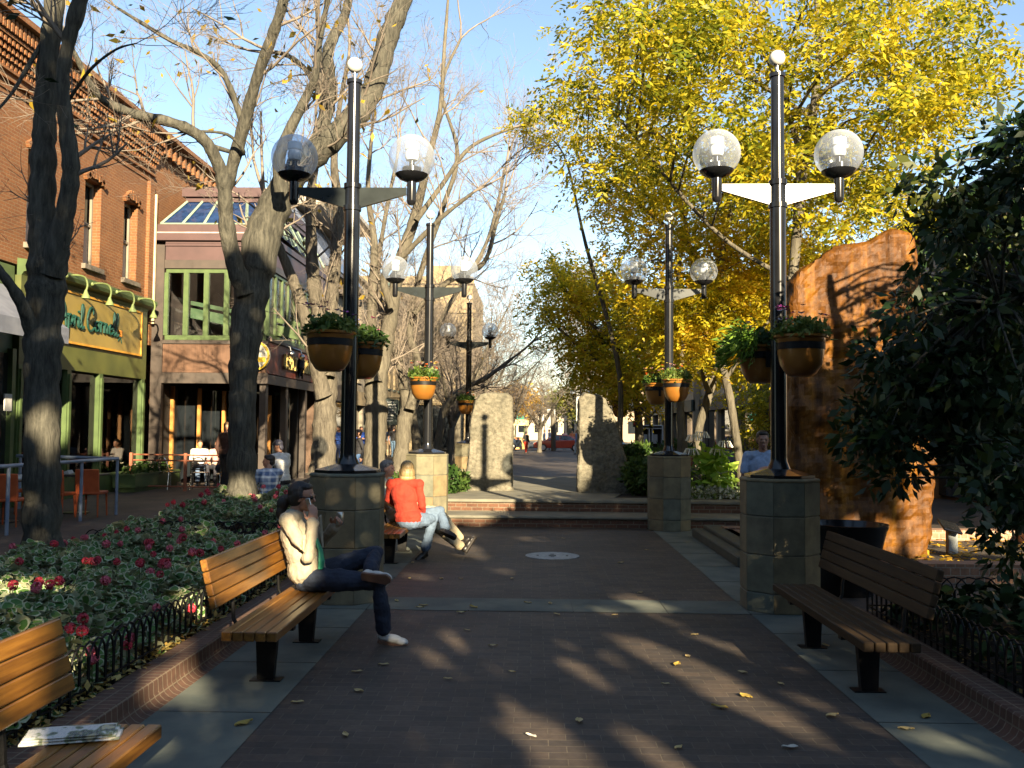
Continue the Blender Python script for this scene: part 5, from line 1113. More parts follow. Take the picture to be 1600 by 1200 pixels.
LL = [(1058, 1040, 1), (1165, 1090, 1), (1125, 1107, 1), (1040, 1070, 0), (830, 1152, 2), (800, 1051, 0), (558, 1051, 0), (560, 1081, 0), (465, 1099, 0), (740, 950, 1), (720, 958, 0), (662, 947, 0), (656, 950, 0), (730, 986, 0), (905, 1128, 0), (1075, 1027, 0), (1160, 1052, 0), (870, 961, 0), (1000, 927, 0), (960, 962, 0), (380, 1133, 1), (1447, 1122, 1), (1235, 1170, 2), (1220, 1070, 0), (1415, 1141, 0), (720, 905, 0), (640, 905, 0), (645, 880, 0), (690, 905, 0), (860, 944, 0), (825, 943, 0), (1085, 993, 0), (880, 842, 0), (700, 1062, 0), (540, 1150, 0), (600, 1040, 0), (770, 1010, 0), (1290, 1010, 0), (620, 940, 0), (970, 880, 0), (1010, 860, 0), (800, 905, 0), (1060, 1170, 0), (1300, 1120, 0)]
usd = set()
for px, py, j in LL:
    o = protoL[j] if j not in usd else dup(protoL[j]); usd.add(j); p = gnd(px, py, 0); o.location = (p.x, p.y, .007); s = rs.uniform(.7, 1.15) * (1.25 if j == 1 else 1); o.scale = (s, s, s); o.rotation_euler = (0, 0, rs.random() * 6.28)
    tag(o, ['small dry tan leaf lying on the paving', 'larger golden fallen leaf lying on the paving', 'pale curled scrap of leaf lying on the paving'][j], 'fallen leaf', 'fallen leaves scattered on the paving')
# dark ground cover on the right
bed('dark_ground_cover', 3.05, 7.6, 2.6, 8.35, .42, 9000, .04, 8, mats=(leafmat('cover_dark', [(.03, .055, .02), (.05, .08, .03)], rough=.4, trans=.2), leafmat('cover_green', [(.02, .045, .012), (.035, .07, .02), (.06, .09, .03)], rough=.4, trans=.2)))
# shrubs and leafy plants on the raised planters
def shrub(name, label, cat_, c, r, n, size, mt, el=1.6, flat_=.2, extra=None):
    t = thing(name, label, cat_, (c[0], c[1], c[2] - r[2])); P = in_ball(n, c, r, .35); P = P[P[:, 2] > c[2] - r[2] * .9]
    np_mesh('foliage', *leafcards(P, size, el, flat_=flat_), mt, t); m = MB()
    for k in range(9): a = k * .7; m.tube([(c[0], c[1], c[2] - r[2]), (c[0] + math.cos(a) * r[0] * .6, c[1] + math.sin(a) * r[1] * .6, c[2] + r[2] * .5)], .012, 5)
    m.build('stems', TWIG, t); return t
GRB = leafmat('shrub_green', [(.025, .06, .012), (.05, .1, .02), (.09, .14, .03)])
shrub('green_shrub', 'dark green shrub against the foot of the right standing stone', 'shrub', (2.25, 18.9, .78), (.45, .5, .38), 1500, .07, GRB)
shrub('green_shrub', 'dark shrub between the left standing stone and the lamp by the couple', 'shrub', (-1.75, 18.8, .68), (.34, .5, .3), 900, .07, GRB)
shrub('green_shrub', 'small green shrub just left of the left standing stone foot', 'shrub', (-1.5, 19.3, .6), (.2, .25, .24), 400, .06, GRB)
shrub('green_shrub', 'sprawling shrub behind the right standing stone, under the yellow tree', 'shrub', (2.5, 22.0, .9), (.6, .6, .5), 1200, .09, GRB)
t = thing('flowering_tobacco', 'tall bright green large-leafed plant with drooping white flowers beside the right steps lamp', 'plant', (3.45, 18.3, .4))
BIGL = leafmat('big_bright_leaves', [(.16, .32, .03), (.28, .46, .05), (.4, .55, .09)], trans=.4)
P = in_ball(230, (3.5, 18.3, .95), (.42, .35, .5), .2); V = leafcards(P, .17, 1.5, flat_=.5, fold=.08); np_mesh('leaves', *V, BIGL, t)
m = MB()
for k in range(6): a = k; m.tube([(3.45, 18.3, .4), (3.45 + .2 * math.cos(a), 18.3 + .15 * math.sin(a), 1.1), (3.45 + .28 * math.cos(a), 18.3 + .2 * math.sin(a), 1.5)], .012, 5)
m.build('stems', STEM, t)
WHP = petal((.8, .8, .7))
for k, (a, b_) in enumerate(((3.15, 1.62), (3.3, 1.68), (3.75, 1.5), (3.6, 1.35), (3.1, 1.35))):
    m = MB()
    for q in range(9): an = q * .7; m.tube([(a, 18.25, b_), (a + .1 * math.cos(an), 18.25 + .1 * math.sin(an), b_ + .02), (a + .16 * math.cos(an), 18.25 + .16 * math.sin(an), b_ - .1)], [.006, .007, .014], 5)
    m.build('flower', WHP, t)
P = in_ball(1300, (3.3, 17.95, .5), (1.0, .25, .16)); P[:, 2] = np.abs(P[:, 2] - .42) + .42; o = np_mesh('low_bedding_plants', *leafcards(P, .05, 1.5), leafmat('bedding_mix', [(.05, .09, .02), (.16, .22, .05), (.5, .5, .4), (.7, .68, .55)])); tag(o, kind='stuff')
P = in_ball(2500, (3.6, 20.5, .5), (1.6, 2.2, .2)); P[:, 2] = np.abs(P[:, 2] - .42) + .42; o = np_mesh('low_green_cover', *leafcards(P, .07, 1.5), GRB); tag(o, kind='stuff')
P = in_ball(2500, (-3.2, 20.5, .5), (1.5, 2.3, .2)); P[:, 2] = np.abs(P[:, 2] - .42) + .42; o = np_mesh('low_green_cover', *leafcards(P, .07, 1.5), GRB); tag(o, kind='stuff')

# ------------------------------------------------------------------ cafe furniture
ORC = pm('orange_leather', (.42, .09, .025), (.33, .065, .018), scale=6, rough=.5); STEELB = pm('blue_grey_steel', (.2, .25, .33), (.15, .19, .25), rough=.4); ALU = pm('bare_aluminium', (.65, .64, .58), rough=.25, metal=1, bump=0); DTB = pm('dark_table', (.03, .028, .03), rough=.35); RSTY = pm('rust_paint', (.3, .1, .05), rough=.6); WTH = pm('white_cloth', (.7, .7, .66), rough=.7)
def chair():
    t = thing('dining_chair'); m = MB(); m.rbox((0, 0, .45), (.44, .44, .06), .015); m.build('seat', ORC, t); m = MB(); m.rbox((-.21, 0, .68), (.045, .44, .44), .015, ry=-R(6)); m.build('backrest', ORC, t)
    for a in (-1, 1):
        for b in (-1, 1): m = MB(); m.tube([(a * .19, b * .19, .43), (a * .205, b * .205, 0)], [.022, .014], 6); m.build('leg', ORC, t)
    return t
ch = chair(); 
for i, (x, y, rz, l) in enumerate(((-8.35, 17.5, R(92), 'orange leather chair nearest the free end of the blue-grey railing'), (-8.78, 17.1, R(85), 'orange leather chair half hidden right behind the twin-stemmed tree'), (-8.9, 15.7, R(95), 'orange leather chair left of the twin-stemmed tree trunk'), (-9.75, 17.9, R(190), 'orange leather chair on the far side of the dark cafe table'))):
    o = ch if i == 0 else dup(ch); o.location = (x, y, 0); o.rotation_euler = (0, 0, rz); tag(o, l, 'chair', 'orange chairs at the railed cafe tables')
for i, (x, y, l) in enumerate(((-8.95, 18.1, 'dark square table with folded napkins inside the blue-grey railing'), (-9.35, 16.3, 'dark square cafe table left of the twin-stemmed tree'))):
    t = thing('cafe_table', l, 'table', (x, y, 0), 'dark cafe tables'); m = MB(); m.rbox((x, y, .75), (.95, .8, .04), .01); m.build('table_top', DTB, t); m = MB(); m.lathe([(.25, 0), (.25, .02), (.035, .04), (.035, .73)], 14, (x, y, 0)); m.build('pedestal', DTB, t)
    for q in range(2): m = MB(); m.prism([(x - .3 + q * .4, .771), (x - .1 + q * .4, .771), (x - .14 + q * .4, .84)], y - .1, y + .1, 'y'); n_ = m.build('napkin', WTH); tag(n_, ['white folded napkin on the left of the %s table', 'white folded napkin on the right of the %s table'][q] % ('farther dark cafe' if i == 0 else 'nearer dark cafe'), 'napkin', 'napkins on the cafe tables')
t = thing('cafe_railing', 'blue-grey tubular railing round the orange cafe chairs', 'railing', (-8.0, 17.9, 0)); m = MB()
m.tube([(-8.35, 11, 1.08), (-8.05, 17.9, 1.08)], .032, 8); m.tube([(-8.05, 17.9, 1.08), (-10.6, 18.9, 1.08)], .032, 8); m.build('handrail', STEELB, t)
for (x, y) in ((-8.05, 17.88), (-8.12, 16.6), (-8.2, 14.4), (-8.3, 12), (-9.5, 18.47), (-10.5, 18.86)): m = MB(); m.tube([(x, y, 0), (x, y, 1.06)], .03, 8); m.build('post', STEELB, t)
def bistro():
    t = thing('metal_chair'); m = MB()
    for s in (-1, 1): m.tube([(.2, s * .21, 0), (.18, s * .2, .45), (-.18, s * .19, .45), (-.24, s * .22, 0)], .016, 6)
    pts = [(-.17, -.19, .45)] + [(-.22 - .04 * math.sin(PI * k / 6), -.19 * math.cos(PI * k / 6), .62 + .26 * math.sin(PI * k / 6)) for k in range(7)] + [(-.17, .19, .45)]
    m.tube(pts, .016, 6); m.build('frame', ALU, t); m = MB(); m.rbox((0, 0, .46), (.36, .38, .02), .006); m.build('seat', ALU, t); m = MB()
    for k in range(4): m.box((-.235, 0, .55 + k * .07), (.01, .36 - k * .03, .03))
    m.build('back_slats', DTB, t); return t
bc = bistro()
for i, (x, y, rz, l) in enumerate(((-9.9, 25.2, R(60), 'metal bistro chair at the left end of the rust railing'), (-9.0, 25.0, R(100), 'metal bistro chair with rounded back left of the rail post'), (-8.15, 24.6, R(120), 'metal bistro chair nearest the dark leaning tree'), (-8.9, 26.6, R(-80), 'metal bistro chair on the far side of the diners'))):
    o = bc if i == 0 else dup(bc); o.location = (x, y, 0); o.rotation_euler = (0, 0, rz); tag(o, l, 'chair', 'metal bistro chairs outside the restaurant')
for i, (x, y, l) in enumerate(((-9.6, 26.0, 'small round metal table near the restaurant doors'), (-8.4, 25.7, 'small round metal table with the seated diners'))):
    t = thing('bistro_table', l, 'table', (x, y, 0), 'round metal cafe tables'); m = MB(); m.lathe([(.36, .72), (.37, .74), (.36, .75), (0, .75)], 24, (x, y, 0)); m.build('table_top', ALU, t); m = MB(); m.lathe([(.22, 0), (.2, .03), (.03, .06), (.03, .72)], 12, (x, y, 0)); m.build('pedestal', ALU, t)
t = thing('rust_railing', 'low rust-painted railing in front of the restaurant tables', 'railing', (-9, 24.3, 0)); m = MB()
for z in (.95, .8, .12): m.tube([(-10.7, 24.5, z), (-7.7, 24.2, z)], .022, 6)
m.build('rails', RSTY, t)
for x in (-10.6, -9.15, -7.75): m = MB(); m.box((x, 24.35, .5), (.07, .07, 1.0)); m.build('post', RSTY, t)

# ------------------------------------------------------------------ far street things
def car(label, loc, col, rz=0):
    t = thing('parked_car', label, 'car', loc); CM = pm('car_paint_%.2f' % col[0], col, tuple(x * .9 for x in col), rough=.25, coat=.8, bump=0)
    L = 4.4; prof = [(-2.2, .35), (-2.22, .6), (-2.12, .78), (-1.2, .92), (-.55, 1.32), (-.2, 1.4), (.7, 1.4), (1.25, 1.2), (1.75, .98), (2.15, .92), (2.2, .6), (2.18, .35)]
    m = MB(); W = .84; vs = []
    body = [(-2.15, .28), (-2.2, .42), (-2.16, .66), (-2.02, .76), (-1.15, .9), (1.45, .96), (2.08, .92), (2.18, .7), (2.16, .35), (2.1, .28)]
    rings = [(-W, .9, .0), (-W - .02, 1, .0), (W + .02, 1, 0), (W, .9, 0)]
    m.prism(body, -W, W, 'y'); cab = [(-1.2, .9), (-.5, 1.32), (-.2, 1.39), (.65, 1.39), (1.1, 1.25), (1.62, .95)]
    n = len(cab); vs = [(x, -W + .02 + (z - .9) * .35, z) for x, z in cab] + [(x, W - .02 - (z - .9) * .35, z) for x, z in cab]
    m.add(vs, [tuple(range(n)), tuple(range(2 * n - 1, n - 1, -1))] + [(i, i + n, (i + 1) % n + n, (i + 1) % n) for i in range(n)])
    ob = m.build('body', CM, t); md = ob.modifiers.new('b', 'BEVEL'); md.width = .05; md.segments = 3; md.limit_method = 'ANGLE'
    for s in (-1, 1):
        for wp in ([(-1.0, .93), (-.48, 1.26), (-.18, 1.32), (0, 1.32), (0, .93)], [(.07, .93), (.07, 1.32), (.62, 1.32), (1.0, 1.2), (1.32, .97)]):
            m = MB(); y = [s * (W - .008 - (z - .9) * .35) for x, z in wp]; m.add([(x, yy, z) for (x, z), yy in zip(wp, y)] + [(x, yy - s * .02, z) for (x, z), yy in zip(wp, y)], [tuple(range(len(wp))), tuple(range(2 * len(wp) - 1, len(wp) - 1, -1))] + [(i, (i + 1) % len(wp), (i + 1) % len(wp) + len(wp), i + len(wp)) for i in range(len(wp))]); m.build('side_window', GLS, t)
        for x in (-1.38, 1.35):
            m = MB(); m.T = Matrix.Translation((x, s * (W - .06), .31)) @ Matrix.Rotation(PI / 2, 4, 'X'); m.lathe([(.2, -.1), (.31, -.1), (.32, -.07), (.32, .07), (.31, .1), (.2, .1)], 20); w_ = m.build('wheel', IRON, t)
            m = MB(); m.T = Matrix.Translation((x, s * (W - .06), .31)) @ Matrix.Rotation(PI / 2, 4, 'X'); m.lathe([(.21, -.105), (.21, .105)], 16); m.build('rim', pm('wheel_rim', (.7, .7, .68), rough=.3), w_)
        m = MB(); m.box((-2.14, s * .6, .64), (.1, .34, .12)); m.build('headlight', MILK, t)
    t.location = loc; t.rotation_euler = (0, 0, rz); return t
def place(t, loc): t.location = loc
t = car('red hatchback crossing the end of the mall, seen from its side', (0, 0, 0), (.5, .05, .02)); t.location = (2.25, 79, -.22)
t = car('dark blue car half hidden behind the left standing stone', (0, 0, 0), (.03, .05, .09)); t.location = (-3.1, 81, -.23)
t = thing('food_kiosk', 'food kiosk with green dome roof behind the left standing stone', 'kiosk', (-2.0, 84, -.25)); kx, ky = -2.0, 87
t.location = (kx, ky, -.25); m = MB(); m.lathe([(1.25, 0), (1.25, 1.0), (1.35, 1.02), (1.35, 1.1)], 10, (kx, ky, -.25)); m.build('counter', pm('kiosk_pink', (.6, .25, .15), (.5, .45, .1), scale=2), t)
m = MB(); 
for k in range(5): a = k * 2 * PI / 5; m.tube([(kx + 1.2 * math.cos(a), ky + 1.2 * math.sin(a), .8), (kx + 1.2 * math.cos(a), ky + 1.2 * math.sin(a), 2.3)], .05, 6)
m.build('roof_posts', GRN, t); m = MB(); m.lathe([(1.6, 2.2), (1.62, 2.7), (1.4, 2.75)], 14, (kx, ky, -.25)); m.build('sign_band', pm('kiosk_yellow', (.7, .6, .3)), t); m = MB(); m.lathe([(1.2, 2.75), (1.2, 2.9), (1.1, 3.2), (.8, 3.55), (.4, 3.75), (0, 3.8)], 18, (kx, ky, -.25)); m.build('dome', pm('dome_green', (.04, .3, .22), rough=.35), t, smooth=True)
for i, (x, Y, z0, w_, h, l) in enumerate(((861, 84, 1.75, .75, 1.7, 'large white banner on a pole above the red car'), (846, 88, 1.6, .5, 1.4, 'narrow white banner beside the pale tree trunk above the red car'), (903, 60, 2.2, .22, 2.4, 'thin white strip banner against the edge of the right standing stone'))):
    p = at(x, 668, Y); t = thing('banner_pole', l, 'banner', (p.x, Y, gz(Y)), 'white street banners'); m = MB(); m.tube([(p.x + w_ * .6, Y, gz(Y)), (p.x + w_ * .6, Y, z0 + h + .3)], .04, 6); m.build('pole', IRON, t); m = MB(); m.bb(p.x - w_ / 2, p.x + w_ / 2, Y - .015, Y + .015, z0, z0 + h); m.build('banner', WTH, t)
# hanging notice board by the left shops
t = thing('notice_board', 'dark board with white lettering among the left trees', 'sign', (at(608, 645, 52).x, 52, 0)); bx_ = at(608, 645, 52).x; m = MB(); m.tube([(bx_ + .6, 52, 0), (bx_ + .6, 52, 3.4)], .04, 6); m.tube([(bx_ - .5, 52, 3.35), (bx_ + .6, 52, 3.35)], .03, 6); m.build('post', IRON, t); m = MB(); m.rbox((bx_, 52, 2.55), (1.0, .08, 1.45), .02); bd = m.build('board', pm('green_black', (.015, .03, .028)), t)
m = MB(); rs = random.Random(4)
for k in range(8):
    wl = rs.uniform(.35, .8); z = 3.12 - k * .15; x = bx_ - wl / 2
    while x < bx_ + wl / 2: q = rs.uniform(.03, .07); m.bb(x, x + q, 51.945, 51.958, z - .035 * rs.uniform(.6, 1.3), z + .035); x += q + .02
m.build('lettering', WTH, bd)
for i, px in enumerate((1008, 1024)):
    Y = 50; p = at(px, 690, Y); t = thing('payphone', ['payphone booth nearer the yellow tree trunk', 'payphone booth beside the pole of the right steps lamp'][i], 'payphone', (p.x, Y, 0), 'payphones by the shop row'); x = p.x
    m = MB(); m.bb(x - .38, x - .33, Y - .3, Y + .3, .55, 1.75); m.bb(x + .33, x + .38, Y - .3, Y + .3, .55, 1.75); m.bb(x - .38, x + .38, Y - .32, Y + .32, 1.752, 1.95); m.build('hood', PAYW, t); m = MB(); m.bb(x - .33, x + .33, Y + .25, Y + .3, .55, 1.75); m.bb(x - .08, x + .08, Y, Y + .1, 0, .55); m.build('back', IRON, t); m = MB(); m.rbox((x, Y + .15, 1.2), (.26, .16, .5), .02); m.box((x - .2, Y + .12, 1.25), (.05, .06, .22)); m.build('phone', pm('phone_grey', (.45, .47, .5), rough=.3), t); m = MB(); m.bb(x - .3, x + .3, Y - .335, Y - .322, 1.8, 1.9); m.build('lettering', IRON, t)
t = thing('traffic_signal', 'red pedestrian signal lamp on a post by the shop row', 'signal', (6.2, 48, 0)); p = at(993, 661, 48); m = MB(); m.tube([(p.x, 48, 0), (p.x, 48, 2.3)], .04, 6); m.rbox((p.x, 48, 2.0), (.28, .2, .34), .03); m.build('post', IRON, t); m = MB(); m.ball((p.x, 47.88, 2.0), (.1, .03, .1), 12, 8); m.build('lens', pm('red_lens', (.6, .02, .01)), t)
t.location = (p.x, 48, 0)
for ch_ in [x for x in bpy.data.objects if x.parent == t]: ch_.data.transform(Matrix.Translation((6.2 - p.x, 0, 0)))
t = thing('box_planter', 'brick-red planter tub with a spiky plant by the payphones', 'planter', (at(1065, 700, 42).x, 42, 0)); x = at(1065, 700, 42).x; m = MB(); m.bb(x - 1.2, x + .8, 41.6, 42.4, 0, .55); m.build('tub', RSTY, t); P = in_ball(500, (x - .3, 42, .8), (.9, .35, .4)); np_mesh('foliage', *leafcards(P, .12, 2.4), GRB, t)
# ------------------------------------------------------------------ people
SK = pm('skin', (.5, .27, .17), (.42, .2, .12), scale=8, rough=.5, bump=.03); SKD = pm('skin_tan', (.3, .16, .1), (.24, .12, .07), scale=8, rough=.5, bump=.03)
EYEW = pm('eye_dark', (.02, .015, .012), rough=.2); LIP = pm('lips', (.35, .1, .08), rough=.4)
def V3(*a): return Vector(a)
def frame(fwd, up):
    f = Vector(fwd).normalized(); u = Vector(up); u = (u - f * u.dot(f)).normalized(); l = u.cross(f); return Matrix((f, l, u)).transposed()
def limb(m, pts, rad, n=14): m.tube(pts, rad, n); [m.ball(p, (r if not isinstance(r, tuple) else (min(r),) * 3), 12, 8) for p, r in zip(pts, rad)]
def soft(o, vox, it=6, fac=.6):
    md = o.modifiers.new('r', 'REMESH'); md.mode = 'VOXEL'; md.voxel_size = vox; md.use_smooth_shade = True
    md = o.modifiers.new('s', 'SMOOTH'); md.factor = fac; md.iterations = it; return o
def hand(m, w, d, pn, side, curl=.6, s=1.0):
    # w wrist, d finger direction, pn palm normal (side the palm faces), side +1 left / -1 right
    M = frame(d, -Vector(pn)); f, l, u = M.col[0], M.col[1], M.col[2]; w = Vector(w)
    m.ball(w + f * .045 * s, (.05 * s, .041 * s, .016 * s), 12, 8, M=M)
    for k, (off, L) in enumerate(((.03, .07), (.011, .08), (-.009, .075), (-.028, .058))):
        off *= s; b = w + f * .082 * s + l * off * (-side); a = 0; p = b; P = [b - f * .03 * s, b]
        for q in range(3):
            a += curl * (.75 + .1 * k); dd = f * math.cos(a) - u * math.sin(a); p = p + dd * L * s * (.42, .32, .26)[q]; P.append(p)
        m.tube(P, [.0095 * s, .0092 * s, .0086 * s, .008 * s, .007 * s], 8); [m.ball(x, .0085 * s, 8, 6) for x in P[1:]]
    b = w + f * .025 * s + l * .03 * s * (-side); dd = (f * .6 - l * side * .75 - u * .25).normalized(); p1 = b + dd * .035 * s; dd2 = (f * .9 - l * side * .2 - u * .45).normalized(); p2 = p1 + dd2 * .03 * s; p3 = p2 + (dd2 - u * .3).normalized() * .024 * s
    m.tube([b, p1, p2, p3], [.013 * s, .0115 * s, .01 * s, .008 * s], 8); [m.ball(x, .0095 * s, 8, 6) for x in (p1, p2, p3)]
def head(m, c, fwd, up=(0, 0, 1), s=1.0):
    M = frame(fwd, up); f, l, u = M.col[0], M.col[1], M.col[2]; c = Vector(c)
    def b(x, y, z, r): m.ball(c + f * x * s + l * y * s + u * z * s, tuple(q * s for q in r), 16, 12, M=M)
    b(-.008, 0, .03, (.096, .076, .088)); b(.03, 0, -.03, (.062, .06, .075)); b(.05, 0, -.085, (.032, .036, .028)); b(.012, 0, -.07, (.055, .055, .04))
    b(.084, 0, .022, (.014, .05, .014)); m.tube([c + (f * .088 + u * .015) * s, c + (f * .108 - u * .026) * s], [(.009 * s, .008 * s), (.016 * s, .013 * s)], 8)
    b(.09, 0, -.058, (.012, .024, .008)); b(.088, 0, -.068, (.012, .02, .008))
    for q in (-1, 1): b(.0, q * .074, -.008, (.02, .009, .032)); b(.07, q * .035, -.015, (.02, .02, .02))
    return M
def face(t, c, fwd, up=(0, 0, 1), s=1.0, lips=LIP):
    M = frame(fwd, up); c = Vector(c); f, l, u = M.col[0], M.col[1], M.col[2]
    for q in (-1, 1): m = MB(); m.ball(c + (f * .08 + l * q * .03 + u * .004) * s, (.011 * s, .014 * s, .007 * s), 10, 8, M=M); m.build('eye', EYEW, t, smooth=True)
    m = MB(); m.ball(c + (f * .0955 - u * .063) * s, (.009 * s, .022 * s, .006 * s), 10, 8, M=M); m.build('lips', lips, t, smooth=True)
def hairball(m, c, fwd, up, s, kind):
    M = frame(fwd, up); f, l, u = M.col[0], M.col[1], M.col[2]; c = Vector(c)
    def b(x, y, z, r): m.ball(c + (f * x + l * y + u * z) * s, tuple(q * s for q in r), 16, 12, M=M)
    if kind in ('short', 'grey'): b(-.02, 0, .045, (.098, .083, .082)); b(-.045, 0, -.01, (.07, .078, .075)); b(.035, 0, .085, (.05, .062, .035))
    if kind == 'pony': b(-.028, 0, .04, (.096, .084, .088)); b(-.04, 0, -.015, (.075, .082, .08)); b(-.115, 0, -.03, (.04, .034, .04)); b(-.15, 0, -.075, (.05, .042, .07)); b(-.155, 0, -.14, (.042, .04, .07)); b(-.15, 0, -.2, (.028, .03, .06)); b(.02, .0, .082, (.055, .07, .035)); [b(-.02, q * .07, .01, (.045, .018, .05)) for q in (-1, 1)]
    if kind == 'bob': b(-.015, 0, .045, (.105, .09, .092)); b(-.045, 0, -.03, (.082, .1, .1)); b(-.04, 0, -.095, (.08, .108, .05)); [b(.0, q * .078, -.05, (.05, .03, .09)) for q in (-1, 1)]
    if kind == 'long': b(-.015, 0, .045, (.102, .085, .09)); b(-.06, 0, -.06, (.06, .085, .13)); b(-.08, 0, -.16, (.045, .075, .1))
    if kind == 'cap': b(-.012, 0, .052, (.105, .088, .08)); b(.09, 0, .06, (.06, .06, .012)); b(-.09, 0, -.03, (.03, .05, .06))
HAIR = {}
def hairm(c):
    k = 'hair_%.2f_%.2f' % (c[0], c[1])
    return pm(k, c, tuple(x * .45 for x in c), scale=7, rough=.5, stretch=(12, 12, 1.2), bump=.5)
def person(label, loc, J, col, hairk=('short', (.02, .012, .008)), skin=SK, vox=.008, group=None, up=(0, 0, 1), facing=(1, 0, 0), hands=None, hs=1.0, sleeves='long', slim=1.0, detail=True, plaid=None, topm=None, gapz=None, build=1.0, skirt=None):
    """J: world joints. col: top, legs, shoe colours"""
    t = thing('person', label, 'person', loc, group); g = lambda k: Vector(J[k]); k_ = build
    m = MB(); pel, ch, nk, hd = g('pel'), g('ch'), g('nk'), g('hd'); sl, sr, hl, hr = g('sl'), g('sr'), g('hl'), g('hr')
    side = (sl - sr).normalized(); spine = (nk - pel).normalized(); fw = side.cross(spine); MT = Matrix((fw, side, spine)).transposed(); hside = (hl - hr).normalized(); hf = hside.cross(spine).normalized(); MH = Matrix((hf, hside, hf.cross(hside))).transposed()
    def torso(m, e, leg=False):
        w_ = (sl - sr).length / 2
        if not leg: 
            m.ball(ch, (.108 * k_ + e, w_ * .86 + e, .17 + e), 18, 12, M=MT); m.ball(pel.lerp(ch, .5), (.098 * k_ + e, w_ * .74 + e, .17 + e), 18, 12, M=MT)
            m.tube([sr, sr.lerp(sl, .5) + spine * .015, sl], [.052 + e, .062 + e, .052 + e], 12); m.ball(sr, .056 + e, 12, 8); m.ball(sl, .056 + e, 12, 8)
        m.ball(pel, (.118 * k_ + e, .165 * k_ + e, .12 + e * .5), 18, 12, M=MH)
    def arm(m, s, e, upto=1.0):
        S, E, W = g('s' + s), g('e' + s), g('w' + s); W2 = E.lerp(W, upto); limb(m, [S, S.lerp(E, .5), E, W2], [.05 + e, .044 + e, .038 + e, .027 + (.011 if upto == 1 else .008) * (1 if e else -.2) + e], 12)
    def leg(m, s, e, upto=1.0):
        H, K, A = g('h' + s), g('k' + s), g('a' + s); A2 = K.lerp(A, upto); limb(m, [H, H.lerp(K, .5), K, K.lerp(A2, .35), A2], [(.088 * k_ + e), (.074 * k_ + e), .056 + e, .05 + e, .036 + e * 2.2], 14)
    torso(m, 0); m.tube([nk - spine * .04, nk + (hd - nk) * .55], [.058, .05], 12); head(m, hd, facing, up, hs)
    for s in 'lr': arm(m, s, 0); leg(m, s, 0)
    for s in 'lr': 
        if hands and s in hands: d, pn, cu = hands[s]
        else: d = (g('w' + s) - g('e' + s)); pn = side * (-1 if s == 'l' else 1); cu = .35
        hand(m, g('w' + s), d, pn, 1 if s == 'l' else -1, cu, 1.0)
    soft(m.build('body', skin, t), vox, 3, .5)
    m = MB(); torso(m, .014); 
    for s in 'lr': arm(m, s, .012, 1.0 if sleeves == 'long' else .0)
    if sleeves != 'long':
        m = MB(); torso(m, .014)
        for s in 'lr': S, E = g('s' + s), g('e' + s); limb(m, [S, S.lerp(E, .6)], [.066, .062], 12)
    hem = pel + spine * -.02; m.ball(hem + spine * .06, (.135 * k_, .185 * k_, .1), 16, 10, M=MH)
    if gapz: m.ball(hem + spine * .06, (.15, .2, .15), 18, 12, M=MH); m.ball(hem + spine * .2, (.135, .18, .16), 18, 12, M=MH)
    tm = topm or pm('cloth_%.2f_%.2f_%.2f' % col[0], col[0], tuple(x * .75 for x in col[0]), scale=12, rough=.85, bump=.35); top = soft(m.build('top', tm, t), vox, 4, .5)
    tx = top.modifiers.new('w', 'DISPLACE'); tx.texture = WRK; tx.strength = .028; tx.mid_level = .5; tx.texture_coords = 'LOCAL'
    m = MB(); m.ball(pel - spine * .03, (.128 * k_, .172 * k_, .11), 16, 10, M=MH)
    for s in 'lr': leg(m, s, .014, .93)
    lm = pm('cloth_%.2f_%.2f_%.2f' % col[1], col[1], tuple(x * .7 for x in col[1]), scale=9, rough=.85, bump=.35); tr = soft(m.build('trousers', lm, t), vox, 4, .5)
    tx = tr.modifiers.new('w', 'DISPLACE'); tx.texture = WRK; tx.strength = .03; tx.mid_level = .5; tx.texture_coords = 'LOCAL'
    for s in 'lr':
        A, T = g('a' + s), g('t' + s); d = (T - A); d.normalize(); upv = (g('k' + s) - A).normalized(); Mf = frame(d, upv)
        m = MB(); m.ball(A + d * .0 - Mf.col[2] * .045, (.05, .038, .045), 12, 8, M=Mf); m.ball(A + d * .08 - Mf.col[2] * .055, (.085, .042, .036), 14, 8, M=Mf); m.ball(A + d * .15 - Mf.col[2] * .063, (.06, .043, .027), 14, 8, M=Mf)
        sh = soft(m.build('shoe', pm('shoe_%.2f' % col[2][0], col[2], rough=.4), t), .006, 3)
        m = MB(); m.T = Matrix.Translation(A - Mf.col[2] * .088 + d * .08) @ Mf.to_4x4(); pts = [(-.125 + .01, -.03), (-.12, 0), (-.11, .032), (0, .036), (.09, .044), (.125, .02), (.13, 0), (.12, -.025), (.09, -.042), (0, -.034), (-.1, -.034)]; m.prism(pts, -.012, .01, 'z'); m.build('sole', pm('sole_%.2f' % (col[3][0] if len(col) > 3 else .05), col[3] if len(col) > 3 else (.05, .03, .02)), sh)
    m = MB(); hairball(m, hd, facing, up, hs, hairk[0]); h = soft(m.build('cap' if hairk[0] == 'cap' else 'hair', hairm(hairk[1]), t), .006 if detail else .012, 2)
    if detail: face(t, hd, facing, up, hs)
    return t
WRK = clouds('wrinkles', .085, 3)
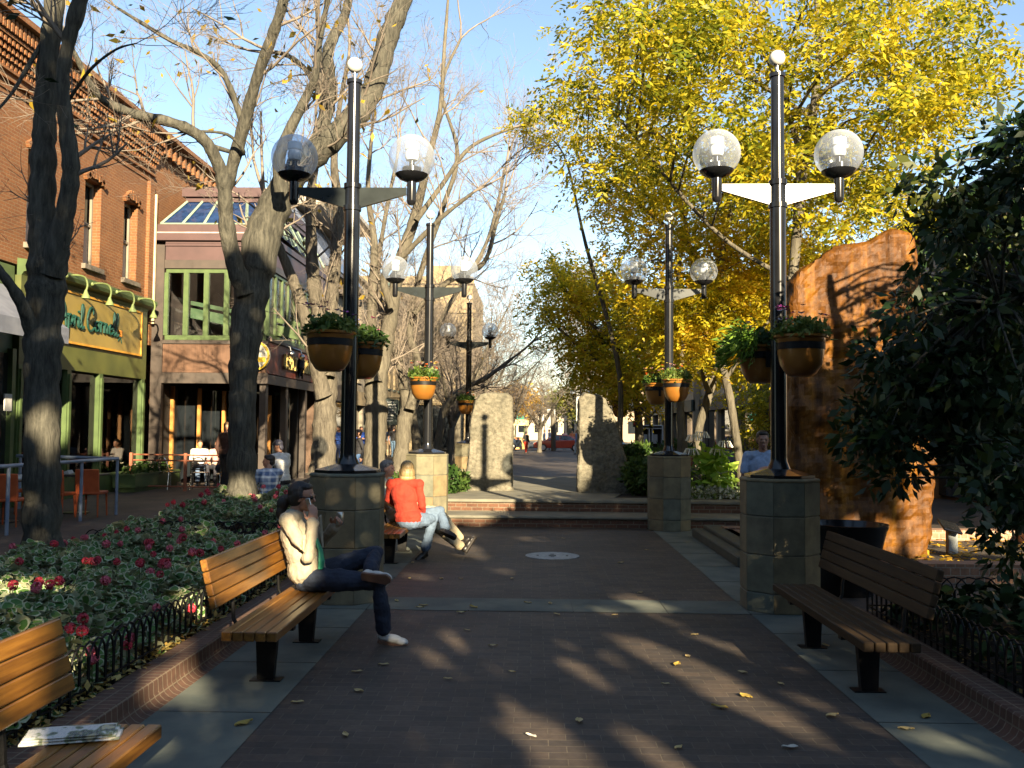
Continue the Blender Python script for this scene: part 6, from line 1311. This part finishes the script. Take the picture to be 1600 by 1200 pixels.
# the woman on the phone
J = dict(pel=(-1.80, 7.5, .56), ch=(-1.90, 7.5, .86), nk=(-1.93, 7.5, 1.05), hd=(-1.86, 7.5, 1.175), sl=(-1.9, 7.67, 1.0), sr=(-1.93, 7.33, 1.0), hl=(-1.74, 7.59, .54), hr=(-1.74, 7.41, .53),
         el=(-1.74, 7.78, .8), wl=(-1.63, 7.66, .92), er=(-1.74, 7.24, .73), wr=(-1.735, 7.35, .98), kl=(-1.29, 7.68, .70), al=(-1.28, 7.40, .60), tl=(-1.09, 7.36, .585), kr=(-1.22, 7.42, .515), ar=(-1.18, 7.5, .115), tr=(-1.0, 7.5, .085))
CRM = pm('cream_corduroy', (.33, .29, .21), (.27, .23, .165), scale=5, rough=.85, bump=.3)
w1 = person('woman in cream jacket and dark jeans seated cross-legged on the bench, talking on a phone', (-1.5, 7.5, 0), J, ((.62, .56, .43), (.016, .025, .048), (.6, .6, .56), (.16, .09, .06)), ('pony', (.016, .011, .009)), vox=.0055, facing=(1, -.05, -.12), hands=dict(r=((.02, .05, 1), (-.5, 1, 0), .38), l=((.35, -.25, .5), (.3, -1, 0), .75)), gapz=1, topm=CRM, skin=pm('skin_olive', (.42, .22, .14), (.35, .17, .1), scale=8, rough=.5))
m = MB(); m.tube([(-1.76, 7.41, 1.17), (-1.815, 7.405, 1.15)], .02, 8); M_ = frame((1, -.05, -.12), (0, 0, 1)); c = Vector((-1.86, 7.5, 1.175))
for q in (-1, 1): m.ball(c + M_ @ Vector((.088, q * .032, .006)), (.008, .03, .017), 12, 8, M=M_)
m = MB()
for q in (-1, 1): m.ball(c + M_ @ Vector((.092, q * .032, .008)), (.01, .029, .018), 12, 8, M=M_); m.tube([c + M_ @ Vector((.085, q * .06, .01)), c + M_ @ Vector((0, q * .083, .008))], .004, 5)
m.build('sunglasses', BLACK, w1, smooth=True)
m = MB(); m.T = Matrix.Translation((-1.775, 7.385, 1.125)) @ Matrix.Rotation(R(-18), 4, 'Y'); m.rbox((0, 0, .0), (.035, .018, .1), .006); tag(m.build('phone', CHROME, loc=(-1.775, 7.39, 1.12)), 'small silver phone held to the ear of the woman in the cream jacket', 'phone')
m = MB(); m.lathe([(.028, -.05), (.032, -.045), (.032, .045), (.027, .055), (0, .055)], 16, (-1.575, 7.62, .99)); tag(m.build('drink_can', CHROME, smooth=True, loc=(-1.575, 7.62, .99)), 'silver drink can in the raised hand of the seated woman', 'can')
m = MB(); m.tube([(-1.72, 7.4, .86), (-1.675, 7.38, .76), (-1.665, 7.37, .68), (-1.67, 7.37, .62)], [(.018, .012), (.025, .015), (.035, .02), (.03, .015)], 8); m.build('green_shirt_edge', pm('green_cloth', (.03, .3, .16)), w1)
m = MB()
for q in (-1, 1): m.tube([(-1.76 + .04, 7.5 + q * .05, 1.02), (-1.72, 7.5 + q * .09, .9), (-1.7, 7.5 + q * .07, .76)], [(.025, .008), (.035, .009), (.02, .008)], 8)
m.build('lapel', CRM, w1)
m = MB()
for s, (A, T) in enumerate((((-1.28, 7.40, .60), (-1.09, 7.36, .585)),)):
    for k in range(3): m.box((-1.235 + k * .03, 7.325, .565 + .005 * k), (.012, .006, .06), ry=R(30))
m.build('shoe_stripes', pm('grey_stripe', (.12, .16, .18)), w1)
# the couple
RED = pm('red_knit', (.36, .028, .01), (.28, .02, .008), scale=6, rough=.9, bump=.3)
J = dict(pel=(-1.62, 12.2, .54), ch=(-1.68, 12.22, .84), nk=(-1.68, 12.24, 1.05), hd=(-1.66, 12.28, 1.17), sl=(-1.87, 12.28, .99), sr=(-1.49, 12.2, .99), hl=(-1.66, 12.3, .53), hr=(-1.52, 12.2, .53),
         el=(-1.92, 12.42, .78), wl=(-1.78, 12.6, .66), er=(-1.44, 12.18, .72), wr=(-1.46, 12.38, .56), kl=(-1.24, 12.5, .62), al=(-1.14, 12.3, .42), tl=(-.98, 12.25, .36), kr=(-1.46, 12.55, .5), ar=(-1.5, 12.42, .1), tr=(-1.56, 12.28, .06))
J['kr'] = (-1.32, 12.42, .52); J['ar'] = (-1.42, 12.4, .12); J['tr'] = (-1.5, 12.28, .07)
w2 = person('blonde woman in bright red sweater and pale jeans seated with her back turned', (-1.6, 12.3, 0), J, ((.55, .045, .02), (.11, .16, .23), (.015, .013, .012), (.02, .015, .01)), ('bob', (.36, .25, .11)), vox=.008, facing=(-.35, .95, 0), topm=RED, build=1.12)
J = dict(pel=(-1.9, 13.0, .54), ch=(-2.08, 12.98, .82), nk=(-2.1, 12.95, 1.03), hd=(-2.02, 12.93, 1.16), sl=(-2.02, 13.17, .97), sr=(-2.12, 12.78, .97), hl=(-1.82, 13.1, .53), hr=(-1.85, 12.92, .52),
         el=(-1.85, 13.3, .75), wl=(-1.65, 13.15, .7), er=(-1.95, 12.7, .72), wr=(-1.78, 12.75, .62), kl=(-1.32, 13.1, .58), al=(-.98, 12.85, .2), tl=(-.82, 12.85, .3), kr=(-1.38, 12.8, .42), ar=(-.95, 12.68, .12), tr=(-.84, 12.72, .3))
person('older grey-haired man with khaki legs stretched out beside the woman in red', (-1.9, 13, 0), J, ((.6, .56, .44), (.5, .42, .26), (.012, .012, .012), (.02, .02, .02)), ('short', (.22, .2, .18)), vox=.009, facing=(1, -.25, -.05), skin=pm('skin_ruddy', (.55, .28, .18), (.45, .2, .12), scale=8))
# man in plaid and man in white tee
m_, nt, b = nmat('plaid_cloth'); v = texco(nt); sp = nt.nodes.new('ShaderNodeSeparateXYZ'); nt.links.new(v, sp.inputs[0]); cs = []
for i in (0, 1, 2):
    w_ = nt.nodes.new('ShaderNodeMath'); w_.operation = 'MULTIPLY'; nt.links.new(sp.outputs[i], w_.inputs[0]); w_.inputs[1].default_value = 55
    s_ = nt.nodes.new('ShaderNodeMath'); s_.operation = 'SINE'; nt.links.new(w_.outputs[0], s_.inputs[0]); cs.append(ramp_(nt, s_.outputs[0], [(.1, (.1, .16, .3)), (.75, (.75, .78, .8))]))
nt.links.new(mix_(nt, .5, mix_(nt, .5, cs[0], cs[1]), cs[2]), b.inputs['Base Color']); b.inputs['Roughness'].default_value = .85; PLAID = m_
def seated(x, y, rz, seat=.45, lean=.0, arms=0):
    M = Matrix.Translation((x, y, 0)) @ Matrix.Rotation(rz, 4, 'Z'); h = seat + .1
    J = dict(pel=(0, 0, h), ch=(-.04 + lean, 0, h + .3), nk=(-.02 + lean * 1.7, 0, h + .5), hd=(.03 + lean * 1.9, 0, h + .64), sl=(-.02 + lean * 1.6, .19, h + .44), sr=(-.02 + lean * 1.6, -.19, h + .44), hl=(.04, .09, h - .01), hr=(.04, -.09, h - .01), el=(.06 + lean, .26, h + .18), er=(.06 + lean, -.26, h + .18), wl=(.26, .16, h + .12), wr=(.26, -.16, h + .12), kl=(.48, .12, h), kr=(.48, -.13, h), al=(.5, .12, h - .42), ar=(.44, -.12, h - .42), tl=(.66, .14, h - .45), tr=(.6, -.15, h - .45))
    if arms == 1: J['er'] = (.25, -.2, h + .25); J['wr'] = (.2, -.05, h + .5)
    return {k: tuple(M @ Vector(v)) for k, v in J.items()}
def standing(x, y, rz, z=0, s=1.0, stride=0.0, arms=0):
    M = Matrix.Translation((x, y, z)) @ Matrix.Rotation(rz, 4, 'Z') @ Matrix.Scale(s, 4); h = .98
    J = dict(pel=(0, 0, h), ch=(.0, 0, h + .3), nk=(.0, 0, h + .5), hd=(.03, 0, h + .64), sl=(0, .19, h + .43), sr=(0, -.19, h + .43), hl=(0, .09, h - .04), hr=(0, -.09, h - .04), el=(-.05 - stride * .3, .25, h + .14), er=(-.05 + stride * .3, -.25, h + .14), wl=(.05 - stride * .5, .24, h - .1), wr=(.05 + stride * .5, -.24, h - .1), kl=(.06 + stride * .4, .1, h - .46), kr=(.03 - stride * .3, -.1, h - .46), al=(0 + stride, .1, .09), ar=(0 - stride, -.1, .09 + abs(stride) * .25), tl=(.15 + stride, .12, .06), tr=(.15 - stride, -.12, .06))
    if arms: 
        for a, q in (('l', 1), ('r', -1)): J['e' + a] = (.08, q * .25, h + .12); J['w' + a] = (.24, q * .06, h + .2)
    return {k: tuple(M @ Vector(v)) for k, v in J.items()}
def fdir(rz, dz=0): return (math.cos(rz), math.sin(rz), dz)
bw = MB(); bw.rbox((-4.7, 16.72, .17), (1.5, .4, .34), .02); tag(bw.build('low_wall', CONC, loc=(-4.7, 16.72, 0)), 'low stone seat wall beyond the rear bed where the man in plaid sits', 'wall')
a = R(115); person('young man in blue and white plaid shirt seated beyond the rear geranium bed', (-4.72, 16.6, 0), seated(-4.74, 16.66, a, .36, .02, 1), ((.3, .35, .45), (.03, .04, .07), (.1, .08, .07)), ('short', (.025, .015, .01)), vox=.012, facing=fdir(R(195)), topm=PLAID)
lw = thing('low_wall', 'low dark stone wall beside the third tree where a man perches', 'wall', (-4.6, 18.1, 0)); m = MB(); m.rbox((-4.9, 18.2, .27), (1.6, .5, .54), .02); m.build('blocks', pm('dark_wall_stone', (.12, .11, .09), (.08, .07, .06), scale=4), lw); m = MB(); m.rbox((-4.9, 18.2, .57), (1.7, .56, .06), .015); m.build('coping', CONC, lw)
a = R(150); person('man in white T-shirt and dark backward cap perched above the plaid-shirted man', (-4.85, 18.1, 0), seated(-4.88, 18.1, a, .6, .06), ((.72, .72, .7), (.025, .025, .03), (.1, .08, .07)), ('cap', (.06, .06, .09)), skin=SKD, vox=.012, facing=fdir(a, -.2), sleeves='short')
# man with a baby on the right
a = R(215); J = standing(2.93, 11.9, R(250), 0, 1.0, 0, 1)
person('dark-haired man in pale blue shirt behind the right lamp, holding a baby', (2.93, 11.9, 0), J, ((.3, .4, .55), (.04, .045, .06), (.04, .03, .02)), ('short', (.012, .01, .008)), skin=SKD, vox=.009, facing=(-.1, -1, -.05), sleeves='short')
bt_ = thing('baby', 'baby wrapped in pink and white held against the man in the pale blue shirt', 'person', (2.9, 11.62, 1.2)); m = MB(); m.ball((2.92, 11.63, 1.2), (.15, .09, .1), 14, 10); m.ball((3.04, 11.64, 1.27), (.07, .065, .065), 12, 10); soft(m.build('body', SK, bt_), .008); m = MB(); m.ball((2.9, 11.62, 1.18), (.17, .1, .1), 14, 10); soft(m.build('blanket', pm('pink_blanket', (.55, .4, .42), (.35, .25, .35), scale=9)), .01) if False else soft(m.build('blanket', pm('pink_blanket', (.55, .4, .42), (.35, .25, .35), scale=9), bt_), .01)
# walkers and diners
W = [('woman in grey top and tan skirt walking away up the mall', standing(-8.35, 54, R(100), 0, .97, .16), ((.3, .36, .45), (.5, .38, .24), (.1, .06, .04)), ('long', (.25, .1, .04)), R(100), .02),
     ('man in black T-shirt and blue jeans walking beside the woman in the grey top', standing(-7.5, 50, R(80), 0, 1.03, .14), ((.012, .012, .014), (.08, .14, .22), (.05, .05, .05)), ('short', (.05, .03, .02)), R(80), .02),
     ('person in royal blue shirt standing between the left lamp pole and the bare tree', standing(-7.6, 41, R(-60), 0, 1, .05, 1), ((.03, .1, .45), (.03, .06, .2), (.05, .05, .05)), ('short', (.04, .025, .02)), R(-60), .018),
     ('person in black top and blue jeans bending beside the bare tree trunk', standing(-5.15, 27.5, R(200), 0, .95, .2), ((.015, .015, .018), (.06, .12, .24), (.05, .05, .05)), ('short', (.04, .025, .02)), R(200), .014),
     ('person in long dark brown coat standing against the dark leaning tree', standing(-8.05, 24.2, R(60), 0, 1.05, .03), ((.06, .025, .015), (.012, .01, .01), (.02, .02, .02)), ('long', (.12, .07, .03)), R(-70), .014),
     ('woman in black top and red skirt with a pale shawl walking near the red car', standing(-.5, 70, R(60), -.2, .95, .12), ((.05, .045, .04), (.6, .05, .02), (.3, .25, .2)), ('short', (.04, .025, .02)), R(60), .025),
     ('man in white shirt standing behind the bonnet of the red car', standing(1.05, 84, R(-20), -.25, 1.05, .05), ((.7, .72, .75), (.1, .1, .12), (.05, .05, .05)), ('short', (.06, .04, .02)), R(-20), .03),
     ('man in pale blue shirt behind the red car, beside a man in white', standing(1.5, 83.5, R(200), -.25, 1.08, .05), ((.45, .55, .75), (.1, .1, .12), (.05, .05, .05)), ('short', (.3, .2, .08)), R(200), .03),
     ('person in pink top seen over the roof of the red car', standing(2.9, 85, R(-90), -.25, 1.02, .03), ((.75, .45, .4), (.3, .3, .3), (.05, .05, .05)), ('short', (.5, .4, .2)), R(-90), .03),
     ('person in orange top at the rear of the red car', standing(3.6, 84.5, R(-90), -.25, 1.02, .03), ((.65, .2, .08), (.1, .1, .12), (.05, .05, .05)), ('short', (.03, .02, .01)), R(-90), .03),
     ('person in blue top and pale trousers at the left edge of the right stone', standing(3.15, 66.5, R(160), -.12, 1.0, .08), ((.2, .28, .5), (.5, .55, .55), (.05, .05, .05)), ('short', (.3, .2, .1)), R(160), .025),
     ('diner in white at the left of the restaurant table', seated(-9.7, 26.9, R(-60), .45), ((.6, .55, .5), (.1, .15, .25), (.05, .05, .05)), ('short', (.03, .02, .01)), R(-60), .016),
     ('diner in pink seated in the middle of the restaurant table', seated(-9.1, 26.7, R(-90), .45), ((.6, .35, .3), (.03, .03, .04), (.05, .05, .05)), ('short', (.04, .02, .01)), R(-90), .016),
     ('diner in pale blue shirt leaning in at the right of the restaurant table', seated(-8.25, 26.9, R(-110), .45, .08), ((.3, .4, .6), (.06, .12, .22), (.05, .05, .05)), ('short', (.3, .17, .06)), R(-110), .016),
     ('diner in blue jeans on the metal chair next to the dark leaning tree', seated(-8.0, 25.0, R(120), .45), ((.6, .58, .55), (.06, .14, .26), (.3, .3, .3)), ('short', (.1, .06, .03)), R(120), .016)]
for l, J, c, h, a, vx in W:
    g_ = 'diners at the restaurant' if l.startswith('diner') else ('people by the red car' if 'red car' in l else 'people walking on the mall'); person(l, (J['pel'][0], J['pel'][1], 0), J, c, h, vox=vx, facing=fdir(a), detail=False, sleeves='short' if 'T-shirt' in l or 'grey top' in l else 'long', group=g_)
# ------------------------------------------------------------------ dark leafy tree overhanging from the right
rng = np.random.default_rng(77)
polyR = [(1410, 285), (1425, 262), (1450, 258), (1475, 275), (1510, 262), (1540, 225), (1575, 195), (1640, 170), (1640, 700), (1560, 720), (1480, 690), (1430, 650), (1400, 600), (1360, 560), (1345, 525), (1400, 510), (1385, 480), (1430, 470), (1420, 430), (1450, 400), (1420, 370), (1440, 330), (1405, 300)]
polyR2 = [(1500, 740), (1560, 760), (1620, 700), (1620, 900), (1570, 880), (1545, 800)]
polyR3 = [(1410, 530), (1500, 480), (1640, 440), (1640, 760), (1570, 800), (1520, 740), (1450, 700), (1400, 620)]
DL = [([np.array((6.2, 7.6, 0)), np.array((6.1, 7.6, 1.5)), np.array((6.0, 7.7, 2.8)), np.array((5.7, 7.8, 4.2)), np.array((5.5, 8.0, 5.4))], [.15, .12, .11, .08, .04]),
      ([np.array((6.0, 7.7, 2.6)), np.array((5.2, 7.6, 3.0)), np.array((4.5, 7.5, 3.1)), np.array((3.7, 7.4, 2.75))], [.07, .05, .035, .015]),
      ([np.array((5.9, 7.7, 3.2)), np.array((5.0, 7.9, 3.7)), np.array((4.2, 8.0, 4.1))], [.06, .04, .015]),
      ([np.array((6.1, 7.6, 1.9)), np.array((5.4, 7.3, 2.1)), np.array((4.6, 7.2, 2.0))], [.06, .035, .012]),
      ([np.array((6.1, 7.6, 1.6)), np.array((5.2, 7.4, 1.4)), np.array((4.2, 7.3, 1.05))], [.04, .025, .01])]
def clumpy(name, label, base, limbs, clusters, mats, seed, per, rad, size, el=1.7, bark=BARKD, frac=.7, squash=(1, 1, .5)):
    global rng; rng = np.random.default_rng(seed); rs = random.Random(seed); C = np.concatenate([c if isinstance(c, np.ndarray) else poly_pts(*c) for c in clusters]); t = thing(name, label, 'tree', base); tk = Tubes(); S = []
    for P, r in limbs: q, rr = smooth_path(P, r, 6); tk.add(q, rr, 10); S += list(q[len(q) // 3:])
    tk.build('trunk', bark, t); tk = Tubes(); branches_to(tk, S, C, frac, rs); tk.build('branches', bark, t)
    k = len(C) * per; idx = np.repeat(np.arange(len(C)), per); o = unit(rng.standard_normal((k, 3))); P = C[idx] + o * (rng.random((k, 1)) ** .5) * rad * np.array(squash); u_ = P[:, 0] + P[:, 1] * KU; v_ = P[:, 2] + P[:, 1] * KV; kp = (((u_ - 9.5) / .5) ** 2 + ((v_ - 5.1) / 1.0) ** 2 > 1) & (((u_ - 12.3) / 2.7) ** 2 + ((v_ - 5.2) / .95) ** 2 > 1); P = P[kp]; o = o[kp]; k = len(P); D = o + np.array([0, 0, -.4]) + .5 * rng.standard_normal((k, 3))
    np_mesh('crown', *leafcards(P, size, el, D=D, fold=.12), mats, t); return t
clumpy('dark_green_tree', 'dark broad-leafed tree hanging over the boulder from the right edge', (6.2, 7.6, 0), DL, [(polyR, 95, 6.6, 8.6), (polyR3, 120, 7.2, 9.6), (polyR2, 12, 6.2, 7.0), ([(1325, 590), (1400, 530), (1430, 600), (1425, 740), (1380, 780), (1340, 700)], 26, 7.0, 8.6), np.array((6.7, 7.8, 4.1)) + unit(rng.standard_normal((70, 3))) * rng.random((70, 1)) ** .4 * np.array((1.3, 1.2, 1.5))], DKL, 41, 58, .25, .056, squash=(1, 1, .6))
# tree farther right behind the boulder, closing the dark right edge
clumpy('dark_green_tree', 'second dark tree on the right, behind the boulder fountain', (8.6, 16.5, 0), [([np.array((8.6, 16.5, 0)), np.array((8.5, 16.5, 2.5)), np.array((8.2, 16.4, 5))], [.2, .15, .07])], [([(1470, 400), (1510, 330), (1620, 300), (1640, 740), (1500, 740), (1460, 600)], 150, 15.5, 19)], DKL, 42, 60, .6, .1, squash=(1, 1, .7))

# ------------------------------------------------------------------ unseen trees behind the camera, crowns cut to cast the court's shade and flecks
# (u, v) is a point carried along the sun direction; LIT holds the sun flecks seen in the photograph
LIT = [(3.1, 2.35, .22, .5), (1.62, 1.7, .2, .34), (2.15, 1.72, .12, .2), (1.3, 2.4, .09, .12), (1.59, 2.64, .09, .12), (2.32, 2.33, .08, .16), (2.46, 2.62, .07, .1), (2.68, 2.42, .08, .14), (3.83, 3.25, .2, .12), (3.78, 2.6, .12, .14),
       (4.3, 5.05, .35, .07), (3.2, 5.2, .3, .06), (3.6, 5.8, .4, .08), (2.8, 4.42, .25, .14), (1.8, 3.75, .2, .06), (2.05, 4.95, .5, .5, 12.2), (2.9, 4.75, .3, .32, 12.7),
       (.2, 3.25, .24, .3, 7.4), (.05, 2.9, .18, .15, 7.4), (-.3, 2.85, .35, .16, 6.2), (-1.0, 2.1, .6, .17, 3.8), (-.85, 1.72, .4, .07), (-.6, 2.2, .3, .07), (-.4, 2.03, .18, .05), (-1.9, 2.95, .35, .14, 7), (-.62, 2.48, .12, .06, 6), (-2.27, 4.95, .22, .2, 9.5), (-.4, 5.75, .3, .25, 14.8),
       (4.27, 2.56, .06, .05, 5.95), (3.9, 1.83, .2, .06), (3.5, 2.1, .1, .05), (8.9, 5.1, .4, 1.0, 12.5), (8.0, 4.6, .45, .3, 12.5), (11.6, 5.2, 2.7, .95), (3.0, 5.9, .5, .25), (-2.0, 10.0, .4, .3), (2.9, 3.9, .2, .05), (3.4, 3.1, .5, .03), (6.6, 2.6, .12, .1)]
DKU = KU - math.tan(R(16)); LIT = [(e[0] + DKU * (e[4] if len(e) > 4 else e[1] / .338),) + tuple(e[1:4]) for e in LIT]
def vtop(u):
    pts = [(-30, 7.5), (-6, 8.5), (-3.6, 8.9), (-3.2, 9.2), (-1.4, 9.4), (-.2, 9.6), (.3, 9.2), (.9, 6.3), (2, 6.05), (5, 6.0), (6, 6.6), (7, 7.2), (8.2, 7.0), (8.6, 6.5), (10.4, 6.5), (11.5, 7.6), (14, 8.4), (40, 8.5)]
    pts = [(a + DKU * (20 if a < .2 else (9.4 if a < 5.5 else 13)), b) for a, b in pts]; pts[0] = (-40, 7.5); pts[-1] = (60, 8.5)
    for (a, b), (c, d) in zip(pts[:-1], pts[1:]):
        if a <= u <= c: return b + (d - b) * (u - a) / (c - a)
    return 8
LITA = np.array(LIT); VT = [(a, vtop(a)) for a in np.linspace(-30, 40, 561)]; VTx = np.array([a for a, _ in VT]); VTy = np.array([b for _, b in VT])
def shade_ok(P, r):
    r = .15
    u = P[:, 0] + P[:, 1] * KU; v = P[:, 2] + P[:, 1] * KV; ok = v < np.interp(u, VTx, VTy) - r * .6 + .25 * np.sin(u * 5.1) * np.sin(u * 1.7 + 1)
    for a, b, c, d in LITA: ok &= (((u - a) / (c + .02)) ** 2 + ((v - b) / (d + .03)) ** 2) > 1
    return ok
def shade_tree(label, x, y, h, w_, seed, n, size=.15):
    global rng; rng = np.random.default_rng(seed); t = thing('shade_tree', label, 'tree', (x, y, 0), 'leafy trees behind the camera'); tk = Tubes(); rs = random.Random(seed)
    P = [np.array((x, y, 0.)), np.array((x + .1, y, h * .25)), np.array((x, y + .1, h * .5)), np.array((x + .1, y, h * .8))]; q, rr = smooth_path(P, [.22, .17, .12, .05], 5); S = []
    for p_, r_ in zip(q, rr): S.append(p_)
    tk.add(q, rr, 10); tk.build('trunk', BARK, t)
    Q = np.stack([x + rng.uniform(-1, 1, n) * w_ / 2, y + rng.uniform(-1, 1, n) * 2.0, rng.uniform(.0, h, n)], 1); Q = Q[shade_ok(Q, size)]; D_ = rng.standard_normal((len(Q), 3)); Q = Q - unit(D_) * size * .65
    np_mesh('crown', *leafcards(Q, size, 1.3, D=D_), leafmat('dense_shade_leaves', [(.008, .02, .007), (.02, .04, .01)], trans=0.0), t)
for i, (x, w_) in enumerate(((-22, 10), (-13, 9), (-5, 8), (2.5, 8), (9.5, 8), (17, 9), (26, 10))):
    shade_tree(['leafy tree behind the camera, far left', 'leafy tree behind the camera, left', 'leafy tree behind the camera, left of centre', 'leafy tree behind the camera in the centre', 'leafy tree behind the camera, right of centre', 'leafy tree behind the camera, right', 'leafy tree behind the camera, far right'][i], x, -9.5, 14.5, w_, 90 + i, int(w_ * 9000))
# ------------------------------------------------------------------ colours of sunlit materials scaled down to suit the exposure
def scale_mat(name, k):
    m = MATS.get(name)
    if not m: return
    for n in m.node_tree.nodes:
        if n.type == 'VALTORGB' and max(max(e.color[:3]) - min(e.color[:3]) for e in n.color_ramp.elements) > .004:
            for e in n.color_ramp.elements: e.color = tuple(c * k for c in e.color[:3]) + (1,)
        if n.type == 'TEX_BRICK':
            for s in ('Color1', 'Color2', 'Mortar'): n.inputs[s].default_value = tuple(c * k for c in n.inputs[s].default_value[:3]) + (1,)
for nm, k in (('orange_brick', .85), ('mauve_metal', .45), ('ribbed_copper_panel', .42), ('light_green_trim', .66), ('umber_metal', .6), ('sage_green_paint', .75), ('olive_fascia', .8), ('grey_canvas', .6), ('tan_stucco', .6), ('cream_stucco', .6), ('pale_bark', .62), ('twig_bark', .75), ('grey_standing_stone', .5), ('concrete_tread', .8), ('pale_flashing', .6), ('blind', .6), ('white_cloth', .6), ('milk_glass', .7)): scale_mat(nm, k)
